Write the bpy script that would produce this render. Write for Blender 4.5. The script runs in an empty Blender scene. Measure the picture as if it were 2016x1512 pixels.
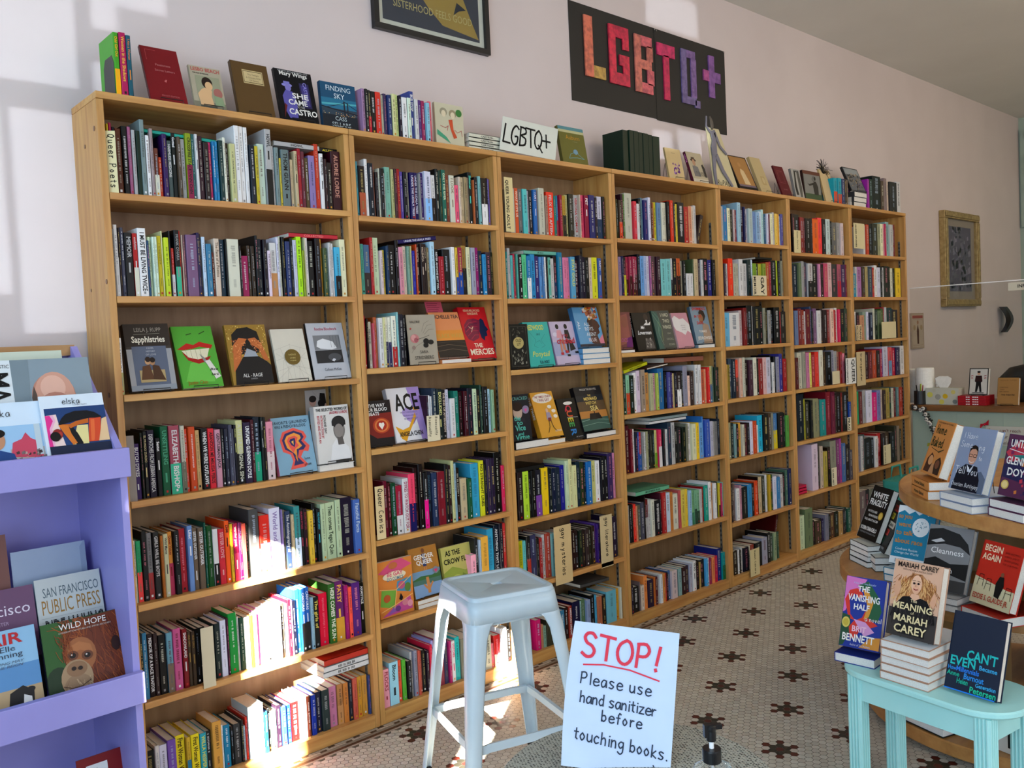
import bpy, math, random
from mathutils import Matrix, Vector
# ---------------------------------------------------------------- camera
SC = bpy.context.scene
COL = SC.collection
cam_d = bpy.data.cameras.new('camera'); cam = bpy.data.objects.new('camera', cam_d); COL.objects.link(cam)
cam_d.sensor_width = 36.0; cam_d.lens = 1713.451*36/2016; cam_d.clip_start = 0.02
CR, CU, CF = ((0.736866, -0.674419, -0.04677), (0.066243, 0.003182, 0.997798), (0.672786, 0.738342, -0.04702))
CP = (-0.874572, -2.719466, 1.400957)
cam.matrix_world = Matrix(((CR[0], CU[0], -CF[0], CP[0]), (CR[1], CU[1], -CF[1], CP[1]), (CR[2], CU[2], -CF[2], CP[2]), (0, 0, 0, 1)))
SC.camera = cam
# ---------------------------------------------------------------- light
SC.view_settings.view_transform = 'Standard'; SC.view_settings.look = 'None'
SC.view_settings.gamma = 1.0; SC.view_settings.use_curve_mapping = False
SC.view_settings.exposure = 0.5
SC.cycles.use_denoising = True
SC.cycles.max_bounces = 6; SC.cycles.diffuse_bounces = 4; SC.cycles.sample_clamp_indirect = 6.0
w = bpy.data.worlds.new('sky'); SC.world = w; w.use_nodes = True
bgn = w.node_tree.nodes['Background']
try:
    st = w.node_tree.nodes.new('ShaderNodeTexSky'); st.sky_type = 'HOSEK_WILKIE'; st.sun_direction = (-0.74, -0.558, 0.375)
    w.node_tree.links.new(st.outputs[0], bgn.inputs[0])
except Exception:
    bgn.inputs[0].default_value = (.6, .75, 1, 1)
bgn.inputs[1].default_value = 0.6
def lamp(name, kind, loc, aim, energy, col, **kw):
    d = bpy.data.lights.new(name, kind); o = bpy.data.objects.new(name, d); COL.objects.link(o)
    o.location = loc; o.rotation_euler = Vector(aim).to_track_quat('-Z', 'Y').to_euler()
    d.energy = energy; d.color = col
    for k, v in kw.items(): setattr(d, k, v)
    return o
AZ1, EL1 = math.radians(37), math.radians(22)
lamp('sun', 'SUN', (-6, -5, 5), (math.cos(EL1)*math.cos(AZ1), math.cos(EL1)*math.sin(AZ1), -math.sin(EL1)), 130.0, (1, .93, .82), angle=math.radians(.35))
AZ2 = math.radians(40)
lamp('assumed_sun_off_street_windows', 'SUN', (-6, -5, 3), (math.cos(AZ2), math.sin(AZ2), 0.0), 1.6, (.78, .89, 1), angle=math.radians(.25))  # assumed second sun, level, as if thrown back by windows across the street
lamp('added_daylight_panel', 'AREA', (-2.9, -2.3, 1.65), (1, .12, -.05), 132.0, (.56, .78, 1), shape='RECTANGLE', size=4.4, size_y=2.7)  # added daylight panel just inside the left wall, at no window opening
lamp('added_front_fill', 'AREA', (1.6, -5.2, 1.75), (.05, 1, -.02), 60.0, (.93, .95, 1), shape='RECTANGLE', size=5.5, size_y=2.6)  # added fill from the front; that wall has no windows
for i, (x, y) in enumerate(((2.2, -2.9), (4.6, -2.6), (7.2, -2.3))):
    lamp('assumed_ceiling_lamp', 'POINT', (x, y, 2.95), (0, 0, -1), (12.0, 28.0, 20.0)[i], (1, .80, .56), shadow_soft_size=.11)  # assumed warm lamps overhead, out of view
# ---------------------------------------------------------------- helpers
def lin(c):
    if isinstance(c, str):
        if len(c) == 3: c = tuple(int(ch, 16)/15 for ch in c)
        else: c = tuple(int(c[i:i+2], 16)/255 for i in (0, 2, 4))
        return tuple(((v+.055)/1.055)**2.4 if v > .04045 else v/12.92 for v in c)
    return tuple(c)
MAT = {}
def nodes(name):
    m = bpy.data.materials.new(name); m.use_nodes = True; nt = m.node_tree; MAT[name] = m
    return m, nt, nt.nodes['Principled BSDF']
def noise_into(nt, vec_scale, lo, hi, scale=8, detail=4, coord='Object'):
    tc = nt.nodes.new('ShaderNodeTexCoord'); mp = nt.nodes.new('ShaderNodeMapping'); mp.inputs['Scale'].default_value = vec_scale
    nz = nt.nodes.new('ShaderNodeTexNoise'); nz.inputs['Scale'].default_value = scale; nz.inputs['Detail'].default_value = detail
    rp = nt.nodes.new('ShaderNodeValToRGB'); rp.color_ramp.elements[0].position = .3; rp.color_ramp.elements[1].position = .7
    rp.color_ramp.elements[0].color = (*lin(lo), 1); rp.color_ramp.elements[1].color = (*lin(hi), 1)
    nt.links.new(tc.outputs[coord], mp.inputs[0]); nt.links.new(mp.outputs[0], nz.inputs['Vector']); nt.links.new(nz.outputs['Fac'], rp.inputs[0])
    return nz, rp
def paint(name, lo, hi, rough=.6, scale=6, vec=(1, 1, 1), bump=0.0, metal=0.0):
    m, nt, b = nodes(name); nz, rp = noise_into(nt, vec, lo, hi, scale)
    nt.links.new(rp.outputs[0], b.inputs['Base Color']); b.inputs['Roughness'].default_value = rough; b.inputs['Metallic'].default_value = metal
    if bump:
        bp = nt.nodes.new('ShaderNodeBump'); bp.inputs['Strength'].default_value = bump; bp.inputs['Distance'].default_value = .002
        nt.links.new(nz.outputs['Fac'], bp.inputs['Height']); nt.links.new(bp.outputs[0], b.inputs['Normal'])
    return m
def coloured(name, rough, stripe=0):
    m, nt, b = nodes(name); at = nt.nodes.new('ShaderNodeAttribute'); at.attribute_name = 'Col'
    nz = nt.nodes.new('ShaderNodeTexNoise'); nz.inputs['Scale'].default_value = 420 if stripe else 14
    tc = nt.nodes.new('ShaderNodeTexCoord'); nt.links.new(tc.outputs['Object'], nz.inputs['Vector'])
    mx = nt.nodes.new('ShaderNodeMix'); mx.data_type = 'RGBA'; mx.blend_type = 'MULTIPLY'; mx.inputs[0].default_value = .35 if stripe else .12
    gm = nt.nodes.new('ShaderNodeGamma'); gm.inputs[1].default_value = 1.0 if stripe else 1.2; nt.links.new(at.outputs['Color'], gm.inputs[0])
    nt.links.new(gm.outputs[0], mx.inputs[6]); nt.links.new(nz.outputs['Fac'], mx.inputs[7]); nt.links.new(mx.outputs[2], b.inputs['Base Color'])
    b.inputs['Roughness'].default_value = rough; b.inputs['Specular IOR Level'].default_value = .22
    return m
coloured('printed_gloss', .38); coloured('printed_matte', .6); coloured('paper_edges', .85, 1)
BOOKM = ['printed_gloss', 'paper_edges', 'printed_matte']
def wood(name, vec, lo, hi, rough=.42):
    m, nt, b = nodes(name); nz, rp = noise_into(nt, vec, lo, hi, 5, 6)
    nz2 = nt.nodes.new('ShaderNodeTexNoise'); nz2.inputs['Scale'].default_value = 1.3
    mx = nt.nodes.new('ShaderNodeMix'); mx.data_type = 'RGBA'; mx.blend_type = 'MULTIPLY'; mx.inputs[0].default_value = .25
    tc = nt.nodes.new('ShaderNodeTexCoord'); nt.links.new(tc.outputs['Object'], nz2.inputs['Vector'])
    nt.links.new(rp.outputs[0], mx.inputs[6]); nt.links.new(nz2.outputs['Color'], mx.inputs[7]); vk = nt.nodes.new('ShaderNodeTexVoronoi'); vk.inputs['Scale'].default_value = 3.2; nt.links.new(tc.outputs['Object'], vk.inputs['Vector'])
    kr = nt.nodes.new('ShaderNodeValToRGB'); kr.color_ramp.elements[0].position = .025; kr.color_ramp.elements[0].color = (.16, .08, .04, 1); kr.color_ramp.elements[1].position = .05
    kx = nt.nodes.new('ShaderNodeMix'); kx.data_type = 'RGBA'; kx.blend_type = 'MULTIPLY'; kx.inputs[0].default_value = .9
    nt.links.new(vk.outputs['Distance'], kr.inputs[0]); nt.links.new(mx.outputs[2], kx.inputs[6]); nt.links.new(kr.outputs[0], kx.inputs[7]); nt.links.new(kx.outputs[2], b.inputs['Base Color'])
    b.inputs['Roughness'].default_value = rough
    return m
wood('pine_upright', (9, 9, .7), 'b98040', 'd8a45e'); wood('pine_shelf', (.7, 9, 9), 'bb8040', 'daa55e'); wood('plywood', (6, 6, .8), '8c6a46', 'a4825c', .55)
wood('oak', (1.2, 6, 6), 'a8713a', 'c48f50', .4); wood('dark_wood', (4, 1, 6), '6e4320', '8d5a2e', .35); wood('pale_ply', (5, 5, .8), 'b08a58', 'c9a472', .5)
paint('wall_paint', 'cfc2bf', 'd6c9c6', .75, 2); paint('ceiling_paint', 'dcd9d0', 'e2dfd6', .8, 2); paint('mint_paint', '95a596', '9fae9f', .45, 4)
paint('aqua_paint', 'a4dedb', 'b0e6e2', .38, 5); paint('lilac_paint', '8d88c8', '9792d2', .42, 4); paint('steel_paint', 'aebfc8', 'b9c9d1', .33, 7)
paint('black_metal', '0c0c0d', '151516', .4, 20); paint('chrome', 'b9b9b9', 'd0d0d0', .25, 20, metal=1.0); paint('zinc', '6f6a60', '8c877c', .5, 60, metal=.6)
paint('white_plastic', 'e8e8e6', 'f0f0ee', .4, 10); paint('black_plastic', '0b0c0e', '141518', .3, 10); paint('rubber', '0d0d0d', '181818', .8, 30)
paint('white_card', 'e6eaee', 'eef1f4', .7, 5); paint('cream_card', 'dccfa6', 'e8dcb6', .75, 5); paint('gilt', '8a7040', 'b49a64', .42, 30, metal=.3, bump=.4); paint('teal_cloth', '2c8a7c', '35968a', .8, 20); paint('black_sheet', '1d1b18', '24211d', .65, 3)
paint('blocker_grey', '8a8680', '9a958e', .8, 3); paint('towel_paper', 'dedbd2', 'e9e6de', .9, 60, bump=.5)
def clear(name, col, rough, ior, alpha_mix=None):
    m, nt, b = nodes(name); b.inputs['Base Color'].default_value = (*col, 1); b.inputs['Roughness'].default_value = rough
    b.inputs['IOR'].default_value = ior; b.inputs['Transmission Weight'].default_value = 1.0
    nz = nt.nodes.new('ShaderNodeTexNoise'); nz.inputs['Scale'].default_value = 3; mr = nt.nodes.new('ShaderNodeMapRange'); mr.inputs[3].default_value = rough; mr.inputs[4].default_value = rough+.015
    nt.links.new(nz.outputs['Fac'], mr.inputs[0]); nt.links.new(mr.outputs[0], b.inputs['Roughness'])
    return m
clear('clear_gel', (.93, .95, .97), .02, 1.38)
def thin_sheet(name, tint, share):
    m = bpy.data.materials.new(name); m.use_nodes = True; nt = m.node_tree; MAT[name] = m; out = nt.nodes['Material Output']; nt.nodes.remove(nt.nodes['Principled BSDF'])
    tr = nt.nodes.new('ShaderNodeBsdfTransparent'); tr.inputs[0].default_value = (*tint, 1); gl = nt.nodes.new('ShaderNodeBsdfGlossy'); gl.inputs['Roughness'].default_value = .03
    mx = nt.nodes.new('ShaderNodeMixShader'); lw = nt.nodes.new('ShaderNodeLayerWeight'); lw.inputs[0].default_value = .5
    pw = nt.nodes.new('ShaderNodeMath'); pw.operation = 'POWER'; pw.inputs[1].default_value = 4.0; ml = nt.nodes.new('ShaderNodeMath'); ml.operation = 'MULTIPLY_ADD'; ml.inputs[1].default_value = share*2.5; ml.inputs[2].default_value = .02
    nz = nt.nodes.new('ShaderNodeTexNoise'); nz.inputs['Scale'].default_value = 2; mr = nt.nodes.new('ShaderNodeMapRange'); mr.inputs[3].default_value = .02; mr.inputs[4].default_value = .05
    nt.links.new(nz.outputs['Fac'], mr.inputs[0]); nt.links.new(mr.outputs[0], gl.inputs['Roughness'])
    nt.links.new(lw.outputs['Facing'], pw.inputs[0]); nt.links.new(pw.outputs[0], ml.inputs[0]); nt.links.new(ml.outputs[0], mx.inputs[0])
    nt.links.new(tr.outputs[0], mx.inputs[1]); nt.links.new(gl.outputs[0], mx.inputs[2]); nt.links.new(mx.outputs[0], out.inputs[0])
    return m
thin_sheet('acrylic_sheet', (.95, .96, .96), .1); thin_sheet('picture_glass', (.97, .97, .97), .1); thin_sheet('cellophane', (.95, .97, .9), .2)
class MB:
    """collects shapes and links them as ONE mesh object"""
    def __init__(s): s.v = []; s.f = []; s.c = []; s.m = []; s.col = (1, 1, 1); s.mi = 0; s.M = None
    def pen(s, col=None, mi=None):
        if col is not None: s.col = lin(col)
        if mi is not None: s.mi = mi
        return s
    def add(s, vs, fs):
        b = len(s.v)
        if s.M is not None: vs = [tuple(s.M @ Vector(q)) for q in vs]
        s.v.extend(vs)
        for f in fs: s.f.append(tuple(i+b for i in f)); s.c.append(s.col); s.m.append(s.mi)
        return s
    def box(s, x0, x1, y0, y1, z0, z1):
        return s.add([(x0, y0, z0), (x1, y0, z0), (x1, y1, z0), (x0, y1, z0), (x0, y0, z1), (x1, y0, z1), (x1, y1, z1), (x0, y1, z1)],
                     [(0, 3, 2, 1), (4, 5, 6, 7), (0, 1, 5, 4), (1, 2, 6, 5), (2, 3, 7, 6), (3, 0, 4, 7)])
    def loft(s, rings, closed=True, caps=True):
        n = len(rings[0]); vs = [q for r in rings for q in r]; fs = []
        for i in range(len(rings)-1):
            for j in range(n if closed else n-1):
                k = (j+1) % n; fs.append((i*n+j, i*n+k, (i+1)*n+k, (i+1)*n+j))
        if caps: fs.append(tuple(range(n-1, -1, -1))); fs.append(tuple((len(rings)-1)*n+j for j in range(n)))
        return s.add(vs, fs)
    def prism(s, pts, z0, z1):
        return s.loft([[(x, y, z0) for x, y in pts], [(x, y, z1) for x, y in pts]])
    def lathe(s, prof, cx=0, cy=0, n=32, sy=1.0):
        rings = [[(cx+r*math.cos(2*math.pi*j/n), cy+sy*r*math.sin(2*math.pi*j/n), z) for j in range(n)] for r, z in prof]
        return s.loft(rings)
    def tube(s, pts, r, n=6):
        pts = [Vector(q) for q in pts]; rings = []
        for i, q in enumerate(pts):
            t = (pts[min(i+1, len(pts)-1)]-pts[max(i-1, 0)]).normalized()
            a = t.cross(Vector((0, 0, 1)) if abs(t.z) < .9 else Vector((1, 0, 0))).normalized(); b = t.cross(a)
            rings.append([tuple(q+a*(r*math.cos(2*math.pi*j/n))+b*(r*math.sin(2*math.pi*j/n))) for j in range(n)])
        return s.loft(rings)
    def build(s, name, mats, parent=None, loc=None, rot=None, smooth=False):
        me = bpy.data.meshes.new(name); me.from_pydata(s.v, [], s.f)
        mats = [mats] if isinstance(mats, str) else mats
        for mn in mats: me.materials.append(MAT[mn])
        if len(mats) > 1: me.polygons.foreach_set('material_index', s.m)
        if mats[0] in BOOKM or 'glitter' in mats[0] or 'tile' in mats[0]:
            at = me.color_attributes.new('Col', 'FLOAT_COLOR', 'CORNER'); buf = []
            for f, c in zip(s.f, s.c): buf.extend((*c, 1.0)*len(f))
            at.data.foreach_set('color', buf)
        if smooth: me.polygons.foreach_set('use_smooth', [True]*len(s.f))
        me.update()
        o = bpy.data.objects.new(name, me); COL.objects.link(o)
        if parent: o.parent = parent
        if loc: o.location = loc
        if rot: o.rotation_euler = rot
        return o
def tag(o, label, cat, group=None, kind=None):
    if label: o['label'] = label
    if cat: o['category'] = cat
    if group: o['group'] = group
    if kind: o['kind'] = kind
    return o
def struct(o): o['kind'] = 'structure'; return o
def thing(name, label, cat, loc=(0, 0, 0), rz=0.0, group=None, rot=None):
    o = bpy.data.objects.new(name, None); COL.objects.link(o); o.empty_display_size = .05
    o.location = loc; o.rotation_euler = rot or (0, 0, rz)
    return tag(o, label, cat, group)
def bevel(o, w, seg=2):
    b = o.modifiers.new('bevel', 'BEVEL'); b.width = w; b.segments = seg; b.limit_method = 'ANGLE'; return o
# lettering: glyph shapes of the built-in font, kept once per character
GL = {}
def glyph(ch, bold):
    k = (ch, bold)
    if k in GL: return GL[k]
    def mesh_of(txt):
        cu = bpy.data.curves.new('g', 'FONT'); cu.body = txt; cu.resolution_u = 2; cu.offset = .022 if bold else 0.0
        ob = bpy.data.objects.new('g', cu); COL.objects.link(ob); dg = bpy.context.evaluated_depsgraph_get()
        ev = ob.evaluated_get(dg); me = ev.to_mesh(); vs = [(v.co.x, v.co.y) for v in me.vertices]; fs = [tuple(q.vertices) for q in me.polygons]
        ev.to_mesh_clear(); bpy.data.objects.remove(ob); bpy.data.curves.remove(cu); return vs, fs
    vs, fs = mesh_of(ch) if ch != ' ' else ([], [])
    a = max(q[0] for q in mesh_of('I'+ch+'I')[0])-max(q[0] for q in mesh_of('II')[0])
    GL[k] = (vs, fs, a); return GL[k]
def text(mb, s, O, U, V, h, col, width=None, bold=0, centre=True, mi=0, slant=0.0):
    """letters of cap height h from point O along U (up = V), squeezed to width"""
    gl = [glyph(c, bold) for c in s]; k = h/.70; tot = sum(g[2] for g in gl)*k
    sx = 1.0
    if width and (tot > width or tot < width*.6): sx = width/tot if tot > width else min(width/tot, 1.35)
    O = Vector(O); U = Vector(U); V = Vector(V); x = 0.0
    if width and centre: x = (width-tot*sx)/2
    mb.pen(col, mi)
    for vs, fs, a in gl:
        if vs: mb.add([tuple(O+U*(x+(q[0]+slant*q[1])*k*sx)+V*(q[1]*k)) for q in vs], fs)
        x += a*k*sx
# hand lettering: strokes on a 0..1 grid (x may exceed), y up
ST = {'S': '.8,.85 .6,1 .3,.97 .15,.78 .3,.58 .6,.48 .78,.28 .65,.06 .35,0 .05,.12', 'T': '0,1 .9,.97|.47,.98 .45,0', 'O': '.5,1 .15,.8 0,.45 .15,.1 .5,0 .8,.2 .9,.55 .75,.9 .5,1', 'P': '.15,.95 .1,0|.1,.95 .6,1 .8,.75 .6,.5 .12,.45',
 '!': '.35,1 .2,.25|.17,.06 .2,0', 'L': '.35,1 .05,.05 .7,.02', 'G': '.85,.85 .6,1 .25,.75 .1,.3 .3,0 .6,.1 .7,.42 .45,.42', 'B': '.3,1 .1,0|.25,1 .7,.95 .75,.7 .3,.55 .7,.4 .6,.08 .08,0', 'Q': '.55,1 .2,.75 .1,.25 .35,0 .7,.25 .8,.7 .55,1|.45,.2 .8,-.15', '+': '.1,.5 .9,.5|.5,.85 .5,.15',
 'l': '.2,1 .2,0', 'e': '.05,.32 .7,.35 .6,.55 .3,.6 .05,.35 .15,.05 .45,0 .75,.1', 'a': '.65,.55 .3,.6 .05,.3 .2,0 .5,.1 .62,.4|.65,.58 .7,0', 's': '.6,.55 .3,.62 .1,.5 .3,.33 .58,.2 .4,0 .05,.05', 'u': '.05,.6 .08,.12 .35,0 .6,.2|.62,.6 .65,0',
 'h': '.05,1 .05,0|.05,.4 .35,.6 .55,.45 .57,0', 'n': '.05,.6 .05,0|.05,.4 .35,.6 .55,.45 .57,0', 'd': '.6,1 .6,0|.6,.5 .3,.6 .05,.3 .25,0 .6,.15', 'i': '.15,.6 .15,0|.15,.82 .16,.86', 't': '.25,.9 .25,.1 .45,0|.02,.6 .52,.62', 'z': '.05,.6 .6,.6 .05,0 .65,0', 'r': '.05,.6 .07,0|.07,.35 .3,.58 .5,.55',
 'b': '.07,1 .07,0|.07,.15 .35,0 .62,.25 .45,.55 .07,.45', 'f': '.6,.9 .4,1 .27,.8 .25,0|.02,.55 .5,.57', 'o': '.3,.6 .05,.3 .3,0 .58,.3 .3,.6', 'c': '.58,.5 .3,.6 .05,.3 .25,0 .6,.1', 'g': '.6,.55 .3,.6 .05,.35 .3,.08 .6,.3|.62,.6 .6,-.2 .3,-.4 .0,-.25', 'k': '.07,1 .07,0|.55,.58 .08,.25 .6,0', '.': '.15,.04 .2,.0',
 'm': '.05,.6 .05,0|.05,.45 .3,.6 .42,.4 .42,0|.42,.45 .68,.6 .82,.4 .82,0', 'y': '.05,.6 .3,.1|.6,.6 .1,-.4', 'p': '.07,.6 .07,-.4|.07,.5 .4,.6 .6,.3 .35,0 .07,.1', 'C': '.75,.85 .45,1 .12,.7 .1,.3 .4,0 .75,.12', 'x': '.05,.6 .55,0|.55,.6 .05,0', 'v': '.05,.6 .3,0 .58,.6', 'H': '.1,1 .1,0|.7,1 .7,0|.1,.5 .7,.5', 'w': '.05,.6 .2,0 .4,.5 .6,0 .8,.6', 'I': '.15,1 .15,0', "'": '.1,1 .05,.8',
 'R': '.1,1 .1,0|.1,1 .6,.95 .65,.65 .12,.5 .7,0', 'A': '.05,0 .4,1 .75,0|.18,.35 .62,.35', 'D': '.1,1 .1,0 .6,.15 .75,.5 .55,.9 .1,1', 'E': '.7,1 .1,1 .1,0 .7,0|.1,.52 .6,.52', 'U': '.1,1 .12,.2 .4,0 .7,.2 .72,1', 'Y': '.05,1 .4,.5|.75,1 .35,0', 'N': '.1,0 .1,1 .7,0 .7,1', 'M': '.05,0 .12,1 .45,.4 .78,1 .85,0', 'W': '.0,1 .2,0 .45,.6 .7,0 .9,1', 'F': '.1,0 .1,1 .7,1|.1,.55 .55,.55'}
ADV = {'l': .4, 'i': .32, '.': .35, '!': .5, 'I': .35, "'": .25, ' ': .45, 'm': 1.05, 'w': .95, 'M': 1.0, 'W': 1.05, 'f': .62, 't': .6, 'r': .6}
def strokes(mb, pts, O, U, V, wid, nrm_off=0.0):
    O = Vector(O); U = Vector(U); V = Vector(V); n = U.cross(V).normalized()
    P = [O+U*a+V*b+n*nrm_off for a, b in pts]
    for i in range(len(P)-1):
        d = P[i+1]-P[i]
        if d.length < 1e-6: continue
        t = d.normalized(); sdw = n.cross(t)*(wid/2); e = t*(wid*.35)
        mb.add([tuple(q) for q in (P[i]-sdw-e, P[i+1]-sdw+e, P[i+1]+sdw+e, P[i]+sdw-e)], [(0, 1, 2, 3)])
def smooth_pts(p, n=3):
    if len(p) < 3: return p
    out = []
    for i in range(len(p)-1):
        p0 = p[max(i-1, 0)]; p1 = p[i]; p2 = p[i+1]; p3 = p[min(i+2, len(p)-1)]
        for k in range(n):
            t = k/n; out.append(tuple(.5*(2*p1[j]+(-p0[j]+p2[j])*t+(2*p0[j]-5*p1[j]+4*p2[j]-p3[j])*t*t+(-p0[j]+3*p1[j]-3*p2[j]+p3[j])*t**3) for j in (0, 1)))
    return out+[p[-1]]
def hand(mb, s, O, U, V, h, col, wid, track=1.0, mi=0, slant=0.0):
    mb.pen(col, mi); x = 0.0
    for c in s:
        for st_ in ST.get(c, '').split('|'):
            if st_:
                pts = [tuple(float(v) for v in q.split(',')) for q in st_.split()]
                if c in 'SOGBQPCDURaegobscdhnmpuy': pts = smooth_pts(pts)
                strokes(mb, [(x+(a*.72+slant*b)*h, b*h) for a, b in pts], O, U, V, wid)
        x += ADV.get(c, .82 if c.isupper() else .72)*h*.9*track
    return x

# ---------------------------------------------------------------- room
YW, XR, XL, YF, ZC = 0.25, 8.72, -3.0, -5.4, 3.37
b = MB(); b.box(XL-.2, XR+.2, YW, YW+.12, -.05, ZC+.1); struct(b.build('wall_back', 'wall_paint'))
b = MB(); b.box(XL-.2, XR+.2, YF-.12, YF, -.05, ZC+.1); struct(b.build('wall_front', 'wall_paint'))
b = MB(); b.box(XR, XR+.12, YF, YW, -.05, ZC+.1); struct(b.build('wall_right', 'mint_paint'))
b = MB(); b.box(XL-.2, XR+.2, YF-.12, YW+.12, ZC, ZC+.1); struct(b.build('ceiling', 'ceiling_paint'))
# street wall: solid, with unseen openings shaped to cast the sun patches indoors
t2 = math.tan(AZ2); yw2 = lambda x: YW-(x+3)*t2
def sun_opening(x0, x1, z0, z1): return (yw2(x1), yw2(x0), z0, z1)
SUN_OPENINGS = [sun_opening(-2.9, .04, 2.27, 3.25), sun_opening(-.17, .03, 1.5, 2.185), sun_opening(-2.9, -.19, 1.62, 2.185), sun_opening(.085, .335, 2.475, 3.25), sun_opening(.08, .13, 2.27, 2.365),
         sun_opening(2.93, 3.40, 3.085, 3.28), sun_opening(2.95, 3.12, 2.36, 2.52), sun_opening(3.17, 3.45, 2.42, 2.55),
         (-2.672, -2.525, 1.73, 2.52), (-3.455, -3.35, 1.0, 2.50)]
def holed(x0, x1, ya, yb, za, zb, holes):
    ys = sorted({ya, yb, *[h[0] for h in holes], *[h[1] for h in holes]}); zs = sorted({za, zb, *[h[2] for h in holes], *[h[3] for h in holes]}); m = MB()
    for i in range(len(ys)-1):
        for j in range(len(zs)-1):
            cy, cz = (ys[i]+ys[i+1])/2, (zs[j]+zs[j+1])/2
            if not any(h[0] < cy < h[1] and h[2] < cz < h[3] for h in holes): m.box(x0, x1, ys[i], ys[i+1], zs[j], zs[j+1])
    return m
struct(holed(XL-.008, XL, YF, YW, -.05, ZC+.1, SUN_OPENINGS).build('wall_left', 'wall_paint'))
# added, unseen slab that blocks the low sun except through two gaps
kz, ky = 6/math.cos(AZ1)*math.tan(EL1), 6*math.tan(AZ1)
struct(holed(-9.02, -9.0, -12.0, -3.2, 3.75, 9.5, [(-2.672-ky, -2.525-ky, 1.73+kz, 2.52+kz), (-3.455-ky, -3.35-ky, 1.0+kz, 2.50+kz)]).build('wall_sun_blocker', 'blocker_grey'))
b = MB(); b.box(-5.02, -5.0, -5.35, -4.10, -.05, 2.56); struct(b.build('wall_low_blocker', 'blocker_grey'))  # added, unseen block keeping the level second sun out of the slits
# floor: hexagonal mosaic with flower stars and a border along the bookcases
def tile_mat():
    m, nt, bs = nodes('tile_glaze'); at = nt.nodes.new('ShaderNodeAttribute'); at.attribute_name = 'Col'
    nz = nt.nodes.new('ShaderNodeTexNoise'); nz.inputs['Scale'].default_value = 30; tc = nt.nodes.new('ShaderNodeTexCoord'); nt.links.new(tc.outputs['Object'], nz.inputs['Vector'])
    mx = nt.nodes.new('ShaderNodeMix'); mx.data_type = 'RGBA'; mx.blend_type = 'MULTIPLY'; mx.inputs[0].default_value = .18
    nt.links.new(at.outputs['Color'], mx.inputs[6]); nt.links.new(nz.outputs['Fac'], mx.inputs[7]); nt.links.new(mx.outputs[2], bs.inputs['Base Color']); bs.inputs['Roughness'].default_value = .38
tile_mat()
rnd = random.Random(4)
A = .0264; DX = A*math.sqrt(3)/2
def near_cell(x, y):
    i = round(x/DX); return i, round((y+.004)/A-(.5 if i % 2 else 0))
stars = {}
for mm in range(-3, 14):
    for nn in range(-3, 14):
        x, y = 3.733-.296*mm-.564*nn+.282*0, -.169-.1427*mm
        if -1 < x < 6 and -2.4 < y < -.1:
            i, j = near_cell(x, y); cx, cy = i*DX, j*A+(A/2 if i % 2 else 0)
            stars[(i, j)] = '5a2620'
            for k in range(6):
                an = math.radians(30+60*k)
                for rr, cc in ((1, '39362c'), (2, '5c261c')):
                    q = near_cell(cx+rr*A*math.cos(an), cy-.004+rr*A*math.sin(an)); stars.setdefault(q, cc) if rr == 2 else stars.__setitem__(q, cc)
b = MB(); b.pen('2a2620', 1); b.add([(XL, YF, -.0012), (XR, YF, -.0012), (XR, YW, -.0012), (XL, YW, -.0012)], [(0, 1, 2, 3)]); b.box(XL, XR, YF, YW, -.06, -.002)
RH = A/math.sqrt(3)*.935
HX = [(RH*math.cos(math.radians(60*k)), RH*math.sin(math.radians(60*k))) for k in range(6)]
for i in range(int(-.35/DX), int(5.9/DX)):
    for j in range(int(-3.1/A), 0):
        cx, cy = i*DX, j*A+(A/2 if i % 2 else 0)
        if cy > -.068: continue
        if cx < .4 and cy < -1.2: continue
        c = stars.get((i, j))
        if c: b.pen(c, 0); g = rnd.uniform(.85, 1.1)
        else: b.pen(rnd.choice(('cfc7b6', 'cbc2b1', 'c8bfb0', 'd2cabb', 'c7bcac')), 0); g = 1
        b.col = tuple(v*g for v in b.col)
        b.add([(cx+hx, cy+hy, 0) for hx, hy in HX], [(0, 1, 2, 3, 4, 5)])
xx = -.3
while xx < 5.6:
    for rw, (y0, y1) in enumerate(((-.0125, -.001), (-.0255, -.014))):
        b.pen('4a3228' if (int(xx/.013)+rw*3) % 8 < 2 else rnd.choice(('b9ae9f', 'b3a89a')), 0); b.add([(xx, y0, 0), (xx+.0118, y0, 0), (xx+.0118, y1, 0), (xx, y1, 0)], [(0, 1, 2, 3)])
    for y0, y1, c in ((-.0395, -.027, '8a8275'), (-.0545, -.0407, '553026'), (-.066, -.0555, 'ab9f8f')):
        b.pen(c, 0); b.add([(xx, y0, 0), (xx+.0125, y0, 0), (xx+.0125, y1, 0), (xx, y1, 0)], [(0, 1, 2, 3)])
    xx += .013
struct(b.build('floor', ['tile_glaze', 'zinc']))
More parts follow.
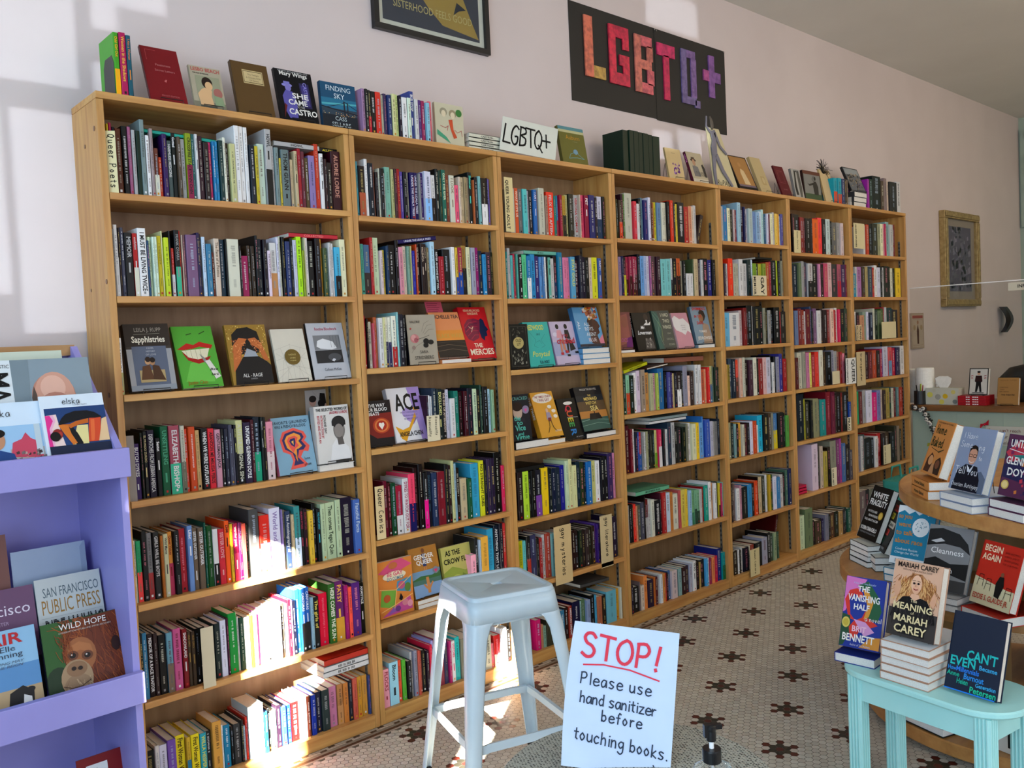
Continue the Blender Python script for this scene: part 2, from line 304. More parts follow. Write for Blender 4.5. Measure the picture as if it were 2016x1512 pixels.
# ---------------------------------------------------------------- bookcases
SE = [0, .863, 1.577, 2.299, 3.170, 3.889, 4.666, 5.510]
SZ = [[1.904, 1.596, 1.299, 0.975, 0.657, 0.354], [1.891, 1.604, 1.331, 1.032, 0.692, 0.381], [1.866, 1.588, 1.285, 0.942, 0.637, 0.353], [1.875, 1.602, 1.327, 1.03, 0.741, 0.4], [1.901, 1.603, 1.325, 1.036, 0.704, 0.35], [1.866, 1.597, 1.307, 1.038, 0.721, 0.392], [1.884, 1.598, 1.308, 1.044, 0.747, 0.427]]
TOPZ, BASEZ, ST_T = 2.2, .05, .021
ORD = ['leftmost', 'second', 'third', 'fourth', 'fifth', 'sixth', 'rightmost']
CASELAB = ['widest pine bookcase at the left end of the run, bare side showing', 'pine bookcase behind the grey metal stool, second of the run', 'pine bookcase under the handwritten white card sign, third of the run',
           'pine bookcase with the dark green volumes on top, fourth of the run', 'pine bookcase below the right end of the black banner, fifth of the run', 'pine bookcase under the dancer cover and feather, sixth of the run', 'rightmost pine bookcase, ending beside the mint green counter']
for c in range(7):
    x0, x1 = SE[c]+.001, SE[c+1]-.001
    t = thing('bookcase', CASELAB[c], 'bookcase', (x0, 0, 0), 0, 'pine bookcases along the wall'); W = x1-x0; D = .235
    for xa in (0, W-ST_T):
        b = MB(); b.box(xa, xa+ST_T, 0, D, 0, TOPZ-.022); bevel(b.build('side_panel', 'pine_upright', t), .0015)
    b = MB(); b.box(0, W, -.002, D, TOPZ-.021, TOPZ); bevel(b.build('top_panel', 'pine_shelf', t), .002)
    b = MB(); b.box(ST_T, W-ST_T, D-.008, D-.001, .0, TOPZ-.022); b.build('back_panel', 'plywood', t)
    b = MB(); b.box(ST_T+.0005, W-ST_T-.0005, .002, .018, 0, BASEZ-.012); b.build('plinth', 'pine_shelf', t)
    b = MB(); b.box(ST_T+.0005, W-ST_T-.0005, .0, D-.009, BASEZ-.011, BASEZ); b.build('base_shelf', 'pine_shelf', t)
    for z in SZ[c]:
        b = MB(); b.box(ST_T+.0008, W-ST_T*.55, -.004, .0, z-.0205, z); b.box(ST_T+.0008, W-ST_T-.0035, 0, D-.009, z-.0205, z); bevel(b.build('shelf', 'pine_shelf', t), .0015)
    for xa, sg in ((ST_T, 1), (W-ST_T, -1)):
        for yy in (.035, .185):
            b = MB(); z = BASEZ+.02
            b.box(xa if sg > 0 else xa-.003, xa+.003 if sg > 0 else xa, yy, yy+.014, z, TOPZ-.2)
            while z < TOPZ-.23:
                xs = xa+.0031 if sg > 0 else xa-.0031
                b.pen('0a0a0a', 1); b.add([(xs, yy+.004, z+.006), (xs, yy+.010, z+.006), (xs, yy+.010, z+.018), (xs, yy+.004, z+.018)], [(0, 1, 2, 3)]); b.pen(None, 0); z += .026
            b.build('shelf_standard', ['zinc', 'black_metal'], t)
# a few knots and screw plugs on the bare end of the first case
b = MB()

# ---------------------------------------------------------------- books standing on the shelves
def cname(c3):
    r, g, bl = [int(ch, 16)/15 for ch in c3[:3]]; mx, mn = max(r, g, bl), min(r, g, bl); s_ = 0 if mx == 0 else (mx-mn)/mx
    if mx < .17: return 'black'
    if s_ < .2: return 'white' if mx > .83 else 'pale grey' if mx > .62 else 'grey' if mx > .35 else 'charcoal'
    if mx == r: h = ((g-bl)/(mx-mn)) % 6
    elif mx == g: h = (bl-r)/(mx-mn)+2
    else: h = (r-g)/(mx-mn)+4
    h *= 60
    if s_ < .3 and mx > .7: return 'cream' if 30 < h < 75 else 'pale green' if h < 170 else 'pale blue' if h < 250 else 'pale pink'
    dk = mx < .42
    if h < 14 or h > 345: return 'maroon' if mx < .58 else 'salmon' if s_ < .55 else 'red'
    if h < 40: return 'brown' if mx < .65 else 'tan' if s_ < .5 else 'orange'
    if h < 70: return 'olive' if mx < .6 else 'beige' if s_ < .4 else 'yellow'
    if h < 95: return 'dark green' if dk else 'lime'
    if h < 165: return 'dark green' if dk else 'green'
    if h < 195: return 'dark teal' if dk else 'teal'
    if h < 250: return 'navy' if dk else 'blue'
    if h < 300: return 'dark purple' if dk else 'purple'
    return 'plum' if dk else 'pink'
def lum(c3): r, g, bl = [int(ch, 16)/15 for ch in c3[:3]]; return .3*r+.6*g+.1*bl
YB = .018
def spine_face(mb, x, w, h, z, y, spec, title, rs, depth):
    """spine colours and lettering, laid on the front of a book"""
    cols = spec.split('+'); ya = y-.0003
    if len(cols) == 2 and len(cols[1]) == 3:
        f = rs.uniform(.35, .55); mb.pen(cols[1], 0); mb.add([(x+.0002, ya, z), (x+w-.0002, ya, z), (x+w-.0002, ya, z+h*f), (x+.0002, ya, z+h*f)], [(0, 1, 2, 3)])
    yt = y-.0006; dark = lum(cols[0]) < .5
    if spec == '132': return
    if title:
        s, _, tc = title.rpartition('/')
        if not s: s, tc = title, 'ddd' if dark else '333'
        hh = min(w*.52, .016); L = min(h*.86, len(s)*hh*.95)
        text(mb, s, (x+w/2-hh*.42, yt, z+h*.94), (0, 0, -1), (1, 0, 0), hh, tc, L, 1 if w > .014 else 0, False)
        zz = z+h*.94-L-.012
        if zz > z+.04 and w > .008:
            mb.pen(tc, 0); mb.box(x+w*.38, x+w*.60, yt-.0001, yt, max(zz-.03, z+.03), zz)
    else:
        ic = rs.choice(('eee', 'ddc', 'dc8', 'ccc', 'e9a', 'bcd') if dark else ('222', '333', '444', '622', '246', '555'))
        q = rs.uniform(.35, .7); mb.mi = 0; mb.col = tuple(u*q+v*(1-q) for u, v in zip(lin(ic), lin(cols[0]))); zz = z+h*rs.uniform(.84, .94); cut = z+h*rs.uniform(.32, .55); k = rs.uniform(.18, .36)
        if w > .005:
            while zz > cut:                        # rows of unreadably small spine lettering
                l = rs.uniform(.0018, .0042)*(1 if w < .02 else 1.3); e = rs.uniform(-.04, .04)*w
                mb.add([(x+w*(.5-k/2)+e, yt, zz-l), (x+w*(.5+k/2), yt, zz-l), (x+w*(.5+k/2), yt, zz), (x+w*(.5-k/2)+e, yt, zz)], [(0, 1, 2, 3)]); zz -= l+(rs.uniform(.0012, .002) if rs.random() < .8 else .006)
            k *= .7; zz = z+h*.3
            while zz > z+h*.17:
                l = rs.uniform(.0015, .003); mb.add([(x+w*(.5-k/2), yt, zz-l), (x+w*(.5+k/2), yt, zz-l), (x+w*(.5+k/2), yt, zz), (x+w*(.5-k/2), yt, zz)], [(0, 1, 2, 3)]); zz -= l+.0015
    if w > .006 and rs.random() < .6:
        mb.pen(rs.choice(('eee', 'ddd', '222', 'c93', '999', 'b33')), 0); q = min(w*.4, .006); mb.add([(x+w/2-q/2, yt, z+.008), (x+w/2+q/2, yt, z+.008), (x+w/2+q/2, yt, z+.008+q*1.2), (x+w/2-q/2, yt, z+.008+q*1.2)], [(0, 1, 2, 3)])
def cover_shell(mb, x, w, h, z, y, d, spec):
    t = min(.0013, w*.14); ch = min(.0022, w*.22); mb.pen(spec.split('+')[0], 0)
    mb.prism([(x+ch, y), (x+w-ch, y), (x+w, y+ch), (x+w, y+ch+.001), (x, y+ch+.001), (x, y+ch)], z, z+h)
    mb.box(x, x+t, y+ch, y+d, z, z+h); mb.box(x+w-t, x+w, y+ch, y+d, z, z+h)
ORDW = ['first', 'second', 'third', 'fourth', 'fifth', 'sixth', 'seventh', 'eighth', 'ninth', 'tenth', 'eleventh', 'twelfth', 'thirteenth', 'fourteenth', 'fifteenth', 'sixteenth', 'seventeenth', 'eighteenth', 'nineteenth', 'twentieth']
def nth(i):
    if i < 20: return ORDW[i]
    tens = ['twenty', 'thirty', 'forty', 'fifty', 'sixty'][(i+1)//10-2]; u = (i+1) % 10
    return tens+'-'+ORDW[u-1] if u else tens[:-1]+'ieth'
BOOKS = """0 0|34 5 209 dc3;39 8 212 a25;*47 9 200 112;*56 19 198 631;*75 17 207 111;*92 11 207 a68;*104 12 199 bbb;*116 13 197 132;*128 15 233 899;*144 13 187 eee;*157 11 209 a99;*168 15 151 743+ddc;183 12 126 d52;*195 15 198 426;*210 16 180 566 HARMLESS MEDICINE/ddd;*226 16 206 122 Gutted/eee;*242 11 195 654;*253 16 190 aaa;*269 19 209 9a2+925 CROSSFIRE STACEYANN CHIN/222;*288 12 210 377;300 9 210 ddd Thousand Theft/222;*309 17 206 423;*326 19 187 322;*345 12 191 c37;357 10 195 28b;*366 12 196 39c;*378 15 200 144;393 10 211 eed;*403 12 196 321;*415 20 194 cc9;*435 18 256 eee;*453 18 257 eee;*471 15 256 eee;*486 18 199 123;*504 13 196 cb3;*517 26 207 cdc;*543 24 258 bbb+111 HOWL/222;567 8 204 ccc;*575 16 200 899;591 8 165 cb4;*599 30 196 788 THOM GUNN/222;629 5 196 556;635 14 167 dca;*648 14 196 cb9 DANGEROUS/333;*662 14 206 a23;*676 15 198 734;*691 16 178 653;*707 26 188 98b;*733 19 232 c42;*752 16 200 eee THE SWITCH/222;767 10 181 422;*777 21 170 211;*798 39 214 412 AUDRE LORDE/c98
0 1|27 6 202 999;*32 12 216 eee+ddd;44 6 207 322;*50 11 208 556;*61 24 193 222 MEMOIR/bbb;*85 15 192 b22+ddc evolution/ddd;*100 27 209 eee I MUST BE LIVING TWICE/211;127 7 172 257;*133 11 184 dec;144 7 184 ded;151 9 185 ded;*161 14 189 cb2;174 5 204 dda;*180 16 184 cd3;196 5 205 222;202 11 152 c43+eee;*213 17 209 111+4b9 FRANK O'HARA/999;229 8 207 c32;238 4 195 dcb;242 8 195 866;*250 36 196 868;285 10 204 325;295 6 202 213;*302 13 192 cde;*315 18 170 48a;333 8 143 732;*341 19 188 dcb The Face of a Poetics/876;*360 21 187 245;380 5 188 222;*386 42 189 ddc;428 6 168 211;*434 26 136 a26;459 12 171 543;471 14 169 432;485 9 205 222;*494 19 195 123;*513 14 193 212;528 13 156 ede THE POCKET SAPPHO/333;*541 26 184 ddd+c96;567 10 204 dde;576 7 207 ccb;584 12 205 111;*596 18 190 347;615 9 202 222;*624 15 196 ccd;*639 20 208 be2;659 10 161 9a3;669 5 207 cca;675 13 207 eee;*687 23 197 111;*711 21 205 211;732 11 205 c92;742 13 173 564;756 8 174 474;764 13 193 ccc;777 11 191 ddd;*788 24 178 5bd+111;*812 25 207 eec
0 3|34 12 143 622;*46 20 171 426 BUTCH DYKES/ddd;*66 10 204 121;*75 14 207 111 EL MUNDO ZURDO/dc9;*89 24 209 213 DISPATCHES FROM LESBIAN AMERICA/ccc;*113 17 182 111 Sextet/eee;*130 26 217 164 UNSETTLING/5a8;*156 35 216 a56+4b9 ELIZABETH BISHOP/ddd;*192 15 213 ccb+776;*206 13 201 d53;*219 23 206 c52;*242 17 193 ca7;*259 24 198 111 WHEN WE WERE OUTLAWS/ddd;*283 22 194 d34 ABANDON ME MELISSA FEBOS/411;*305 20 189 c9a GENTLEMAN JACK/333;*325 12 189 222;*337 14 188 334;*351 14 200 556;364 5 186 667;369 9 198 112 OUR LIVES/dd8;*378 25 212 cc9+111 A LITTLE ORIGINAL SIN/ccb;*403 26 203 324 UNTAMED GLENNON DOYLE/eee;*429 12 210 512;*441 24 217 123+2a8;465 10 215 122 Sapphic Art/ccc;*474 12 214 111;*486 28 197 d9a+dcc
0 4|*23 14 193 ccb DIFFERENT DAUGHTERS/555;*37 16 190 3a7+e55;*53 17 218 222;*70 17 209 888+a44;*87 20 209 333 GIRLS WILL BE BOYS/ccc;*108 10 195 b73;*118 16 198 cca Wild Mares/555;*134 16 201 d94+b46 Queer Voices/822;*150 19 202 222;*168 24 204 a23;*193 18 211 79c Lilac/eee;*211 17 201 765 SISTER OUTSIDER/ddd;*228 20 198 765 SISTER OUTSIDER/ddd;248 7 212 265;*256 20 199 152;*276 19 185 ddd+111 AUDRE LORDE/ddd;*295 22 182 c34 SISTER LOVE/daa;*317 17 205 e62 ZAMI/211;334 11 192 db3;*345 18 192 b25+d46 warrior poet/eed;363 7 192 947;369 7 191 826;*376 16 185 d65;391 13 178 332;*405 36 227 555+ddd;*441 37 201 d32+c6c;*478 42 219 dde World and Peace/98b;521 5 210 98b;525 12 207 776 The Same River/222;*537 21 200 346 The Autobiography of/ccc;558 11 186 cb9;*569 24 212 499+def;*593 15 202 222 EILEEN MYLES/b46;*608 15 197 312 EILEEN MYLES/a55;*623 20 188 db4;*643 15 210 111;*658 15 189 222 TIG NOTARO/5cd;*673 20 204 bca;*693 41 204 bca Then comes Tegan Quin/343;*735 24 208 bca;*758 50 211 213;*808 29 198 57b Fanciful Facts/bcd
0 5|*26 9 209 222;*34 16 208 48a;*51 19 199 322 MEMOIR OF A RACE TRAITOR/ddd;*69 14 197 433;*83 24 188 111;*107 20 190 7ab+876;*128 27 196 c69;*155 18 190 812 SHADOWLAND/ddd;*173 12 178 543 OLD GIRLS/b95;*185 13 175 543 OLD GIRLS/b95;*198 15 180 111;*213 21 179 222 KISS OF THE RAIN QUEENS/ddd;*234 26 173 343;*260 22 180 233;*281 22 185 dde;303 7 188 524;*310 31 200 194;341 9 182 ccc;*350 16 177 354;*366 21 174 ddc;387 12 175 c93;*398 14 176 eee;*412 23 180 e8c;*436 33 182 eee;*469 31 183 cde;*500 15 186 654;515 10 186 556;524 12 197 c23;537 5 195 c9d;*541 15 190 223;*556 20 222 38c;*576 18 222 37c+333 CANTORAS/eee;*594 18 223 37c+333 CANTORAS/eee;612 13 185 9bc;*624 23 181 222 The girls of/dc6;*647 36 188 d14;*684 29 215 473 HERE COMES THE SUN/eed;*713 37 217 737+da4 PATSY/eb5;*750 16 197 a27;767 16 186 f65;*783 36 197 638;*819 20 188 111 ARMISTICE/ddd
0 6|*23 27 142 222;*50 14 153 ddd;*64 25 148 dde;*89 28 156 86b;*116 32 158 ed3 First Woman Writer/431;148 14 146 db4+38a;*162 29 149 ed3 First Woman Writer/431;*191 23 143 3ab WILLA HESPER/dd6;*214 19 140 333;*233 32 166 da5;265 6 147 eee;*271 24 142 28a;295 11 132 222;*306 25 134 444;331 9 142 333;340 9 117 bcd;349 9 145 d43;*358 56 176 cdd;414 14 141 26c;428 12 146 222;*440 21 136 bdc;*461 19 147 323;480 18 137 35a;498 19 136 24a;*517 32 137 d22;*549 27 146 ddd;575 16 144 632;*592 20 143 24a;*612 23 146 224;*635 31 147 344;*667 34 146 c8a;*701 24 147 b85+c96;*725 22 145 c84;747 16 149 223;763 20 153 c65;*783 21 152 c93;*804 25 150 c94;829 10 145 458
1 0|890 8 131 a65;898 10 200 5ab;*907 28 185 211+b64;*936 15 213 eee;*951 22 199 123;973 10 198 a76;983 13 170 322;995 7 184 ccb;1002 18 185 222;1020 7 169 ddd;*1027 25 193 8ba;1052 14 186 bb8;1066 12 189 533;1078 14 190 a22;1092 16 182 65a;1108 17 182 112;1125 14 182 aa9;1139 19 183 216 UNDER THE UDALA TREES/dde;1158 6 167 c64;1164 18 186 216 UNDER THE UDALA TREES/dde;1182 10 183 999;1192 17 188 427;*1209 32 194 dde+9cf;*1241 22 183 ddd+211;1264 15 209 222 ON SWIFT HORSES/ddc;1279 15 204 243;*1294 20 208 276 ONLY THE RIVER/dec;1314 18 190 843;*1332 26 190 ddc I LOOK/987;1358 21 154 e68;1379 13 188 dcb;1392 18 189 cb9;1410 19 191 a97;1429 8 190 987;*1437 22 214 122 Shimmer/6dc;1459 7 183 c74;1466 17 196 211;1483 15 200 8bb;*1498 32 194 211+eee;1530 6 197 324;1535 15 194 87c
1 1|896 16 186 5a9;*912 28 184 579+433;940 14 212 b33;*954 30 213 cdb;984 13 165 dcc;997 13 168 cb4;1011 13 183 246;*1024 34 189 111;1058 14 207 211;*1071 21 182 d9a;1092 17 186 dcb;1109 13 186 8a9;1122 8 187 bb8;1130 18 170 33a;1148 7 194 c52;1155 18 197 322 VALENCIA/cba;1173 18 198 322 VALENCIA/cba;1191 14 198 322 VALENCIA/cba;1205 13 185 875;*1218 23 208 bde;1242 18 180 222 NEVER ANYONE BUT YOU/ddd;*1260 26 152 a23;*1286 39 182 222;1325 19 192 eee;1344 14 190 db4+25a;*1358 22 191 a25+15a;*1380 25 200 a84+222;*1404 22 195 ddb;*1426 24 193 aab;1450 18 194 917;1468 20 182 124;1488 20 168 39c;*1508 29 178 434;1537 16 179 232
1 2|893 14 195 b23;907 8 184 211;916 18 173 ccb;933 10 167 c56;943 16 189 b63;*960 20 186 ddd;980 13 188 dda;993 15 188 eed+336;1008 14 188 eed+336;*1022 23 193 eed+b33;1045 9 207 9cc;*1054 21 199 223;1075 12 196 222
1 3|1173 8 178 423;1181 7 178 eee;1188 7 174 ddd;*1195 21 205 345;*1216 26 201 233 EXCLUDED/dd9;1242 19 196 222 THE END OF AFTERNOON/dcb;1260 19 195 ccd;*1279 27 158 ddd;*1306 23 186 287;1329 23 181 211;1352 19 182 512;*1372 28 193 223;*1399 24 188 cdb;1423 20 183 222;1443 12 201 354;*1455 28 193 222;1483 16 182 acd;1500 16 178 9b9
1 4|*942 18 212 713;961 15 203 511;*976 23 200 153;*999 30 186 a24+ddd;*1029 28 210 ddd DYKES TO WATCH OUT FOR/a36;*1057 32 224 e57+226;*1089 20 242 311;*1108 22 254 211;*1130 21 218 222+e29;*1151 22 219 223 SHADOWEYES/467;*1173 26 212 346;*1199 37 212 823;*1236 17 238 222;1253 14 232 311;1267 16 248 cc9;1283 14 235 9bc;1298 19 214 321;*1317 34 169 cb9;1351 22 165 264;*1373 43 222 4ac;*1416 27 229 dd3 NO STRAIGHT LINES/222;1443 13 211 222;*1456 20 232 435;*1477 21 233 324;*1497 36 253 111;1534 19 195 d36
1 5|*1348 29 160 fbc;*1378 20 224 333;1397 10 214 bcd;*1407 40 224 eb5;*1447 36 248 4ac;*1483 26 259 123 ANYTHING THAT LOVES/ddd;*1508 21 262 223;*1529 21 259 c44
1 6|*894 29 146 eab FLOCKS/a34;*924 42 164 ade Bloom/234;966 21 159 e64;987 19 157 6b4;1007 20 148 222;1027 13 176 bbb;1040 18 179 99a;1058 13 175 c65;1071 13 167 a54;1084 18 167 222;1102 14 162 323;1116 14 181 d35;1130 14 192 aad;*1143 51 198 945;1194 19 174 446;1213 14 170 b37;1227 19 166 eee STITCHES/d47;*1246 26 175 3bb;*1272 67 163 887;*1339 60 154 a55;*1399 36 142 ccb;1435 15 100 e89;1450 36 129 c33+eee;*1487 37 151 eee;1523 21 135 222
2 0|*1657 30 192 ccb;1687 22 195 d63 WHAT IF IT'S US/edc;1709 25 193 777;*1734 28 195 6cc;1761 13 190 aab;1774 25 195 112;1800 21 197 37b I AM J/dde;1820 10 198 845;*1830 36 207 ccb;1867 18 177 a87;*1885 48 196 e42 FELIX EVER AFTER/dcc;1933 13 182 387;1946 13 184 28a+a34;1960 16 187 a24;1976 22 185 b93+222;1998 19 191 bb8;2017 28 196 332;2045 17 198 432;2061 28 196 bbb VERONA COMICS/b33;2089 10 198 cba;2100 27 199 d57;2126 29 199 914 PET/eee;*2155 38 202 337;2193 18 194 323;*2210 35 200 ccd+246;2246 18 202 222
2 1|1613 15 199 288;1628 17 215 bbb;1644 15 185 6bb;1659 8 192 b35;1668 14 192 a34;1682 8 192 6ba;1691 20 190 111 the love lies/ddd;*1710 29 191 6c9;1739 24 185 28b+eee;*1764 28 194 39c;1792 25 187 437;1816 16 184 69c;1832 15 185 58b;1848 13 185 eee;1861 7 183 222;1868 18 183 7ba ASH/222;1887 25 180 ccc;1911 23 191 322+246;*1934 28 208 28a;1962 28 186 d8a;1990 24 187 d8a;*2014 32 191 6ac STAY GOLD/dd6;2046 26 176 423;2072 15 199 334;2086 22 193 213;2108 28 191 111;2135 25 191 dcb;*2160 41 193 dd3;2201 24 190 46a FAITH/ddd
2 4|*1625 31 208 322;*1656 36 207 bd4;1692 14 200 222;*1706 28 204 111;*1733 37 203 223+85a;*1770 40 208 ec2;1811 21 200 122;1832 24 197 124;*1856 32 197 234;*1888 31 203 229;1919 22 220 cdb;1941 23 225 dda;1964 30 193 dda;1994 25 207 134;2019 26 201 342;2045 15 198 123;*2060 36 198 27b;2096 31 197 cc8;*2128 34 193 eee;2162 25 207 112;2187 22 208 111;*2208 38 219 436;2246 25 215 d9b
2 5|*1611 27 196 bb2;1638 23 191 7cc;1661 23 207 222+b43;*1683 37 208 446;1720 19 189 222;1739 21 185 a33;1760 21 195 ccc;*1781 33 197 b54;1814 24 192 8bb;*1838 103 180 654;1941 25 182 311;1966 25 176 322;1991 20 173 232;2011 20 173 322;2032 26 173 433;2058 21 175 332;2079 21 179 432;2100 16 186 649;2115 16 183 538;2131 21 180 423;*2153 76 172 312;2228 33 195 324
2 6|1692 32 134 c27;1724 14 108 b86;1738 21 96 8a9;*1759 79 118 443;1838 13 134 222;1851 26 137 48a;1877 25 144 311;1902 22 146 a43 AMERICAN DREAMS/ddd;1924 8 142 9a4;*1931 50 156 114;1982 10 149 9bb;1992 31 152 686;2023 26 145 9ac;2049 31 160 111;2080 16 155 5ac;2096 37 142 b75;2133 27 141 321;*2160 71 152 7bc;2231 30 148 da3;2261 12 151 ddc
3 0|2352 14 190 442;2365 23 186 543+d52;2388 18 217 423;2407 14 218 684;*2421 54 226 ccb;2475 24 188 d45;2499 21 178 ddd;2520 19 206 222;2539 19 211 689;2559 29 201 337;2588 20 215 dde;2608 18 192 632;2625 14 193 c83;2639 23 197 cc3;2662 30 196 79b;2693 25 198 ddc;2718 26 200 ccb;2744 23 208 111;2766 26 215 d42;2792 17 205 333;2809 18 200 dc4;*2827 56 209 112;2883 38 190 b33;2921 27 196 d97;2948 24 197 dcb;2972 24 204 ccc
3 1|2348 23 188 98a;2371 17 192 225;2388 20 187 222+cc3;2408 21 190 a35+522;2429 22 191 a35+522;2450 19 192 a35+522;2469 24 192 a35+522;2493 21 205 112;2514 27 197 7ad;2541 21 198 abd;2563 23 198 ccd;2585 15 199 a69;*2600 40 200 655;2640 30 198 423;2670 41 186 8cc;2711 41 188 8cc;2752 16 192 ccc+222;2768 37 192 112;2804 32 194 c63+211;2836 27 182 998;2863 22 182 222;2884 29 118 ddd;2914 31 119 ddd;2944 13 194 564;2957 37 195 cb9;2994 22 193 434;3016 22 193 ccc;3039 45 201 112;3084 34 195 338;3119 28 196 222
3 3|2342 23 194 243;2364 27 189 9ca+c53;2391 37 185 232;2428 28 197 eee;2456 28 205 dcd;2484 33 209 a98;2517 33 192 c95;2550 29 187 bb9;2579 24 186 c9a;2603 20 185 bc6;*2623 49 207 37a;2672 20 187 111;2692 25 185 559;2717 15 181 426;2733 15 177 cb8;2748 20 179 223;2768 36 181 322+eee;2804 16 186 222;2820 39 209 99a;2859 21 157 ecb;2880 30 175 433;2909 21 180 876;2931 27 210 ddd;2958 27 209 ddd;2985 33 181 c64;3018 22 183 da8;3040 20 192 d33;3060 22 197 bb8+579;3083 25 196 787;3107 23 188 343;3130 16 187 222
3 4|*2346 36 233 512;2382 18 213 823;2401 18 211 ddd;2419 19 194 223;2438 19 192 35a;2456 19 190 c33+26a;2475 14 189 999;2489 14 188 ccc;2504 19 189 aa8;2523 19 190 222;2542 19 189 332;2561 19 189 121;2580 20 188 cc8+7a3;2600 25 189 d36+ddd;2625 15 187 88a;2639 15 187 333;2654 20 185 ccc;2674 30 217 345;2704 30 214 bbb;2735 31 180 222;2766 31 183 333;2797 31 180 121;2828 21 196 887;2849 32 197 ddd;2881 37 190 ddb;2918 27 193 ec3;2945 38 190 7ad;2983 16 220 48c;3000 44 201 46b;3044 28 188 bbc;3072 17 185 aaa;3089 28 183 888;3117 27 194 234
3 5|2343 12 185 bbb;2355 14 186 222;2369 11 187 322;2380 21 185 e43;2401 14 173 d97;2415 23 176 665;2439 28 184 556;2467 9 211 211;2476 24 193 722+bbb;2500 19 190 ccc;2519 27 186 ddc;*2546 51 177 112;2597 12 206 523;2609 33 209 b33;2642 37 200 cde;2679 28 199 c84;2707 46 184 ddc;2754 21 197 c66;2774 37 196 dc6;2811 21 195 ec4;2832 27 185 ace;2858 21 182 8b8+486;2880 22 180 8b9+354;2901 25 178 8b9+354;2926 24 178 ccc;2950 22 187 912;2972 35 190 2a9;3008 26 205 eee;3033 22 195 c96;3056 28 191 eee;3084 23 194 222;3107 17 185 dc4+622;3124 15 182 c47;3139 7 187 9cb
3 6|2343 18 140 324;2361 46 127 222;2407 9 145 877;2417 28 123 dcb;2445 29 165 e95;2473 43 139 324;2517 15 145 c73;2531 24 141 623;2556 15 143 bbb;2570 20 146 eee;2590 20 148 d95;2610 15 144 c43;2625 15 144 311;2640 25 149 57a;2665 46 145 dcc;2711 15 139 454;2726 31 143 9bb;2757 31 143 422;2789 32 143 434;2820 23 147 bbc;2844 30 158 eee WAS/777;2874 30 146 211;2904 13 141 ca6;2917 44 148 222;2961 22 148 6be;2983 17 145 eee;3000 22 144 a36;3022 28 142 e96;3051 28 143 c25;3079 40 177 238;3119 27 150 2aa+274
4 0|3201 18 203 ddd;3219 18 191 bbb;3236 42 196 38b;3278 30 185 eec;3308 30 180 221;3339 18 182 cbb;3357 18 180 813;3376 34 223 acd;3409 35 205 313;3444 15 203 336;3460 29 194 bbc;3489 42 197 bcc;3531 35 182 79c;3566 39 181 9bd;3605 33 190 cde;3638 24 203 bdd;3662 23 179 268;3685 20 181 dde;3705 14 178 845;3719 27 183 eec;3746 21 192 ccc;3767 28 186 ec6;3794 21 184 da4;3815 14 174 cde;3829 28 187 66a
4 1|3200 30 177 433;3230 18 178 545;3248 24 178 ccc;3272 45 207 e42;3317 28 180 bba;3345 28 181 bba;3374 40 206 ddd;3413 44 183 ccc;3458 38 205 344;3496 19 206 cde;3515 39 186 8a3;3554 33 187 222;3587 33 187 bb4;3620 33 188 9a4;3653 34 196 b63;3687 20 201 a34;3707 55 209 111;3762 35 210 bc3;3796 21 208 222;3817 21 208 998
4 2|*3206 64 187 7bd;*3270 102 186 ddd;3372 30 198 cbb;3402 31 212 822;3433 12 212 511;*3445 56 225 111;3501 13 221 ccc;*3514 64 218 222;3578 32 221 111;3610 26 210 998;3636 26 210 221;3662 33 196 aaa;3695 33 195 222;3728 61 213 111;3788 9 188 a22;3798 67 187 333
4 3|3200 29 191 ca6;3229 24 189 983;3252 30 221 456;3282 36 217 234;3318 30 212 d53+643;3348 30 220 dba;3378 25 222 ccb;3403 43 207 322;3446 38 205 534;3484 38 217 ddc;3521 19 209 222;3541 45 208 933;3585 39 213 dbb;3624 46 211 ccd;3670 13 223 111;3684 27 180 ddd;3710 20 214 222;3730 34 210 99a;3764 34 226 449;3798 14 196 412;3812 41 195 a23
4 4|3208 18 202 ccc;3226 24 200 aa8;3250 24 196 233;3273 24 189 8aa;3297 24 186 222;3321 30 190 da4;3352 24 178 ccb;3376 31 178 634;3407 25 182 322;3432 31 187 dde;3463 44 186 c52;3507 19 159 ddd;3526 51 212 3bd;3578 46 214 222;3624 33 218 543;3657 27 215 998;3683 54 208 58b+dc3;3737 61 210 222;3798 21 203 111;3819 35 186 6a5
4 5|3215 24 212 433;3238 36 208 766;3274 34 179 eee;3308 23 192 c9a;3331 53 179 222;3384 44 186 49c;3428 25 188 322;3453 38 197 d52;3491 13 215 211;3503 39 211 cb9;3542 32 213 443;3574 20 217 ddd;3594 13 214 222;3607 24 212 ca3;3631 23 209 252;3653 40 194 dde;3693 41 185 48b;3734 41 193 ccc;3775 28 200 222;3802 28 214 576;3830 35 217 236
4 6|3220 48 135 321;3267 18 136 eee;3286 12 133 111;3298 24 143 ccc;3322 55 136 223;3377 31 134 ddc;3409 38 135 a54;3446 70 139 222;3517 58 155 aab;3575 33 175 222;3608 33 162 454;3641 33 164 9a8;3674 20 159 222;3695 23 159 465
5 0|3963 36 234 311;3999 56 233 222;4055 40 219 933;4095 24 217 733;4119 66 216 211;4185 20 219 322;*4205 72 217 e72;4277 51 229 f55;4328 43 224 222;4371 56 227 cdd;4427 28 217 221;4455 66 211 777;4521 45 214 aaa;4566 40 212 dcc
5 1|3967 55 200 234;4023 32 209 786;4055 32 219 aaa;4087 49 216 556;4136 58 209 ccc+222;4193 75 206 222;4269 25 208 d9b;4294 34 208 322;4329 52 214 c57;4381 53 220 dbb;*4433 80 213 444;4513 45 214 b67+c24;4558 64 211 536;4622 19 213 824
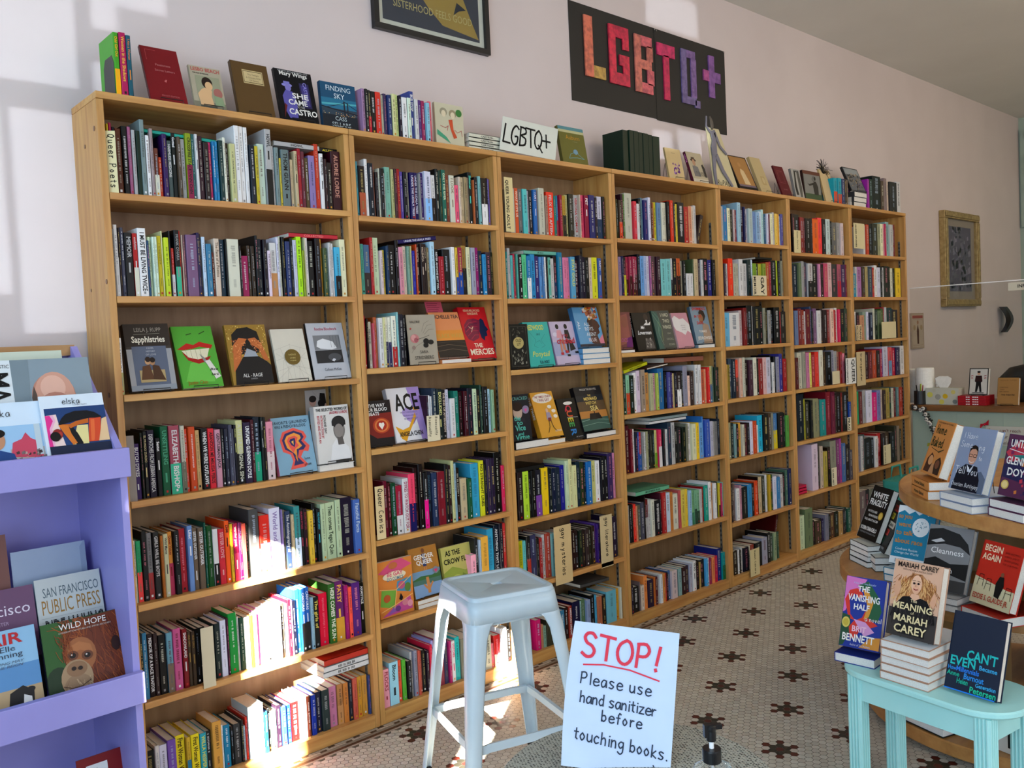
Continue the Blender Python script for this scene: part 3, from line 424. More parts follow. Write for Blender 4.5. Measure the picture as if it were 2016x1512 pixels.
5 2|3958 40 209 78a;3997 40 221 833;4037 32 212 943;4069 16 204 ccc;4086 57 216 723;4143 21 232 457;4164 20 203 222;4184 42 220 868;4226 51 207 ddd;4277 34 219 433;4311 52 210 311;4363 35 210 933;4398 44 218 ecb;4442 27 209 b33;4469 36 222 ddd;4504 27 213 d36;4531 55 212 222;4586 37 216 454
5 3|3954 36 192 622;3990 54 222 ccb;4044 36 225 aa9;4080 37 219 c8a;4117 28 217 dd7;4145 47 202 a44;4192 47 218 d43;4239 48 226 ddc;4287 39 215 543;4326 69 212 222;4394 40 220 99a;4434 40 213 aaa;4474 41 207 a76;4515 31 205 a33;4545 27 194 e9a;4572 46 193 222
5 4|*3952 78 286 123;4029 31 249 aa3;4061 55 231 443;4116 28 237 222;*4144 66 243 997;4210 33 230 776;*4243 74 230 299;4316 59 274 823;4375 50 270 724;4425 20 243 433;*4445 71 259 211;4517 21 255 822;*4537 73 257 222;4610 32 188 25a
5 5|*4115 75 290 dcd;4190 32 275 322;4223 35 266 cba;4257 49 228 ba5;4306 39 251 321;*4345 80 284 998;4425 40 287 847;4466 31 288 a49;4496 52 253 57a;4548 52 238 322;4600 41 197 556
5 6|*3938 72 208 cdb;*4010 92 241 786;4102 28 156 222;4131 66 148 543;4197 29 149 222;4226 29 144 325;4255 49 167 889;4304 20 161 221;4323 60 165 643;4383 50 165 332;4434 51 157 b96;4485 41 160 433;4526 31 164 244;4557 42 158 365;4599 21 153 999
6 0|4896 29 199 ddd;4925 40 206 c53;4965 60 213 222;5025 71 217 443;5096 41 220 aa8;5137 42 222 eec;5179 31 224 d9a;5210 21 226 c36;5231 53 242 9bb;5284 54 226 ccc;5338 43 229 833
6 1|4715 47 157 39b;4763 29 202 ccc;4792 68 203 b8b;4859 39 205 543;4898 39 206 ba7;4938 60 207 456;4998 30 203 b33;5028 45 218 eee;5073 47 205 dde;5120 31 211 222;5151 31 207 ccc;5182 63 217 332;5246 32 214 222;5278 43 205 ddc;5321 43 206 222;5364 77 208 ec3
6 2|4698 38 229 cc4;4736 29 193 ddd;4765 38 188 322;4803 58 169 c97;4861 49 191 9a9;4911 30 191 dde;4940 50 186 224;4990 30 213 ccb;5021 41 203 343;5062 62 198 786;5123 42 212 563;5165 21 221 b34;5186 32 221 ccc;5218 75 216 244;5292 109 201 322
6 3|4725 65 179 988;4789 66 179 322;4855 55 179 412;4911 56 182 733;4967 68 190 b53;5035 46 187 321;5081 35 196 a25;5116 23 195 23a;5140 88 209 ccd;5228 55 201 d66+79b;5283 49 194 b24;5332 49 197 325;5381 25 196 556;5406 68 205 ddd
6 4|4689 18 208 222;4707 65 220 3a7;4771 44 216 733;4815 44 223 aaa;4859 85 218 dde;4944 73 197 d28;5017 58 208 88b;5075 40 210 cba;5115 42 202 433;5157 60 214 a95;5217 36 211 254;5253 36 208 ccb;5290 37 206 722;5327 37 209 688;5364 62 205 a43
6 5|4698 22 243 444;4720 43 240 889;4763 33 236 ccc;4796 44 242 566;4840 90 214 222;4930 45 207 111;4975 46 212 ddd;5021 58 228 b33;5079 59 222 322;5138 72 225 543;5210 73 218 222;5283 37 256 443;5320 37 252 987;5357 37 226 332
6 6|4690 43 249 332;*4733 88 240 877;4821 67 239 444;4888 68 234 998;4956 92 228 222;5049 94 225 655;5143 96 222 222;*5239 123 217 444
0 T|69 16 189 5a3+fb0 Odd Girl Out/eb3;85 20 191 b26 Women in the Shadows/eb5;105 15 186 267 I Am a Woman/e94
1 T|940 15 161 a8a;955 13 162 222;969 13 160 333+c24;982 22 159 222;1004 25 160 d43;1029 13 153 bba;1042 15 160 546;1056 17 156 347;1074 17 162 dda;1091 15 163 cd9;1106 14 161 213;1120 25 157 eee;1145 18 158 ded;1163 21 188 459 BUS STOP/eee;1184 19 160 ddd;1203 16 161 648;1219 17 160 a36;1236 17 153 9cd;1254 15 163 e78
3 T|2422 42 203 132;2464 33 206 132;2497 38 206 132;2535 34 205 132;2569 44 204 132;2613 33 202 132;2645 57 199 132
5 T|4507 46 165 2ab+d52;4554 47 168 2ab+d52;4601 40 167 347;4641 37 171 433;4678 28 169 987
6 T|4984 30 202 a3a;5014 46 205 243;5061 123 232 122;5183 42 207 654;5225 46 229 988;5272 32 214 dcb;5303 114 211 333;5418 59 221 ddd ENDLESS GAME/322
0 2|*24 11 172 eee+bb8"""
SHELFW = ['top', 'second', 'third', 'fourth', 'fifth', 'sixth', 'bottom']
recs = []
for ln in BOOKS.strip().split('\n'):
    hd, body = ln.split('|'); c, r = hd.split(); c = int(c)
    z = TOPZ if r == 'T' else (SZ[c][int(r)] if int(r) < 6 else BASEZ); row = []
    for it in body.split(';'):
        q = it.split(' ', 4); star = q[0][0] == '*'
        row.append(dict(star=star or r == 'T', x=float(q[0].lstrip('*'))/1000, w=float(q[1])/1000, h=float(q[2])/1000, col=q[3], title=q[4] if len(q) > 4 else '', c=c, r=r, z=z+.0004))
    for i, k in enumerate(row): k['i'] = i; k['row'] = row
    recs += row
used = {}
def where(k): return (f"on top of {ORD[k['c']]} bookcase" if k['r'] == 'T' else f"{SHELFW[int(k['r'])]} shelf of {ORD[k['c']]} bookcase")
for k in recs:
    if not k['star']: continue
    sz = 'slim ' if k['w'] < .011 else 'thick ' if k['w'] > .026 else ''
    cs = k['col'].split('+'); cc = cname(cs[0]); c2 = cname(cs[1]) if len(cs) > 1 and len(cs[1]) == 3 else cc
    look = sz+(f'{cc} and {c2}' if c2 != cc else cc)+' book'
    row, i = k['row'], k['i']; nb = [cname(row[j]['col']) for j in (i-1, i+1) if 0 <= j < len(row)]
    tt = k['title'].rpartition('/')[0] or k['title']
    if tt: lab = f'{look} titled {tt.title()}, {where(k)}'
    elif i == 0: lab = f'{look} at the left end, {where(k)}'
    elif i == len(row)-1: lab = f'{look} at the right end, {where(k)}'
    else: lab = f'{look} between {nb[0]} and {nb[1]} ones, {where(k)}'
    k['look'] = look; k['lab'] = lab; used[lab] = used.get(lab, 0)+1
for k in recs:
    if k['star'] and (used[k['lab']] > 1 or len(k['lab'].split()) > 16):
        k['lab'] = f"{k['look']}, {nth(k['i'])} from the left, {where(k)}"
stuff = MB()
for n, k in enumerate(recs):
    rs = random.Random(n*7+3); d = min(rs.choice((.128, .135, .14, .15)), .205); y = YB+rs.choice((0, 0, .002, .004, .007, .011))
    gap = .0004 if k['w'] < .01 else .0007; x, w, h, z = k['x']+gap, k['w']-2*gap, k['h'], k['z']
    if k['star']:
        o = MB(); cover_shell(o, 0, w, h, 0, 0, d, k['col']); spine_face(o, 0, w, h, 0, 0, k['col'], k['title'], rs, d)
        bo = o.build('book', BOOKM, None, (x, y, z))
        tag(bo, k['lab'], 'book', (f"books standing on top of the {ORD[k['c']]} bookcase" if k['r'] == 'T' else f"books on the {SHELFW[int(k['r'])]} shelf of the {ORD[k['c']]} bookcase"))
        t = min(.0013, w*.14)+.0001; p = MB(); p.pen(rs.choice(('e9e2d2', 'e4dcc8', 'efeadf', 'ded3bb')), 0); p.box(t, w-t, .0035, d-.004, .0015, h-.003); p.build('page_block', ['paper_edges'], bo)
    else:
        t = min(.0012, w*.13); o = stuff; o.pen(k['col'].split('+')[0], 0); ch = min(.002, w*.2)
        o.prism([(x+ch, y), (x+w-ch, y), (x+w, y+ch), (x+w, y+ch+.001), (x, y+ch+.001), (x, y+ch)], z, z+h); o.box(x, x+t, y+ch, y+d, z, z+h); o.box(x+w-t, x+w, y+ch, y+d, z, z+h)
        o.pen('e6dfcf', 1); o.box(x+t, x+w-t, y+.004, y+d-.004, z+.001, z+h-.003); o.pen(None, 0)
        spine_face(o, x, w, h, z, y, k['col'], k['title'], rs, d)
tag(stuff.build('shelved_books', BOOKM), 'smaller book spines packed along the shelves of the farther bookcases', 'books', None, 'stuff')

# ---------------------------------------------------------------- books shown cover-out
def cover_art(mb, w, h, spec):
    """flat printed shapes on a cover: x to the right, z up, in percent of the cover"""
    lay = 0
    for sh in spec.split(';'):
        q = sh.strip().split(' ')
        if not q[0]: continue
        lay += 1; y = -.00018*lay; k = q[0]
        X = lambda v: float(v)/100*w
        Z = lambda v: float(v)/100*h
        CX = lambda v: min(max(v, .0004), w-.0004)
        CZ = lambda v: min(max(v, .0004), h-.0004)
        if k == 'r': x0, z0, x1, z1 = X(q[1]), Z(q[2]), X(q[3]), Z(q[4]); mb.pen(q[5], 0); mb.add([(x0, y, z0), (x1, y, z0), (x1, y, z1), (x0, y, z1)], [(0, 1, 2, 3)])
        elif k == 'e':
            mb.pen(q[5], 0); mb.add([(CX(X(q[1])+X(q[3])*math.cos(a*math.pi/10)), y, CZ(Z(q[2])+Z(q[4])*math.sin(a*math.pi/10))) for a in range(20)], [tuple(range(20))])
        elif k == 'p':
            pts = [(CX(X(q[i])), y, CZ(Z(q[i+1]))) for i in range(2, len(q)-1, 2)]; mb.pen(q[1], 0); mb.add(pts, [tuple(range(len(pts)))])
        elif k == 'l':
            pts = [(X(q[i]), Z(q[i+1])) for i in range(3, len(q)-1, 2)]; mb.pen(q[1], 0); strokes(mb, pts, (0, y, 0), (1, 0, 0), (0, 0, 1), float(q[2])/1000)
        elif k == 't': text(mb, ' '.join(q[7:]), (X(q[1]), y, Z(q[3])), (1, 0, 0), (0, 0, 1), Z(q[4]), q[5], X(q[2])-X(q[1]), int(q[6]))
        elif k == 'i': text(mb, ' '.join(q[7:]), (X(q[1]), y, Z(q[3])), (1, 0, 0), (0, 0, 1), Z(q[4]), q[5], X(q[2])-X(q[1]), int(q[6]), True, 0, .3)
        elif k == 'v': text(mb, ' '.join(q[6:]), (X(q[1]), y, Z(q[2])), (0, 0, -1), (1, 0, 0), X(q[4]), q[5], Z(q[2])-Z(q[3]), 1, False)
        elif k == 'h': hand(mb, ' '.join(q[6:]), (X(q[1]), y, Z(q[2])), (1, 0, 0), (0, 0, 1), Z(q[3]), q[4], float(q[5])/1000)
        elif k == 'n':                                 # specks: n count x0 z0 x1 z1 size colours...
            rs = random.Random(len(sh)); 
            for _ in range(int(q[1])):
                a, c_ = rs.uniform(float(q[2]), float(q[4])), rs.uniform(float(q[3]), float(q[5])); s_ = rs.uniform(.4, 1)*float(q[6]); mb.pen(rs.choice(q[7:]), 0)
                mb.add([(CX(X(i_)), y, CZ(Z(j_))) for i_, j_ in ((a, c_), (a+s_, c_+.2*s_), (a+.8*s_, c_+s_), (a-.2*s_, c_+.7*s_))], [(0, 1, 2, 3)])
        elif k == 'w':                                 # wisps of hair or fur: w count x0 z0 x1 z1 length angle spread width colours...
            rs = random.Random(len(sh))
            for _ in range(int(q[1])):
                a, c_, an = rs.uniform(float(q[2]), float(q[4])), rs.uniform(float(q[3]), float(q[5])), math.radians(float(q[7])+rs.uniform(-1, 1)*float(q[8])); l_ = float(q[6])*rs.uniform(.6, 1.2); mb.pen(rs.choice(q[10:]), 0)
                b_ = an+rs.uniform(-.5, .5); strokes(mb, [(CX(X(i_)), CZ(Z(j_))) for i_, j_ in ((a, c_), (a+l_*.5*math.cos(an), c_+l_*.5*math.sin(an)), (a+l_*.5*(math.cos(an)+math.cos(b_)), c_+l_*.5*(math.sin(an)+math.sin(b_))))], (0, y-.00001*(_ % 9), 0), (1, 0, 0), (0, 0, 1), float(q[9])/1000)
COV = {}
for ln in """redbook~dark red cloth book on a wire easel, second display from the left~8a2128~7a1b22~l c66 1 12 94 12 75;l c66 1 12 94 40 94;t 25 80 66 4 c88 0 Passionate;t 28 82 56 4 c88 0 Secret Letters;p c77 52 36 56 42 50 40 54 44 47 38;t 32 80 10 3 c77 0 PRIVATE EDITION
beach~cream paperback with a bare shouldered woman titled Lesbo Beach~b9b09a~a39a86~r 0 0 100 16 8e8a78;t 5 97 89 8 c0605a 1 LESBO BEACH;t 10 60 82 3 222 1 THE GULF OF PLEASURE;r 15 16 92 78 a6a68c;p e0bb90 20 8 16 34 30 46 52 54 62 44 58 30 62 8;e 50 62 17 14 3a2a22;e 54 55 12 10 e0bb90;e 80 40 14 12 b47a70;p 9a8 66 10 66 34 92 30 96 10;r 18 0 70 8 5f6058
brown~plain brown old book with a pale paper label~6e5532~5c4629~r 28 60 84 86 cdb98a;r 30 62 82 84 5a4528;r 31 63 81 83 d2bf92;t 40 74 76 3 765 0 The Twilight;t 36 78 70 3 765 0 A COLLECTION;t 38 76 65 3 765 0 Of Verses
castro~black paperback with a purple hatted figure titled She Came to the Castro~17151c~101015~r 62 30 88 78 3a3460;r 66 34 84 74 544c8c;t 4 96 89 8 e8e6e0 1 Mary Wings;t 10 90 96 2.5 ccc 0 A MYSTERY FROM THE GOLDEN GATE;e 28 70 14 3.5 9a98d6;r 20 71 36 77 8b88ca;e 30 65 8 7 8e88c8;p 6e68b0 14 20 12 48 22 60 40 58 48 40 44 6 22 6;v 72 80 40 9 9c95d8 CASTRO;p 733 8 4 20 30 14 34;t 30 88 46 10 f0eee8 1 SHE;t 20 80 33 10 f0eee8 1 CAME;t 46 66 27 4 e0dcd4 0 TO THE;t 22 98 14 11 f0eee8 1 CASTRO
sky~blue paperback with a lit bridge titled Finding Sky~1f5d7e~174a66~r 0 44 100 66 2f7f9e;r 0 30 100 44 3b5060;r 0 0 100 30 1c2a38;p 5fb6c0 0 50 100 56 100 60 0 54;l 223 4 0 46 100 36;l 223 2 10 44 64 58 64 62 100 46;r 62 24 66 62 2a3340;r 72 22 75 60 2a3340;n 26 2 28 98 34 2 eb7 fd9;t 4 96 82 11 dfeef4 0 FINDING;t 26 76 66 11 dfeef4 0 SKY;t 26 76 18 9 c8d8dc 0 CASS;t 14 88 5 9 c8d8dc 0 SELLARS
mangacover~pale comic cover of two sketched youths with a green leaf~d2cdb4~c0b89c~e 30 80 13 10 a6a08a;e 62 78 13 10 a89c80;e 30 76 8 8 e4d8bc;e 62 74 8 8 e4d8bc;e 84 82 11 9 4b8a48;p d2603c 46 62 60 64 62 40 74 22 62 18 52 40;l b55 2 16 46 34 42 44 48 40 36;l b55 2 66 40 76 34 90 40 92 26;p 5a8 4 36 36 20 50 6 30 14 4 24;r 0 0 100 4 a66
auburn~green jacketed book in shiny cellophane behind the white card sign~7d7a3e~6d6a34~r 0 90 100 100 6a9aa0;r 0 84 100 91 c9c69a;t 25 80 66 12 c99a3a 0 Auburn;t 40 80 60 3 aa8 0 a novel;l 7fb0b4 2.2 26 14 34 26 46 30 60 38 66 26 86 16 60 18 40 16 26 14;e 55 33 9 7 8ab
violets~cream booklet with a purple flower print on a wire easel~d8c294~c8b284~t 25 75 84 3 876 0 SONGS;n 26 34 16 74 56 9 6a2f8a 8a4aa6 7a3c98 b48ac6;l 678 1.5 50 10 55 30
hatman~cream paperback with a man in a hat beside a maroon spine~c9bda2~6a2740+e9d+HATTIE~r 0 0 100 12 d8d0bc;e 36 74 18 5 5a4a3c;r 26 74 46 84 6a5848;e 36 66 10 11 c6a082;p 8e8a86 18 20 20 54 36 56 54 52 58 20;t 20 90 30 7 555 0 COLIN;t 40 96 22 7 555 0 SPOON;p 4a4440 84 20 80 60 90 64 98 50 96 20
blacktan~tan cover with a pale figure and a broad black lettered spine~b08a58~1b1713+d8c8a0+Nobody Knows~r 0 0 100 100 2a1c12;r 5 12 95 97 b98f58;p e2cba0 40 14 38 50 46 62 60 56 66 30 70 14;e 48 74 8 7 c59a66;r 5 6 95 12 8a7a86
parchment~plain parchment coloured book right of the tan cover~cdbb90~bfac80~r 38 22 76 46 c2ac7c;e 60 34 12 9 d2c096;l a98 1 20 10 80 10
maroon~maroon cloth book with a stamped border on a wire easel~74242c~641c24~l b77 1.2 22 44 78 44 78 84 22 84 22 44;l a66 1 28 48 72 48 72 80 28 80 28 48;t 30 74 20 4 b88 0 SONNETS
silver~narrow black and white photo cover right of the maroon book~b8b6b0~8a8884~p 2a2824 14 10 10 40 24 70 30 96 44 92 34 40 40 10;p 6a6862 56 4 60 90 84 96 92 40 80 4;t 20 90 90 6 444 1 AIMEE
dancer~dark cover of a robed dancer raising one arm over green ground~2a2620~3a1c16~r 4 0 96 92 8c8c88;r 4 0 96 22 3c5a36;r 0 88 100 100 6e3a28;p 1c1a1a 56 20 52 50 60 66 72 66 82 48 80 20;p 1c1a1a 58 62 30 54 20 58 32 48 56 54;e 66 76 6 7 2a2420;l 1c1a1a 3 60 64 50 74 60 84
cream3~cream cover with fine figure drawing in front of a dark feather~d8c39a~c7b080~l a98 1 30 20 44 60 60 70 50 84;l a98 1 60 16 58 50 70 64;r 20 94 60 112 d9cdb0;l 766 1 30 98 50 108
photo~framed crowd photograph propped on three white boxes~4a4a4c~333~r 4 4 96 96 7d8286;r 4 70 96 96 a4abae;n 70 6 8 90 70 9 55504c 8a847e b7a890 3c3a3c 9c8f7c
sapph~dark blue-grey hardback titled Sapphistries with two seated women~4c423a~3e3630~r 0 66 100 100 3f352e;r 0 0 12 62 a8a8aa;r 88 0 100 62 a8a8aa;r 12 6 88 66 6c7486;r 0 0 100 8 9aa0a8;l aa9 .8 20 84 78 85;t 22 82 88 6 a9a196 0 LEILA J. RUPP;t 14 88 72 9 e9e2d2 1 Sapphistries;t 44 60 62 2.6 c8c8cc 0 A GLOBAL;t 42 62 57 2.6 c8c8cc 0 HISTORY;t 40 64 52 2.6 c8c8cc 0 OF LOVE;r 22 12 78 30 b9a478;p 6d4a30 24 16 30 36 46 38 52 16;p 5c3e28 50 16 52 38 66 36 74 20 78 14;e 42 43 6 5 caa27c;e 52 42 6 5 b98f6a;e 43 46 6 4 3c2a20;e 53 45 6 4 2f211a
bite~green cover of a red lipped grin biting a paper strip~67b24a~4c8c36~p 7cc65c 10 10 30 40 60 44 90 30 80 8;l 3a5a2c 3 34 86 46 88;l 3a5a2c 3 66 87 80 91;p c8342e 4 62 30 72 46 69 62 74 94 68 88 62 60 66 44 63 20 61;p b02b28 14 58 26 44 50 38 74 42 84 50 60 46 36 48;p e9e2c6 14 60 84 63 74 48 50 45 28 49;l a99c74 1 24 62 26 48;l a99c74 1 36 63 37 46;l a99c74 1 48 63 49 45;l a99c74 1 60 63 60 46;p 9a9a94 56 54 68 46 76 34 64 40;p e4e0d6 66 42 78 44 98 16 84 12;i 70 96 26 4 222 1 Bite;i 72 96 18 4 222 1 hard.;t 14 62 5 6 b06a20 0 Justin Chin
allrage~gold glitter cover of a faceless person holding the head titled All-Rage~a8873c~8a6e2e~n 150 0 40 97 97 3 d2b45c 8a6c28 e6cf84 b8963f;p 14141a 12 66 14 84 30 94 56 96 78 88 84 66 74 52 26 50;p c77843 6 22 14 66 30 78 50 76 34 62 28 40 16 26;p c77843 98 38 84 68 70 78 52 76 60 66 76 58 84 40;n 90 8 34 46 74 2.5 e2955a b0622e efb07a;n 70 56 50 88 74 2.5 e2955a b0622e efb07a;p 121216 40 58 52 74 62 60 58 54;p aab0b8 34 44 46 60 66 54 72 44;p 14151c 6 0 10 24 34 46 72 46 92 36 100 30 100 0;t 26 74 12 6 e8e6e2 0 ALL - RAGE;t 44 60 8 2.4 aaa 0 DARREN
net~white booklet with a fine radial net and a gold disc~ddd8ca~c8c3b4~l aaa39a .5 0 60 50 70 100 60;l aaa39a .5 8 0 24 40 50 54 76 40 92 0;l aaa39a .5 24 0 36 30 50 40 66 30 78 0;l aaa39a .5 0 40 50 50 100 40;l aaa39a .5 0 20 50 30 100 22;l aaa39a .5 50 0 50 72;l aaa39a .5 20 64 40 0;l aaa39a .5 80 64 60 0;l aaa39a .5 4 54 100 6;l aaa39a .5 96 54 0 6;e 52 46 24 15 7d6830;t 38 66 49 3 d8c88a 0 RADIUS;t 38 66 43 2.4 d8c88a 0 LINES;t 40 64 38 2 d8c88a 0 POEMS
blood~grey cover with two stacked bed photographs at the right of third row~c3c6cc~222~t 22 82 87 5 b0405a 1 Routine Bloodwork;r 14 52 86 78 8b8d90;p e4e6e8 20 58 24 68 40 72 66 66 74 54 60 52 30 54;l 55585c 1 60 56 60 76;l 55585c 1 68 56 68 76;l 55585c 1 76 56 76 76;l 55585c 1 84 58 84 76;r 14 28 86 51 34363a;e 64 38 18 7 5c5e62;p d8d8dc 54 32 60 36 66 34 60 30;t 30 76 14 5 4a5560 0 Colleen McKee
bulldog~pale blue cover with a wavy rainbow head outline~8fb4c8~d98aa4~t 2 94 88 5 2f4656 1 FAVORITE GIRLFRIEND;t 6 88 81 5 2f4656 1 WAS A FRENCH BULLDOG;p e8685c 14 60 24 74 54 80 80 72 86 62 78 56 90 46 84 36 72 38 62 28 78 14 70 10 30 8 40 22 36 34 18 40;p 3c3a70 20 60 30 71 54 75 74 69 78 62 70 56 80 46 72 40 60 40 54 28 68 16 40 14 46 24 42 36 24 44;p f0a44c 26 59 34 67 54 71 68 66 70 61 62 56 70 47 60 43 54 42 48 28 52 20 48 34 30 46;p e8685c 32 58 38 64 54 66 62 62 56 55 62 48 52 44 44 36 36 48;p 3c3a70 38 57 42 61 54 62 54 54 50 46 42 50;p f0c060 43 56 49 58 48 50;h 70 22 5 234 .9 lynn;h 68 12 5 234 .9 pham
selected~white hardback with a portrait photo titled The Selected Works~dcdad6~c4c2be~p 8c8c8c 40 4 42 24 60 36 66 30 84 26 98 4;p e6e6e6 36 4 44 30 56 40 74 36 92 24 96 4;e 68 56 17 17 8a8480;p 6c6662 60 44 76 44 80 30 62 30;e 68 70 20 11 2a2828;r 48 64 88 72 2a2828;e 67 55 13 12 98918c;t 6 96 91 5 222 1 THE SELECTED WORKS OF;t 44 96 85 4.5 b8455a 1 AUDRE LORDE;v 8 84 36 6 c04a58 EDITED AND WITH AN;v 17 84 44 6 c04a58 INTRODUCTION BY;v 26 84 52 6 333 ROXANE GAY;r 50 0 96 4 444
valerie~grey-beige cover with a pink rose and wing line drawing~b4ac9c~23262e~l 67625a .8 50 66 60 82 78 88;l 67625a .8 54 62 70 78 86 80;l 67625a .8 58 60 76 70 92 70;l 67625a .8 10 24 30 38 50 44;e 24 52 15 9 c98a8a;e 20 54 8 6 dba6a2;e 28 49 7 5 b06a70;e 62 46 10 6 2c2a28;e 78 44 10 5 34322e;e 60 38 9 5 2c2a28;l 3a3834 1.4 30 50 56 54 74 58;e 12 72 3 2 b5524e;e 18 34 6 4 9c8a80;t 8 48 83 5 4a463e 0 VALERIE;t 36 66 22 6 4a463e 0 SARA;t 18 84 10 7 4a463e 0 STRIDSBERG
blackwave~orange sunset cover over dark sea titled Black Wave~e0915a~c98250~r 0 56 100 100 e8a06e;r 0 36 100 60 e9a04c;r 0 0 100 37 3a332e;l 7a6a58 2 0 24 40 28 100 22;l 8a7a68 1.5 0 14 50 18 100 12;l 5a4e44 2 0 32 60 34 100 31;t 6 96 86 8 6a5a52 1 MICHELLE TEA;t 8 96 42 10 d8b05c 1 BLACK WAVE
mercies~bright red hardback with a navy profile titled The Mercies~cf2430~b31c28~p 1d2f56 62 40 58 62 66 74 76 78 84 74 86 64 94 56 86 52 86 44 76 42 72 34;p 8a2a4c 6 50 10 66 26 76 50 78 70 74 64 60 54 40 30 34 14 38;l c23a58 2 10 60 30 70 58 72;l c23a58 2 10 52 34 62 56 62;l c23a58 2 14 44 36 54 56 54;l c23a58 2 24 38 40 46 56 46;l 4a2448 2 12 56 32 66 58 68;l e6c0a8 2.4 30 52 40 62 32 58 24 62;t 18 78 91 4.5 f0c8a8 1 KIRAN MILLWOOD;t 30 68 85 4.5 f0c8a8 1 HARGRAVE;t 28 58 22 8 f3e2cc 1 THE;t 8 94 8 11 f3e2cc 1 MERCIES
wayblood~dark cover with a glowing white heart in a red ring~23191a~171112~r 14 18 100 72 8e2a1c;p 23191a 14 30 40 18 14 18;e 60 45 30 17 c2512a;e 60 45 24 14 e08a4a;e 60 45 18 11 b83a20;p f3ece2 60 36 50 46 52 51 58 51 60 49 62 51 68 51 70 46;t 14 84 86 7 eee 1 THE WAY;t 8 86 77 7 eee 1 OUR BLOOD;t 14 60 68 7 eee 1 BEATS
ace~white hardback with purple and yellow shapes titled Ace~e6e4e6~d8d6da~p b49ad4 62 100 100 100 100 0 78 0 74 40 50 56 44 40 62 30 70 62;e 52 52 18 10 b9a4d6;p e4ac2c 6 30 18 6 30 0 40 12 74 44 72 52 46 26 26 22;r 70 56 86 62 e4ac2c;t 18 90 58 30 1b1a1c 1 ACE;t 28 80 52 3 8a7aa8 0 WHAT ASEXUALITY;t 34 80 46 3 8a7aa8 0 REVEALS ABOUT;t 36 80 40 3 8a7aa8 0 DESIRE SOCIETY;t 14 84 10 8 26222a 1 ANGELA CHEN
begay~bright comic cover patchwork titled Be Gay Do Comics~d9904a~b8743a~p d8628a 0 80 40 98 70 100 100 86 60 78 20 76;p 7fae4e 2 22 42 14 50 46 8 50;p 5b9ab8 50 44 54 60 96 64 92 36;p c95f9c 6 2 96 6 90 30 40 16;p 9a6ab4 20 4 50 8 44 18;e 44 90 13 6 c87a50;e 22 34 10 7 b8643a;e 66 52 10 7 c66a8a;e 84 46 9 8 6a8a4a;e 74 20 9 6 d48a9a;e 52 12 8 5 7a4a8a;e 88 16 8 6 e0a0b0;p 2a2228 56 28 62 38 68 30 64 24;l eac080 3 2 52 48 46 96 66;l eac080 3 50 46 42 14;l eac080 3 4 12 46 20 96 32;e 46 72 34 8 e8dcc0;t 20 74 72 7 d8507a 1 BE GAY;t 24 72 64 6 5a8a9a 1 DO COMICS
gender~brown and blue cover of a figure above water titled Gender Queer~b88640~9c7038~r 0 0 100 52 7fa0bc;p 4f7a4a 0 36 30 42 70 40 100 46 100 34 0 26;r 0 24 100 34 5c7f74;r 0 0 100 25 8aa6c8;r 44 60 56 86 3a4a78;e 50 92 6 5 8a5c3c;r 45 52 49 60 c8905c;r 51 52 55 60 c8905c;r 46 6 56 38 c8905c;p c8905c 44 14 34 24 38 26 48 18;p c8905c 56 14 70 26 66 28 52 18;t 14 84 76 9 f2efe8 1 GENDER;t 12 86 65 9 f2efe8 1 QUEER;e 84 48 11 7 8a8e98;p d84a80 77 50 91 50 84 43
crow~pale yellow-green cover titled As the Crow Flies~c4bf74~a8a45c~p 9aa850 0 0 0 50 30 60 70 48 100 56 100 0;p 7d8c40 10 0 30 40 50 20 60 44 90 30 96 0;e 40 34 16 9 b9c06a;e 60 20 18 10 8ea04a;e 34 16 8 6 5c4a30;t 12 60 82 10 1c1b16 1 AS THE;t 4 96 66 10 1c1b16 1 CROW FLIES
oldcover~dark engraved cover with a gold medallion at the shelf's left~262623~1a1a18~l 77776a 1 10 6 90 6 90 94 10 94 10 6;n 40 12 8 84 40 7 8a8a7c 5c5c52 a6a698;n 20 14 70 84 90 6 6a6a5e 4a4a42;e 48 58 27 13 c2b47c;t 34 64 60 7 5c522a 1 OLD;t 36 62 52 6 5c522a 1 LIT
redwood~turquoise hardback with yellow lettering titled Redwood and Ponytail~3cb8b0~2ea29a~l 2c8c88 1.4 20 78 40 60 30 46 44 42;l 2c8c88 1.4 80 72 60 58 74 46 58 42;l 2c8c88 1.4 40 54 54 58 62 50;t 12 80 82 11 d8dc5c 1 REDWOOD;h 46 70 6 245 1 and;i 14 84 22 12 d8dc5c 0 Ponytail;t 40 78 6 7 245 1 K.A. HOLT
crushed~lilac cover of two walking friends titled You Crushed~c9bcd2~a99cb8~r 0 20 100 52 a9aecb;e 16 70 9 5 dcd6e4;e 30 88 7 6 231c1e;e 66 88 7 6 1d191c;p d8a0a8 20 62 26 80 42 80 48 60;p 1c1a20 54 60 58 80 74 80 78 58;p c98c70 26 30 30 60 36 60 34 28;p c98c70 38 34 40 60 46 60 50 32;p 1c1a20 54 28 56 58 66 58 60 26;p 1c1a20 66 30 68 58 78 56 90 34;r 24 22 36 28 c0303c;r 44 26 56 32 c0303c;r 50 18 62 23 1c1a1e;r 84 24 98 29 1c1a1e;t 34 74 64 9 c8384c 0 you;t 16 92 48 13 c8384c 1 crushed
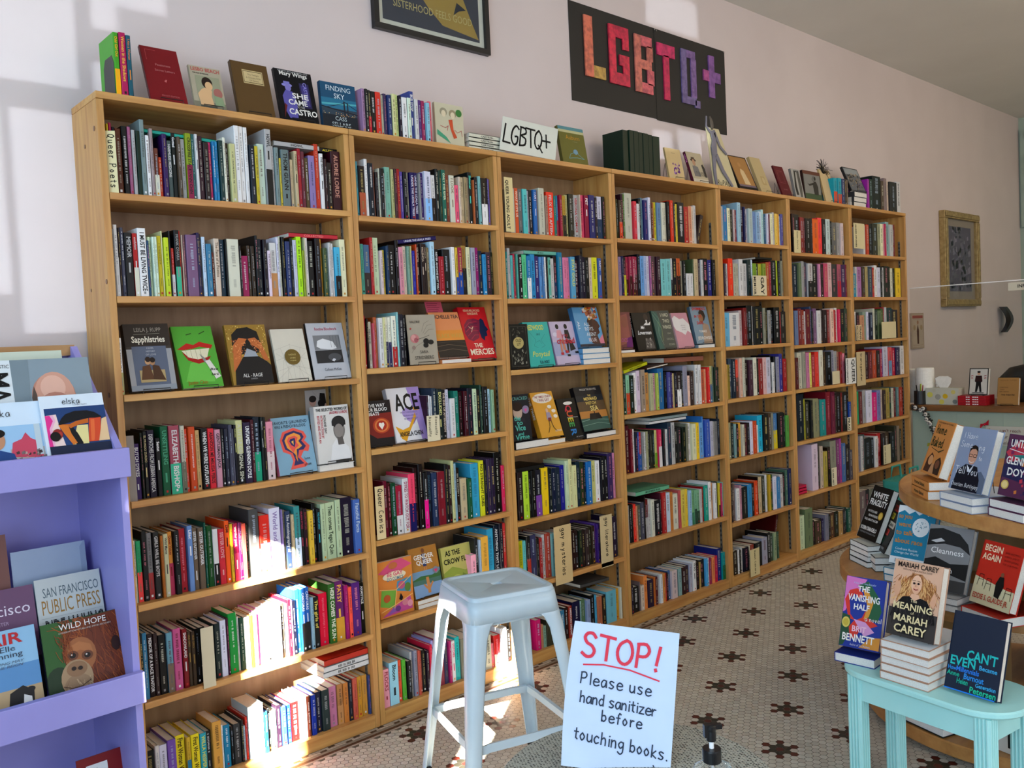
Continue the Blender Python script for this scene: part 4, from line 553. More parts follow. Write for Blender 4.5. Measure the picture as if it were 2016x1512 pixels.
allboys~blue cover of a person in profile wearing a flower crown~6ea6cc~4c82ac~p d98a9a 60 0 100 30 100 0;p 5a3a30 50 8 48 40 56 66 74 72 90 62 96 50 88 44 90 34 78 28 84 0;e 64 62 16 12 4a302a;e 76 54 12 14 5a3a30;n 34 38 66 88 96 14 d8703c e6b04a f0e0d0 b83a30 e89a6a;v 8 64 8 8 d8e4ec ALL;t 30 58 52 9 dfe9ef 0 ALL;t 32 66 40 9 dfe9ef 0 BOYS;t 34 74 26 9 dfe9ef 0 ARENT;t 36 72 12 9 f0dcdc 0 BLUE;r 0 0 100 6 3c3c4a
vice~dark cover of a young man with teal lettering on a lying book~2f2f35~232328~e 36 62 24 16 c7b2a2;e 36 74 26 10 3a2a24;r 8 40 70 48 3a3a42;e 78 66 18 9 9a8ea8;p d860a0 70 68 86 68 78 60;t 10 94 88 7 7fb8b0 0 CRACKED;t 8 52 44 10 6cc4b4 1 the;t 6 76 34 10 6cc4b4 1 to;t 4 80 22 12 6cc4b4 1 Vice;t 14 70 12 6 6cc4b4 1 and;t 4 94 2 11 6cc4b4 1 Virtue
times~mustard yellow cover of a walking figure titled I Was Gay~dba73a~c99430+eee+THE TIMES~e 50 86 44 11 ece4d6;t 12 90 87 5 a04a5c 1 THE TIMES I KNEW;t 26 78 79 6 a04a5c 1 I WAS GAY;e 70 66 9 4 ece4d6;e 84 56 9 4 ece4d6;e 86 44 9 4 ece4d6;e 54 58 6 5 e0b89a;p a89cb0 44 38 48 54 64 54 68 40;p 8c3a3c 48 34 50 42 64 42 62 34;l 3a2622 3 52 36 48 22 36 10;l 3a2622 3 60 36 64 20 74 12;t 66 96 10 4 ece4d6 0 AUTHOR
queer~black book with rainbow letters down the cover spelling Queer~171615~0f0f0f~e 52 88 22 4 e8e4dc;v 36 84 66 26 c43c50 Q;v 36 70 54 26 d86a3c U;v 36 54 40 24 d8c83c E;v 36 42 26 24 5aa860 E;v 36 26 8 26 3c8ac8 R;t 22 94 52 2.8 ccc 0 A graphic history;t 50 94 4 2.6 ccc 0 BY KATHY
mermaid~dark sea cover of a ship titled The Mermaid, the Witch and the Sea~2a2a2e~1c1c20~r 0 26 100 66 6e5a40;r 0 22 100 44 c08a4a;r 0 66 100 80 33373c;r 0 0 100 28 4a6a60;l 9ab8a8 2 0 22 40 26 100 20;l 8aa898 2 0 12 60 16 100 10;p 2c2220 30 24 36 38 70 38 78 24;r 52 36 55 72 2c2220;p 3a302a 42 46 54 70 56 46;t 20 82 91 4.5 d8d4cc 0 MAGGIE TOKUDA-HALL;t 42 56 77 4 e0c878 1 THE;t 22 80 68 7 e0c878 1 MERMAID;t 28 70 58 7 e0c878 1 WITCH;t 38 74 44 11 e8d48a 1 SEA
pinkish~dusky pink cover at the left of the fourth bookcase display~8a5a56~7a4a4a~p a46a60 20 10 30 90 80 96 90 20;e 60 74 20 16 9c6a5a;p 7c3a78 60 4 66 30 100 34 100 4;t 10 80 20 10 b86a96 1 LOCS
loverman~black brown cover with white script titled Mr Loverman~251f1e~1a1514+ddd+Mr Loverman~e 74 88 12 9 4a3a34;p e8e6e2 54 66 66 72 82 70 96 76 90 66;r 70 70 78 80 d8d4d0;i 28 66 56 9 eee 1 Mr.;i 14 88 42 10 eee 1 Loverman;p 6a6460 44 4 50 32 88 28 94 4;n 20 46 4 84 28 8 8a8480 4a4442 b0aaa4
twowings~grey-green feathery cover titled I Had Two Wings~5c5f58~42544c~p 4a6e66 0 100 30 96 40 60 20 20 30 0 0 0;l 8ab09c 2 4 90 24 70 16 40 30 10;l 7aa08c 2 10 96 34 80 22 46;l 9ab070 2 30 20 38 50 26 70;t 46 92 84 9 c9c8b4 1 I HAD;t 52 90 68 9 c9c8b4 1 TWO;t 46 94 52 9 c9c8b4 1 WINGS;t 64 84 38 3.5 b8b8a8 0 ESSAYS;t 52 92 22 6 a8a898 0 RANDALL;t 58 92 8 6 a8a898 0 KENAN
pinkwhite~pink hardback with a torn white patch across its cover~cf9aa6~d2b4b8~p e2dedd 0 84 18 92 44 82 70 84 100 66 100 40 80 48 60 36 40 44 10 50 0 62;t 40 78 62 3 a8a0a4 0 MEMORIAL;t 42 76 56 3 a8a0a4 0 A NOVEL;t 44 74 50 3 a8a0a4 0 BY HAND
swimming~hazy blue cover of a man in profile titled Swimming in the Dark~8a9fae~5f7482~p 4c4038 48 60 46 84 58 92 78 88 84 74 72 62;e 54 68 14 12 a07a5c;p b09a86 44 0 54 46 62 56 90 50 100 0;t 8 94 90 8 c8483c 1 SWIMMING;t 14 60 70 7 c8483c 1 IN THE;t 24 64 52 8 c8483c 1 DARK;t 24 76 30 6 e8e4dc 1 TOMASZ;t 10 98 11 8 e8e4dc 1 JEDROWSKI
fragility~black hardback titled White Fragility with a gold seal~151412~d9d6ca~t 12 88 78 11 f2f0ea 1 WHITE;t 8 94 64 11 f2f0ea 1 FRAGILITY;t 14 62 50 4 e0ded8 1 WHY IT'S SO HARD;t 24 80 42 4 e0ded8 1 FOR WHITE PEOPLE TO;t 10 80 34 4 e0ded8 1 TALK ABOUT RACISM;e 84 48 11 7.5 c9a440;e 84 48 8 5.5 e0c46a;t 8 90 16 7 f2f0ea 1 ROBIN DIANGELO;t 10 92 10 3 aaa 0 FOREWORD BY MICHAEL ERIC DYSON
antiracist~black book with coloured word blocks tilted behind the blue cover~1d1a16~d8d4c8~r 20 80 60 92 b83a30;r 24 64 52 76 c8b83a;r 16 48 84 60 d8d0c0;r 20 32 66 44 b83a30;r 20 16 54 28 2f6a4a;t 22 56 83 6 222 1 HOW;t 26 50 67 6 222 1 TO;t 18 80 51 6 222 1 BE AN;t 22 64 35 6 222 1 ANTI;t 20 90 6 4 ccc 0 IBRAM X. KENDI
talkrace~blue cover with torn white edge and oval blurb~2b8fae~b9c6ca~p e6eaea 0 100 100 100 100 88 90 92 80 86 70 92 56 86 44 92 30 86 16 92 0 86;r 0 0 100 12 e6eaea;e 66 66 22 16 e8ecec;n 24 50 58 80 74 3 8aa8b4 9ab4bc;t 4 40 78 8 c98f4a 1 so you;t 4 44 64 8 c98f4a 1 want;t 4 50 50 8 c98f4a 1 to talk;t 4 80 36 8 c98f4a 1 about race;t 10 70 24 4 e8f2f4 0 Confront Racism;t 10 74 18 4 e8f2f4 0 Change the World;t 8 60 3 6 555 1 LAYLA
cleanness~grey black and white photo cover titled Cleanness~8c8c8c~c4c4c2~p 2a2a2a 0 92 30 96 70 90 92 76 100 60 76 70 40 72 0 66;p 1c1c1c 0 44 24 50 60 42 100 46 100 20 60 26 0 30;p c2c2c2 8 74 30 80 40 76 20 72;r 0 0 100 18 4a4a4a;t 8 90 56 9 f0efec 0 Cleanness;t 22 74 28 8 e6e5e2 0 Garth
beginagain~red and cream cover of empty chairs titled Begin Again~c83a2a~a32c20~r 0 0 100 32 d6cba8;p d6cba8 0 30 100 24 100 30 0 42;t 6 52 84 10 f0d8b8 1 BEGIN;t 6 52 70 10 f0d8b8 1 AGAIN;t 58 94 86 3 7a2a20 0 JAMES BALDWIN'S;t 58 94 80 3 7a2a20 0 AMERICA AND ITS;t 58 94 74 3 7a2a20 0 URGENT LESSONS;t 58 94 68 3 7a2a20 0 FOR OUR OWN;p 22201f 56 18 54 38 60 50 70 50 74 36 68 16;e 65 53 4 3.5 8a5c44;l 33201c 1.5 10 28 12 46 22 46 24 28;l 33201c 1.5 12 38 24 38;l 33201c 1.5 30 24 32 42 42 42 44 24;l 33201c 1.5 32 34 44 34;l 33201c 1.5 80 18 82 36 94 36 96 18;l 33201c 1.5 82 28 96 28;t 6 94 8 8 b84a38 1 EDDIE S. GLAUDE JR.
homebaked~orange cover with script lettering titled Home Baked~d99a58~c9863f+332+Home Baked~p 5c3420 10 4 14 28 30 40 44 34 46 4;p 3c2a20 56 4 60 28 78 36 92 26 94 4;e 34 26 12 9 d8a878;e 74 22 11 8 8a5a40;p c89a70 40 4 46 20 58 22 66 4;h 14 76 15 2b4a28 3.6 Home;h 8 52 16 2b4a28 3.6 Baked;h 42 70 5 2b4a28 1.6 &;t 12 90 94 3 432 0 MY MOM, MARIJUANA, AND THE STONING;l 2b4a28 2 20 48 60 44 84 50 60 42
something~pale blue cover of a smiling man with glasses and white script~9aa6bd~c2cbd8~p 6e7a8e 60 0 64 30 84 34 100 24 100 0;p 1b2030 8 0 14 30 36 42 70 40 84 20 86 0;p d8dde6 38 42 50 34 60 44 54 30 44 30;e 50 56 12.5 14 d9a68c;p 2c211c 37.5 58 38 66 42 71 50 73 58 71 62 66 62.5 58 60 64 54 67 44 66 40 63;l 22201f 1.6 39 58 48 58 48 54 40 54 39 58;l 22201f 1.6 52 58 61 58 60 54 52 54 52 58;l f0e8e0 2 43 47 50 45 57 47;h 12 82 9 f0f2f6 1.8 I Have;h 8 68 9 f0f2f6 1.8 Some;h 62 66 9 f0f2f6 1.8 ing;h 70 50 7 f0f2f6 1.8 to;h 10 26 11 f0f2f6 2 Tell You;h 8 6 6 f0f2f6 1.2 Chasten Buttigieg
untamed~swirled purple and red hardback titled Untamed with gold seal~6a3a5c~4c2c4a~p c8485c 0 70 30 90 70 80 100 92 100 70 60 62 20 56;p 33305c 0 50 40 60 80 44 100 54 100 34 50 26 0 30;p d88a4a 60 100 100 100 100 84 76 80;p 3a8a86 20 66 60 70 50 60;n 30 4 4 90 96 8 c8485c 33305c d88a4a 8a3a6a 4a3a70;t 10 92 80 12 f4f0ea 1 UNTAMED;t 6 94 52 12 f4f0ea 1 GLENNON;t 14 86 34 12 f4f0ea 1 DOYLE;e 16 18 11 7.5 d8bc6a;e 16 18 8 5.5 eed89a;l eee 2 10 76 50 72 90 78
vanishing~pink and blue swirled cover titled The Vanishing Half~243f9c~1c3280~p d982c0 0 100 52 98 40 84 20 74 6 50 0 48;p 2f6a44 30 88 56 96 84 76 96 56 88 40 60 44 70 60 56 78;p d8402e 2 66 12 80 30 84 44 78 60 46 90 36 70 30 40 38 16 40;p e0a03c 44 84 60 80 74 66 66 46 54 42 60 60;p 243f9c 14 66 24 76 38 70 52 74 60 60 50 44 34 38 20 46;p 2f5a3c 0 46 20 44 26 24 10 2 0 0;p d8402e 20 28 34 40 52 32 40 14 26 12;p d9a2cc 30 40 60 38 84 26 60 18;p d99a3c 50 2 100 2 100 20 76 18;t 20 76 90 3 b8c8e8 0 A New York Times Bestseller;t 32 62 80 8 f2eee8 1 THE;t 10 90 66 9 f2eee8 1 VANISHING;t 26 66 54 8 f2eee8 1 HALF;h 58 40 6 f2eee8 1.6 a novel;t 28 64 23 8 f0c8d8 1 BRIT;t 6 86 9 10 f2eee8 1 BENNETT;e 12 34 10 7.5 d8c86a;e 12 34 7 5 c8b44a;t 28 78 3 3 ccd 0 Author of The Mothers
meaning~peach and black cover of a long haired woman, on the tallest pile~c9a48c~d9dde0~r 0 0 100 36 4c4642;p e0b89c 0 100 100 100 100 36 0 40;p c8946a 10 58 16 68 30 78 42 85 60 85 72 78 84 70 93 58 84 50 70 52 30 52 18 50;w 120 12 54 40 80 16 -110 40 1.6 d9a468 b87c48 e8c088 9a6438;w 120 60 54 90 80 16 -70 40 1.6 d9a468 b87c48 e8c088 9a6438;w 30 40 80 60 86 10 -90 60 1.4 8a5c38 b87c48;e 51 71 11 12 ecc2a4;e 51 64 7 6 e8b898;p e9bc9e 44 58 58 58 64 50 38 50;p 1c1918 4 24 10 38 26 52 40 54 51 49 62 54 76 52 92 36 97 24 76 22 24 20;p 2c2826 24 4 28 36 76 34 80 4;w 50 6 24 40 46 12 -60 30 1.2 3a3432 4a4240;w 50 60 24 94 46 12 -120 30 1.2 3a3432 4a4240;p e0b090 6 58 8 72 11 76 14 70 17 74 19 68 21 64 18 54 12 50;p e0b090 82 50 86 60 90 66 93 60 96 62 94 50 90 44;l a03a40 2.6 47 64.5 51 63.6 55 64.5;e 46.5 72 2.6 1.4 3a2a26;e 55.5 72 2.6 1.4 3a2a26;l 5a3a2a 1.3 43 75 49 75.6;l 5a3a2a 1.3 53 75.6 59 75;l c89878 1.2 51 72 50 68 52 67.5;t 8 92 91 6.5 3a2c24 1 MARIAH CAREY;t 20 80 87 2.2 5a483c 0 WITH MICHAELA ANGELA DAVIS;t 44 58 47 4 e0cfa8 1 The;t 8 92 36 8.5 ead9ac 1 MEANING;t 46 56 31 4 e0cfa8 0 of;t 6 92 20 9 ead9ac 1 MARIAH;t 16 84 6 10 ead9ac 1 CAREY
cant~navy hardback with bright turquoise wording titled Can't Even~2a3448~1d3a5c~t 34 92 42 12 2cc4c0 1 CAN'T;t 4 54 32 11 2cc4c0 1 EVEN;t 60 94 33 5.5 4ab4e0 1 Became;t 2 18 25 5 3a9ae0 1 How;t 18 62 25 6 3a8ae0 1 Millennials;t 2 26 18 5.5 2cb89c 1 Anne;t 34 72 17 7 3a9ae0 1 Burnout;t 22 44 10 6.5 2cb89c 1 Helen;t 58 96 11 5 4ab4e0 1 Generation;t 48 98 2.5 7.5 2cc4a0 1 Petersen;r 0 0 96 1.6 2a8ae0""".strip().split('\n'):
    k_, lab_, bg_, sp_, art_ = ln.split('~'); COV[k_.strip()] = (lab_.strip(), bg_.strip(), sp_.strip(), art_)
def easel(name_of, x, y, z, yaw, w, lean, lip_z):
    b = MB(); r = .0014; ca, sa = math.cos(lean), math.sin(lean)
    if lip_z: b.tube([(-w*.30, -.022, .002), (-w*.30, -.024, .012), (w*.30, -.024, .012), (w*.30, -.022, .002)], r)
    for s in (-1, 1):
        b.tube([(s*w*.30, -.022 if lip_z else .02, .0015), (s*w*.26, .034, .0015), (s*w*.16, .034+.10*sa+.004, .10*ca), (s*w*.2, .075, .0015)], r)
    o = b.build('book_easel', 'black_metal', None, (x, y, z), (0, 0, yaw))
    return tag(o, f'black wire easel under the {name_of}', 'book stand', 'wire easels holding displayed books')
def shown_book(key, x, y, z, yaw, w, h, lean, n, tu, th):
    lab, bg, sp, art = COV[key]; yaw = math.radians(yaw); lean = math.radians(max(lean, 1.0)); th = th/1000
    x, y, z, w, h, tu = x/1000, y/1000, z/1000, w/1000, h/1000, tu/1000
    if y > 0 and z < 2.1:
        ci = max(i for i in range(7) if SE[i] < x+.03); w = min(w, SE[ci+1]-.0245-x); x = max(x, SE[ci]+.0235)
    z0 = z+n*tu; ux = Vector((math.cos(yaw), math.sin(yaw), 0)); bk = Vector((-math.sin(yaw), math.cos(yaw), 0))
    hard = th > .02; bd = .0022 if hard else .0006; sc = sp.split('+')
    b = MB(); b.pen(bg, 0); b.box(0, w, 0, bd, 0, h); b.box(0, w, th-bd, th, 0, h); b.pen(sc[0], 0); b.box(-.0006, bd, 0, th, 0, h); cover_art(b, w, h, art)
    if len(sc) > 1:                                    # title down the spine, on the left edge
        text(b, ' '.join(sc[2:]), (-.0008, th*.72, h*.92), (0, 0, -1), (0, -1, 0), th*.45, sc[1], h*.8, 1, False)
    M = Matrix.Translation(Vector((x, y, z0+th*math.sin(lean)+.0015))) @ Matrix.Rotation(yaw, 4, 'Z') @ Matrix.Rotation(-lean, 4, 'X')
    o = b.build('display_book', BOOKM); o.matrix_world = M
    tag(o, lab, 'book', 'books displayed cover-out')
    ins = .003 if hard else .0004; p = MB(); p.pen('ece7da', 0); p.box(bd+.0002, w-ins, bd+.0001, th-bd-.0001, ins, h-ins); p.build('page_block', ['paper_edges'], o)
    def brief(n_):
        q_ = lab.split(',')[0].split(' titled ')[0].split()[:n_]
        while q_[-1] in ('a', 'an', 'the', 'with', 'of', 'in', 'on', 'and', 'over', 'down', 'at', 'by', 'to', 'right', 'long', 'pale'): q_.pop()
        return ' '.join(q_)
    short = brief(9)
    c_ = Vector((x, y, z0))+ux*(w/2)+bk*(.006)
    if key not in ('mangacover', 'begay', 'auburn', 'dancer', 'silver', 'fragility', 'antiracist'): easel(brief(11), c_.x, c_.y, z0+.0003, yaw, w, lean, y > 0)
    else: pass
    for i in range(n):                                 # copies lying under it
        rs = random.Random(i*5+len(key)); d = min(h*.92, .2) if y > 0 else h
        lw, ld = (h, w) if (y > 0 and key in ('allboys', 'mermaid', 'vice', 'photo')) else (w, h)
        ld = min(ld, .195) if y > 0 else ld
        q = MB(); q.pen(bg, 0); e = .0016 if tu > .02 else .0008; q.box(0, lw, 0, ld, 0, e); q.box(0, lw, 0, ld, tu-e-.0006, tu-.0006); q.box(0, e, 0, ld, 0, tu-.0006)
        if key == 'homebaked': q.box(0, lw, 0, e, 0, tu-.0006); text(q, 'Home Baked', (.01, -.0004, tu*.3), (1, 0, 0), (0, 0, 1), tu*.4, '332', lw*.8, 1)
        if i == n-1 and tu > .015: q.pen(sc[0], 0); q.add([(.003, .004, tu-.0004), (lw-.003, .004, tu-.0004), (lw-.003, ld-.004, tu-.0004), (.003, ld-.004, tu-.0004)], [(0, 1, 2, 3)])
        off = Vector((x, y, z+i*tu+.0006))+ux*rs.uniform(-.004, .004)+bk*((-.012 if y > 0 else -.03)+rs.uniform(-.003, .003))
        if y > 0: off.y = max(off.y, .004)
        u = q.build('stacked_book', BOOKM, None, off, (0, 0, yaw+rs.uniform(-.02, .02)))
        posn = ['lowest', 'second from below', 'third from below', 'fourth from below', 'fifth from below'][i] if n > 1 else 'only'
        nm = short
        tag(u, (f'flat book, {posn}, under the {nm}' if n > 1 else f'single flat book under the {nm}'), 'book', 'books lying under displayed covers')
        g = MB(); g.pen('f1eee6', 0); g.box(e+.0001, lw-.002, .002, ld-.002, e+.0001, tu-e-.0007); g.build('page_block', ['paper_edges'], u)
for ln in """redbook 175 30 2200 0.0 117 201 20.7 0 0 12
beach 315 30 2200 0.0 106 150 15.0 0 0 10
brown 464 30 2200 0.0 132 195 14.6 0 0 16
castro 620 30 2200 0.0 145 195 13.3 0 0 14
sky 781 30 2200 0.0 146 167 4.4 0 0 16
mangacover 1288 30 2200 0.0 144 166 -0.4 0 0 14
auburn 2009 30 2200 0.0 168 176 9.8 0 0 18
violets 2792 30 2200 0.0 130 168 10.1 0 0 10
hatman 3001 30 2200 0.0 138 178 17.5 0 0 16
blacktan 3432 30 2200 0.0 189 217 22.3 0 0 26
parchment 3658 30 2200 0.0 113 231 20.4 0 0 18
maroon 3892 30 2200 0.0 111 201 19.2 0 0 10
silver 4045 30 2200 0.0 103 185 10.9 0 0 16
dancer 4154 30 2200 0.0 215 184 5.7 0 0 16
cream3 4415 30 2200 0.0 137 224 12.6 0 0 12
photo 4764 30 2200 0.0 212 182 21.5 3 33 16
sapph 59 30 1299 0.0 139 214 13.1 0 0 26
bite 218 30 1299 0.0 134 215 21.5 0 0 12
allrage 386 30 1299 0.0 145 208 14.1 0 0 12
net 552 30 1299 0.0 126 191 15.8 0 0 10
blood 688 30 1299 0.0 159 208 13.9 0 0 12
bulldog 532 30 975 0.0 146 203 13.6 0 0 18
selected 683 30 975 0.0 142 206 4.9 1 22 26
valerie 1103 30 1331 0.0 141 195 4.4 0 0 22
blackwave 1250 30 1331 0.0 152 195 19.5 1 16 20
mercies 1404 30 1331 0.0 165 228 17.5 0 0 30
wayblood 888 30 1032 0.0 128 174 8.1 0 0 14
ace 1023 30 1032 0.0 156 215 16.7 0 0 24
begay 906 30 381 0.0 157 215 0.2 0 0 16
gender 1073 30 381 0.0 137 193 12.2 2 18 18
crow 1228 30 381 0.0 160 205 9.5 0 0 16
oldcover 1629 30 1285 0.0 115 194 2.9 0 0 24
redwood 1747 30 1285 0.0 154 202 12.4 0 0 26
crushed 1914 30 1285 0.0 154 202 13.8 0 0 26
allboys 2070 30 1285 0.0 171 191 14.9 3 25 26
vice 1625 30 942 0.0 112 200 4.8 1 32 24
times 1795 30 942 0.0 139 211 19.1 1 22 26
queer 1944 30 942 0.0 135 194 15.8 0 0 14
mermaid 2070 30 942 0.0 186 213 16.9 1 24 26
pinkish 2328 30 1327 0.0 118 182 5.2 1 14 18
loverman 2485 30 1327 0.0 144 194 12.0 0 0 22
twowings 2654 30 1327 0.0 143 203 14.0 0 0 26
pinkwhite 2814 30 1327 0.0 137 190 14.4 0 0 24
swimming 2973 30 1327 0.0 150 204 12.0 1 18 18
fragility 2275 -1163 520 -125.9 132 204 22.7 4 20 26
antiracist 2262 -1236 520 -140.9 130 192 26 2 26 26
talkrace 2086 -1370 520 -98.5 138 205 22 2 24 28
cleanness 1896 -1553 520 -97.9 140 202 22.0 2 20 26
beginagain 1867 -1712 520 -117.1 147 191 19.5 1 30 30
homebaked 2168 -1452 820 -138.4 156 189 19.7 2 30 34
something 1989 -1612 820 -122.6 149 201 17.6 2 24 28
untamed 1930 -1776 820 -122.9 141 185 14.6 2 26 30
vanishing 1633 -1413 380 -86.7 123 215 21.2 1 28 30
meaning 1590 -1581 380 -97.3 145 217 17.1 5 23 36
cant 1587 -1744 380 -98.7 144 214 18.1 0 0 26""".strip().split('\n'):
    q = ln.split(); shown_book(q[0], *[float(v) for v in q[1:8]], int(q[8]), float(q[9]), float(q[10]))
# books and stacks lying on top of the rows: x0 x1 z0 z1 depth tilt colours label
def lying(x0, x1, z0, z1, y, d, tilt, col, edge, lab, title='', spine_front=True, grp='books lying on top of the rows'):
    t = z1-z0; L = x1-x0; b = MB(); e = min(.0016, t*.15); b.pen(col, 0); b.box(0, L, 0, d, 0, e); b.box(0, L, 0, d, t-e, t)
    if spine_front: b.box(0, L, 0, e, 0, t)
    else: b.box(0, e, 0, d, 0, t)
    if title: text(b, title, (L*.1, -.0005, t*.28), (1, 0, 0), (0, 0, 1), t*.45, edge, L*.8, 1)
    o = b.build('flat_book', BOOKM, None, (x0, y, z0), (0, -tilt, 0)); tag(o, lab, 'book', grp)
    g = MB(); g.pen('eae4d4', 0); g.box(.002, L-.002, e+.0002 if spine_front else .002, d-.002, e+.0001, t-e-.0001); g.build('page_block', ['paper_edges'], o)
lying(.145, .375, 2.102, 2.114, .03, .15, -.03, '2a9', '143', 'teal book lying flat over the top row of the leftmost bookcase')
lying(.582, .757, 2.113, 2.131, .03, .14, .0, 'bbb', '333', 'grey book titled Howl lying flat over the top row, leftmost bookcase', 'HOWL')
lying(.760, .838, 2.115, 2.131, .045, .13, .0, '111', 'dc3', 'small black book with yellow end beside the flat Howl book', 'ALLEN')
lying(.618, .812, 1.803, 1.819, .03, .15, .0, 'c34', 'e88', 'red book lying flat over the second row of the leftmost bookcase', 'COLLECTED')
lying(.648, .838, .2365, .2565, .02, .17, .0, 'ddd', '333', 'white and black spined book, lowest of three flat on the bottom row', 'III IIII II IIII')
lying(.650, .836, .2570, .2770, .018, .17, .0, 'ddd', '333', 'black and white spined book, middle of three flat on the bottom row', 'IIII II IIII III')
lying(.655, .838, .2775, .2995, .022, .17, .0, 'c43', '211', 'black covered book with red spine, topmost of three on the bottom row')
lying(1.079, 1.262, 1.798, 1.815, .03, .14, .13, '216', 'dde', 'navy book lying tilted over the second row of the second bookcase', 'UNDER THE UDALA TREES')
lying(1.735, 1.936, 1.783, 1.800, .03, .15, .0, '7ba', '222', 'pale green book titled Ash lying flat, second row of third bookcase', 'A S H')
lying(1.632, 1.801, .842, .862, .03, .16, .0, '222', 'ddd', 'black book lying flat over the fifth row of the third bookcase')
lying(1.998, 2.197, .256, .272, .03, .17, -.03, '555', 'ccc', 'grey patterned book lying flat over the bottom row of third bookcase')
lying(2.367, 2.553, 1.226, 1.243, .03, .14, .19, 'cc2', '443', 'black book with yellow spine slanting over the fourth row, fourth bookcase', 'HIGH OCCUPANCY')
lying(2.545, 2.717, 1.236, 1.244, .03, .14, .10, '643', 'ddd', 'thin brown book slanting behind the yellow spine, fourth row', '', False)
lying(2.690, 3.030, 1.262, 1.289, .035, .14, -.01, '965', 'ddd', 'thick book lying flat with brown marbled spine, fourth row of fourth bookcase')
lying(2.545, 2.850, .9610, .9755, .03, .16, .0, 'ddd', '577', 'grey book, lower of two flat over the fifth row, fourth bookcase')
lying(2.560, 2.862, .9760, .9920, .03, .16, .0, '9aa', '244', 'grey and teal book, upper of two flat over the fifth row, fourth bookcase')
lying(2.420, 2.686, .6175, .6385, .03, .17, .0, '7b9', '233', 'green book lying flat over the sixth row of the fourth bookcase', 'MODERN AGE')
lying(3.566, 3.742, 1.8165, 1.8285, .03, .15, .0, '222', '999', 'dark thin book lying flat over the second row of the fifth bookcase')
for i in range(4):
    lying(1.455+.003*(i % 2), 1.652, 2.2005+i*.0172, 2.2168+i*.0172, .03, .12, 0, 'ddc', '555', f"cream paperback, {['lowest', 'second', 'third', 'topmost'][i]} of the pile left of the white card sign", 'CARTISAN', True, 'cream paperbacks piled on top')
# leaning books
def leaner(x, z, y, ang, t, h, d, col, lab):
    b = MB(); cover_shell(b, 0, t, h, 0, 0, d, col); rs = random.Random(int(x*100)); spine_face(b, 0, t, h, 0, 0, col, '', rs, d)
    o = b.build('leaning_book', BOOKM, None, (x, y, z), (0, ang, 0)); tag(o, lab, 'book', 'books leaning at shelf ends')
    p = MB(); p.pen('e8e2d2', 0); p.box(.0014, t-.0014, .003, d-.003, .002, h-.002); p.build('page_block', ['paper_edges'], o)
leaner(2.995, 1.8770, .03, .30, .026, .168, .14, '433', 'dark brown book leaning left at the end of the fourth bookcase top row')
leaner(3.630, .052, .03, .27, .022, .27, .17, '511', 'dark red book leaning at the end of the fifth bookcase bottom row')
leaner(5.275, 1.3095, .03, .22, .020, .21, .14, '256', 'dark teal book leaning at the right end, third row of rightmost bookcase')
for i in range(3):
    lying(3.925, 4.035, .394+i*.018, .411+i*.018, .015+.002*i, .13, 0, 'c25', 'e9b', f"pink paperback, {['lowest', 'middle', 'upper'][i]} of the pile in the sixth bookcase", '', True, 'pink paperbacks in the sixth bookcase')
leaner(3.935, .449, .02, -.10, .016, .19, .13, 'b25', 'pink paperback propped on the pile in the sixth bookcase')
# ---------------------------------------------------------------- paper dividers between the books
def divider(x0, x1, z0, z1, col, words, lab, style='hand', y=-.010, yaw=0.0, rows=1, ink='2c2a28'):
    b = MB(); W, H = x1-x0, z1-z0; b.pen(col, 2); b.box(0, W, 0, .0012, 0, H)
    if words:
        parts = words.split('|'); n = len(parts)
        for i, s in enumerate(parts):
            hh = min(W*.62/n, H*1.1/max(len(s), 4)*1.1, .04)
            if style == 'hand': hand(b, s, (W*(1-(i+.75)/n*1.0)+hh*.1 if n > 1 else W*.5-hh*.35, -.0006, H*.95), (0, 0, -1), (1, 0, 0), hh, ink, hh*.13, min(1.6, H*.9/(len(s)*hh*.66)), 2)
            else: text(b, s, (W*(1-(i+.85)/n), -.0006, H*.95), (0, 0, -1), (1, 0, 0), hh, ink, H*.9, 1, True, 2)
    o = b.build('shelf_divider', BOOKM, None, (x0, y, z0), (0, 0, yaw)); return tag(o, lab, 'divider', 'paper section dividers')
divider(.0235, .052, 1.894, 2.088, 'e6dcb0', 'Queer Poets', 'cream divider lettered Queer Poets at the left of the top row', yaw=-.5, y=.012)
divider(.0235, .045, .956, 1.175, 'aaa39a', '', 'bare grey board divider at the left of the fourth row, leftmost bookcase', yaw=-.4, y=.008)
divider(.205, .246, .345, .54, 'd8cfb4', '', 'bare cream divider among the sixth row books of the leftmost bookcase')
divider(1.140, 1.202, 1.034, 1.134, 'e2d9bd', 'Bisexuality|Asexuality', 'cream divider lettered Bisexuality Asexuality beside the white Ace cover')
divider(.886, .925, .697, .895, 'ddc9a0', 'Queer Comics', 'tan divider lettered Queer Comics at the left of the fifth row')
divider(1.603, 1.650, 1.868, 2.095, 'e3d3a2', 'QUEER YOUNG ADULT', 'tall cream divider lettered Queer Young Adult in the third bookcase', 'print')
divider(1.802, 1.911, .318, .58, 'd9c294', 'gay mysteries', 'tan divider lettered gay mysteries sticking out of the third bookcase')
divider(2.112, 2.197, .330, .575, 'd6c49c', 'gay literature', 'tan divider lettered gay literature at the right of the third bookcase', y=-.004)
divider(3.464, 3.610, 1.605, 1.718, 'e0d6b8', 'GAY|MEMOIR', 'cream divider lettered Gay Memoir in the fifth bookcase', 'print')
divider(3.345, 3.440, .02, .174, 'ddd0a4', 'Quest Camera', 'cream divider lettered Quest Camera on the bottom row, fifth bookcase')
divider(3.930, 4.008, 1.862, 1.997, 'e0d4a8', 'Queer History', 'cream divider lettered Queer History in the sixth bookcase')
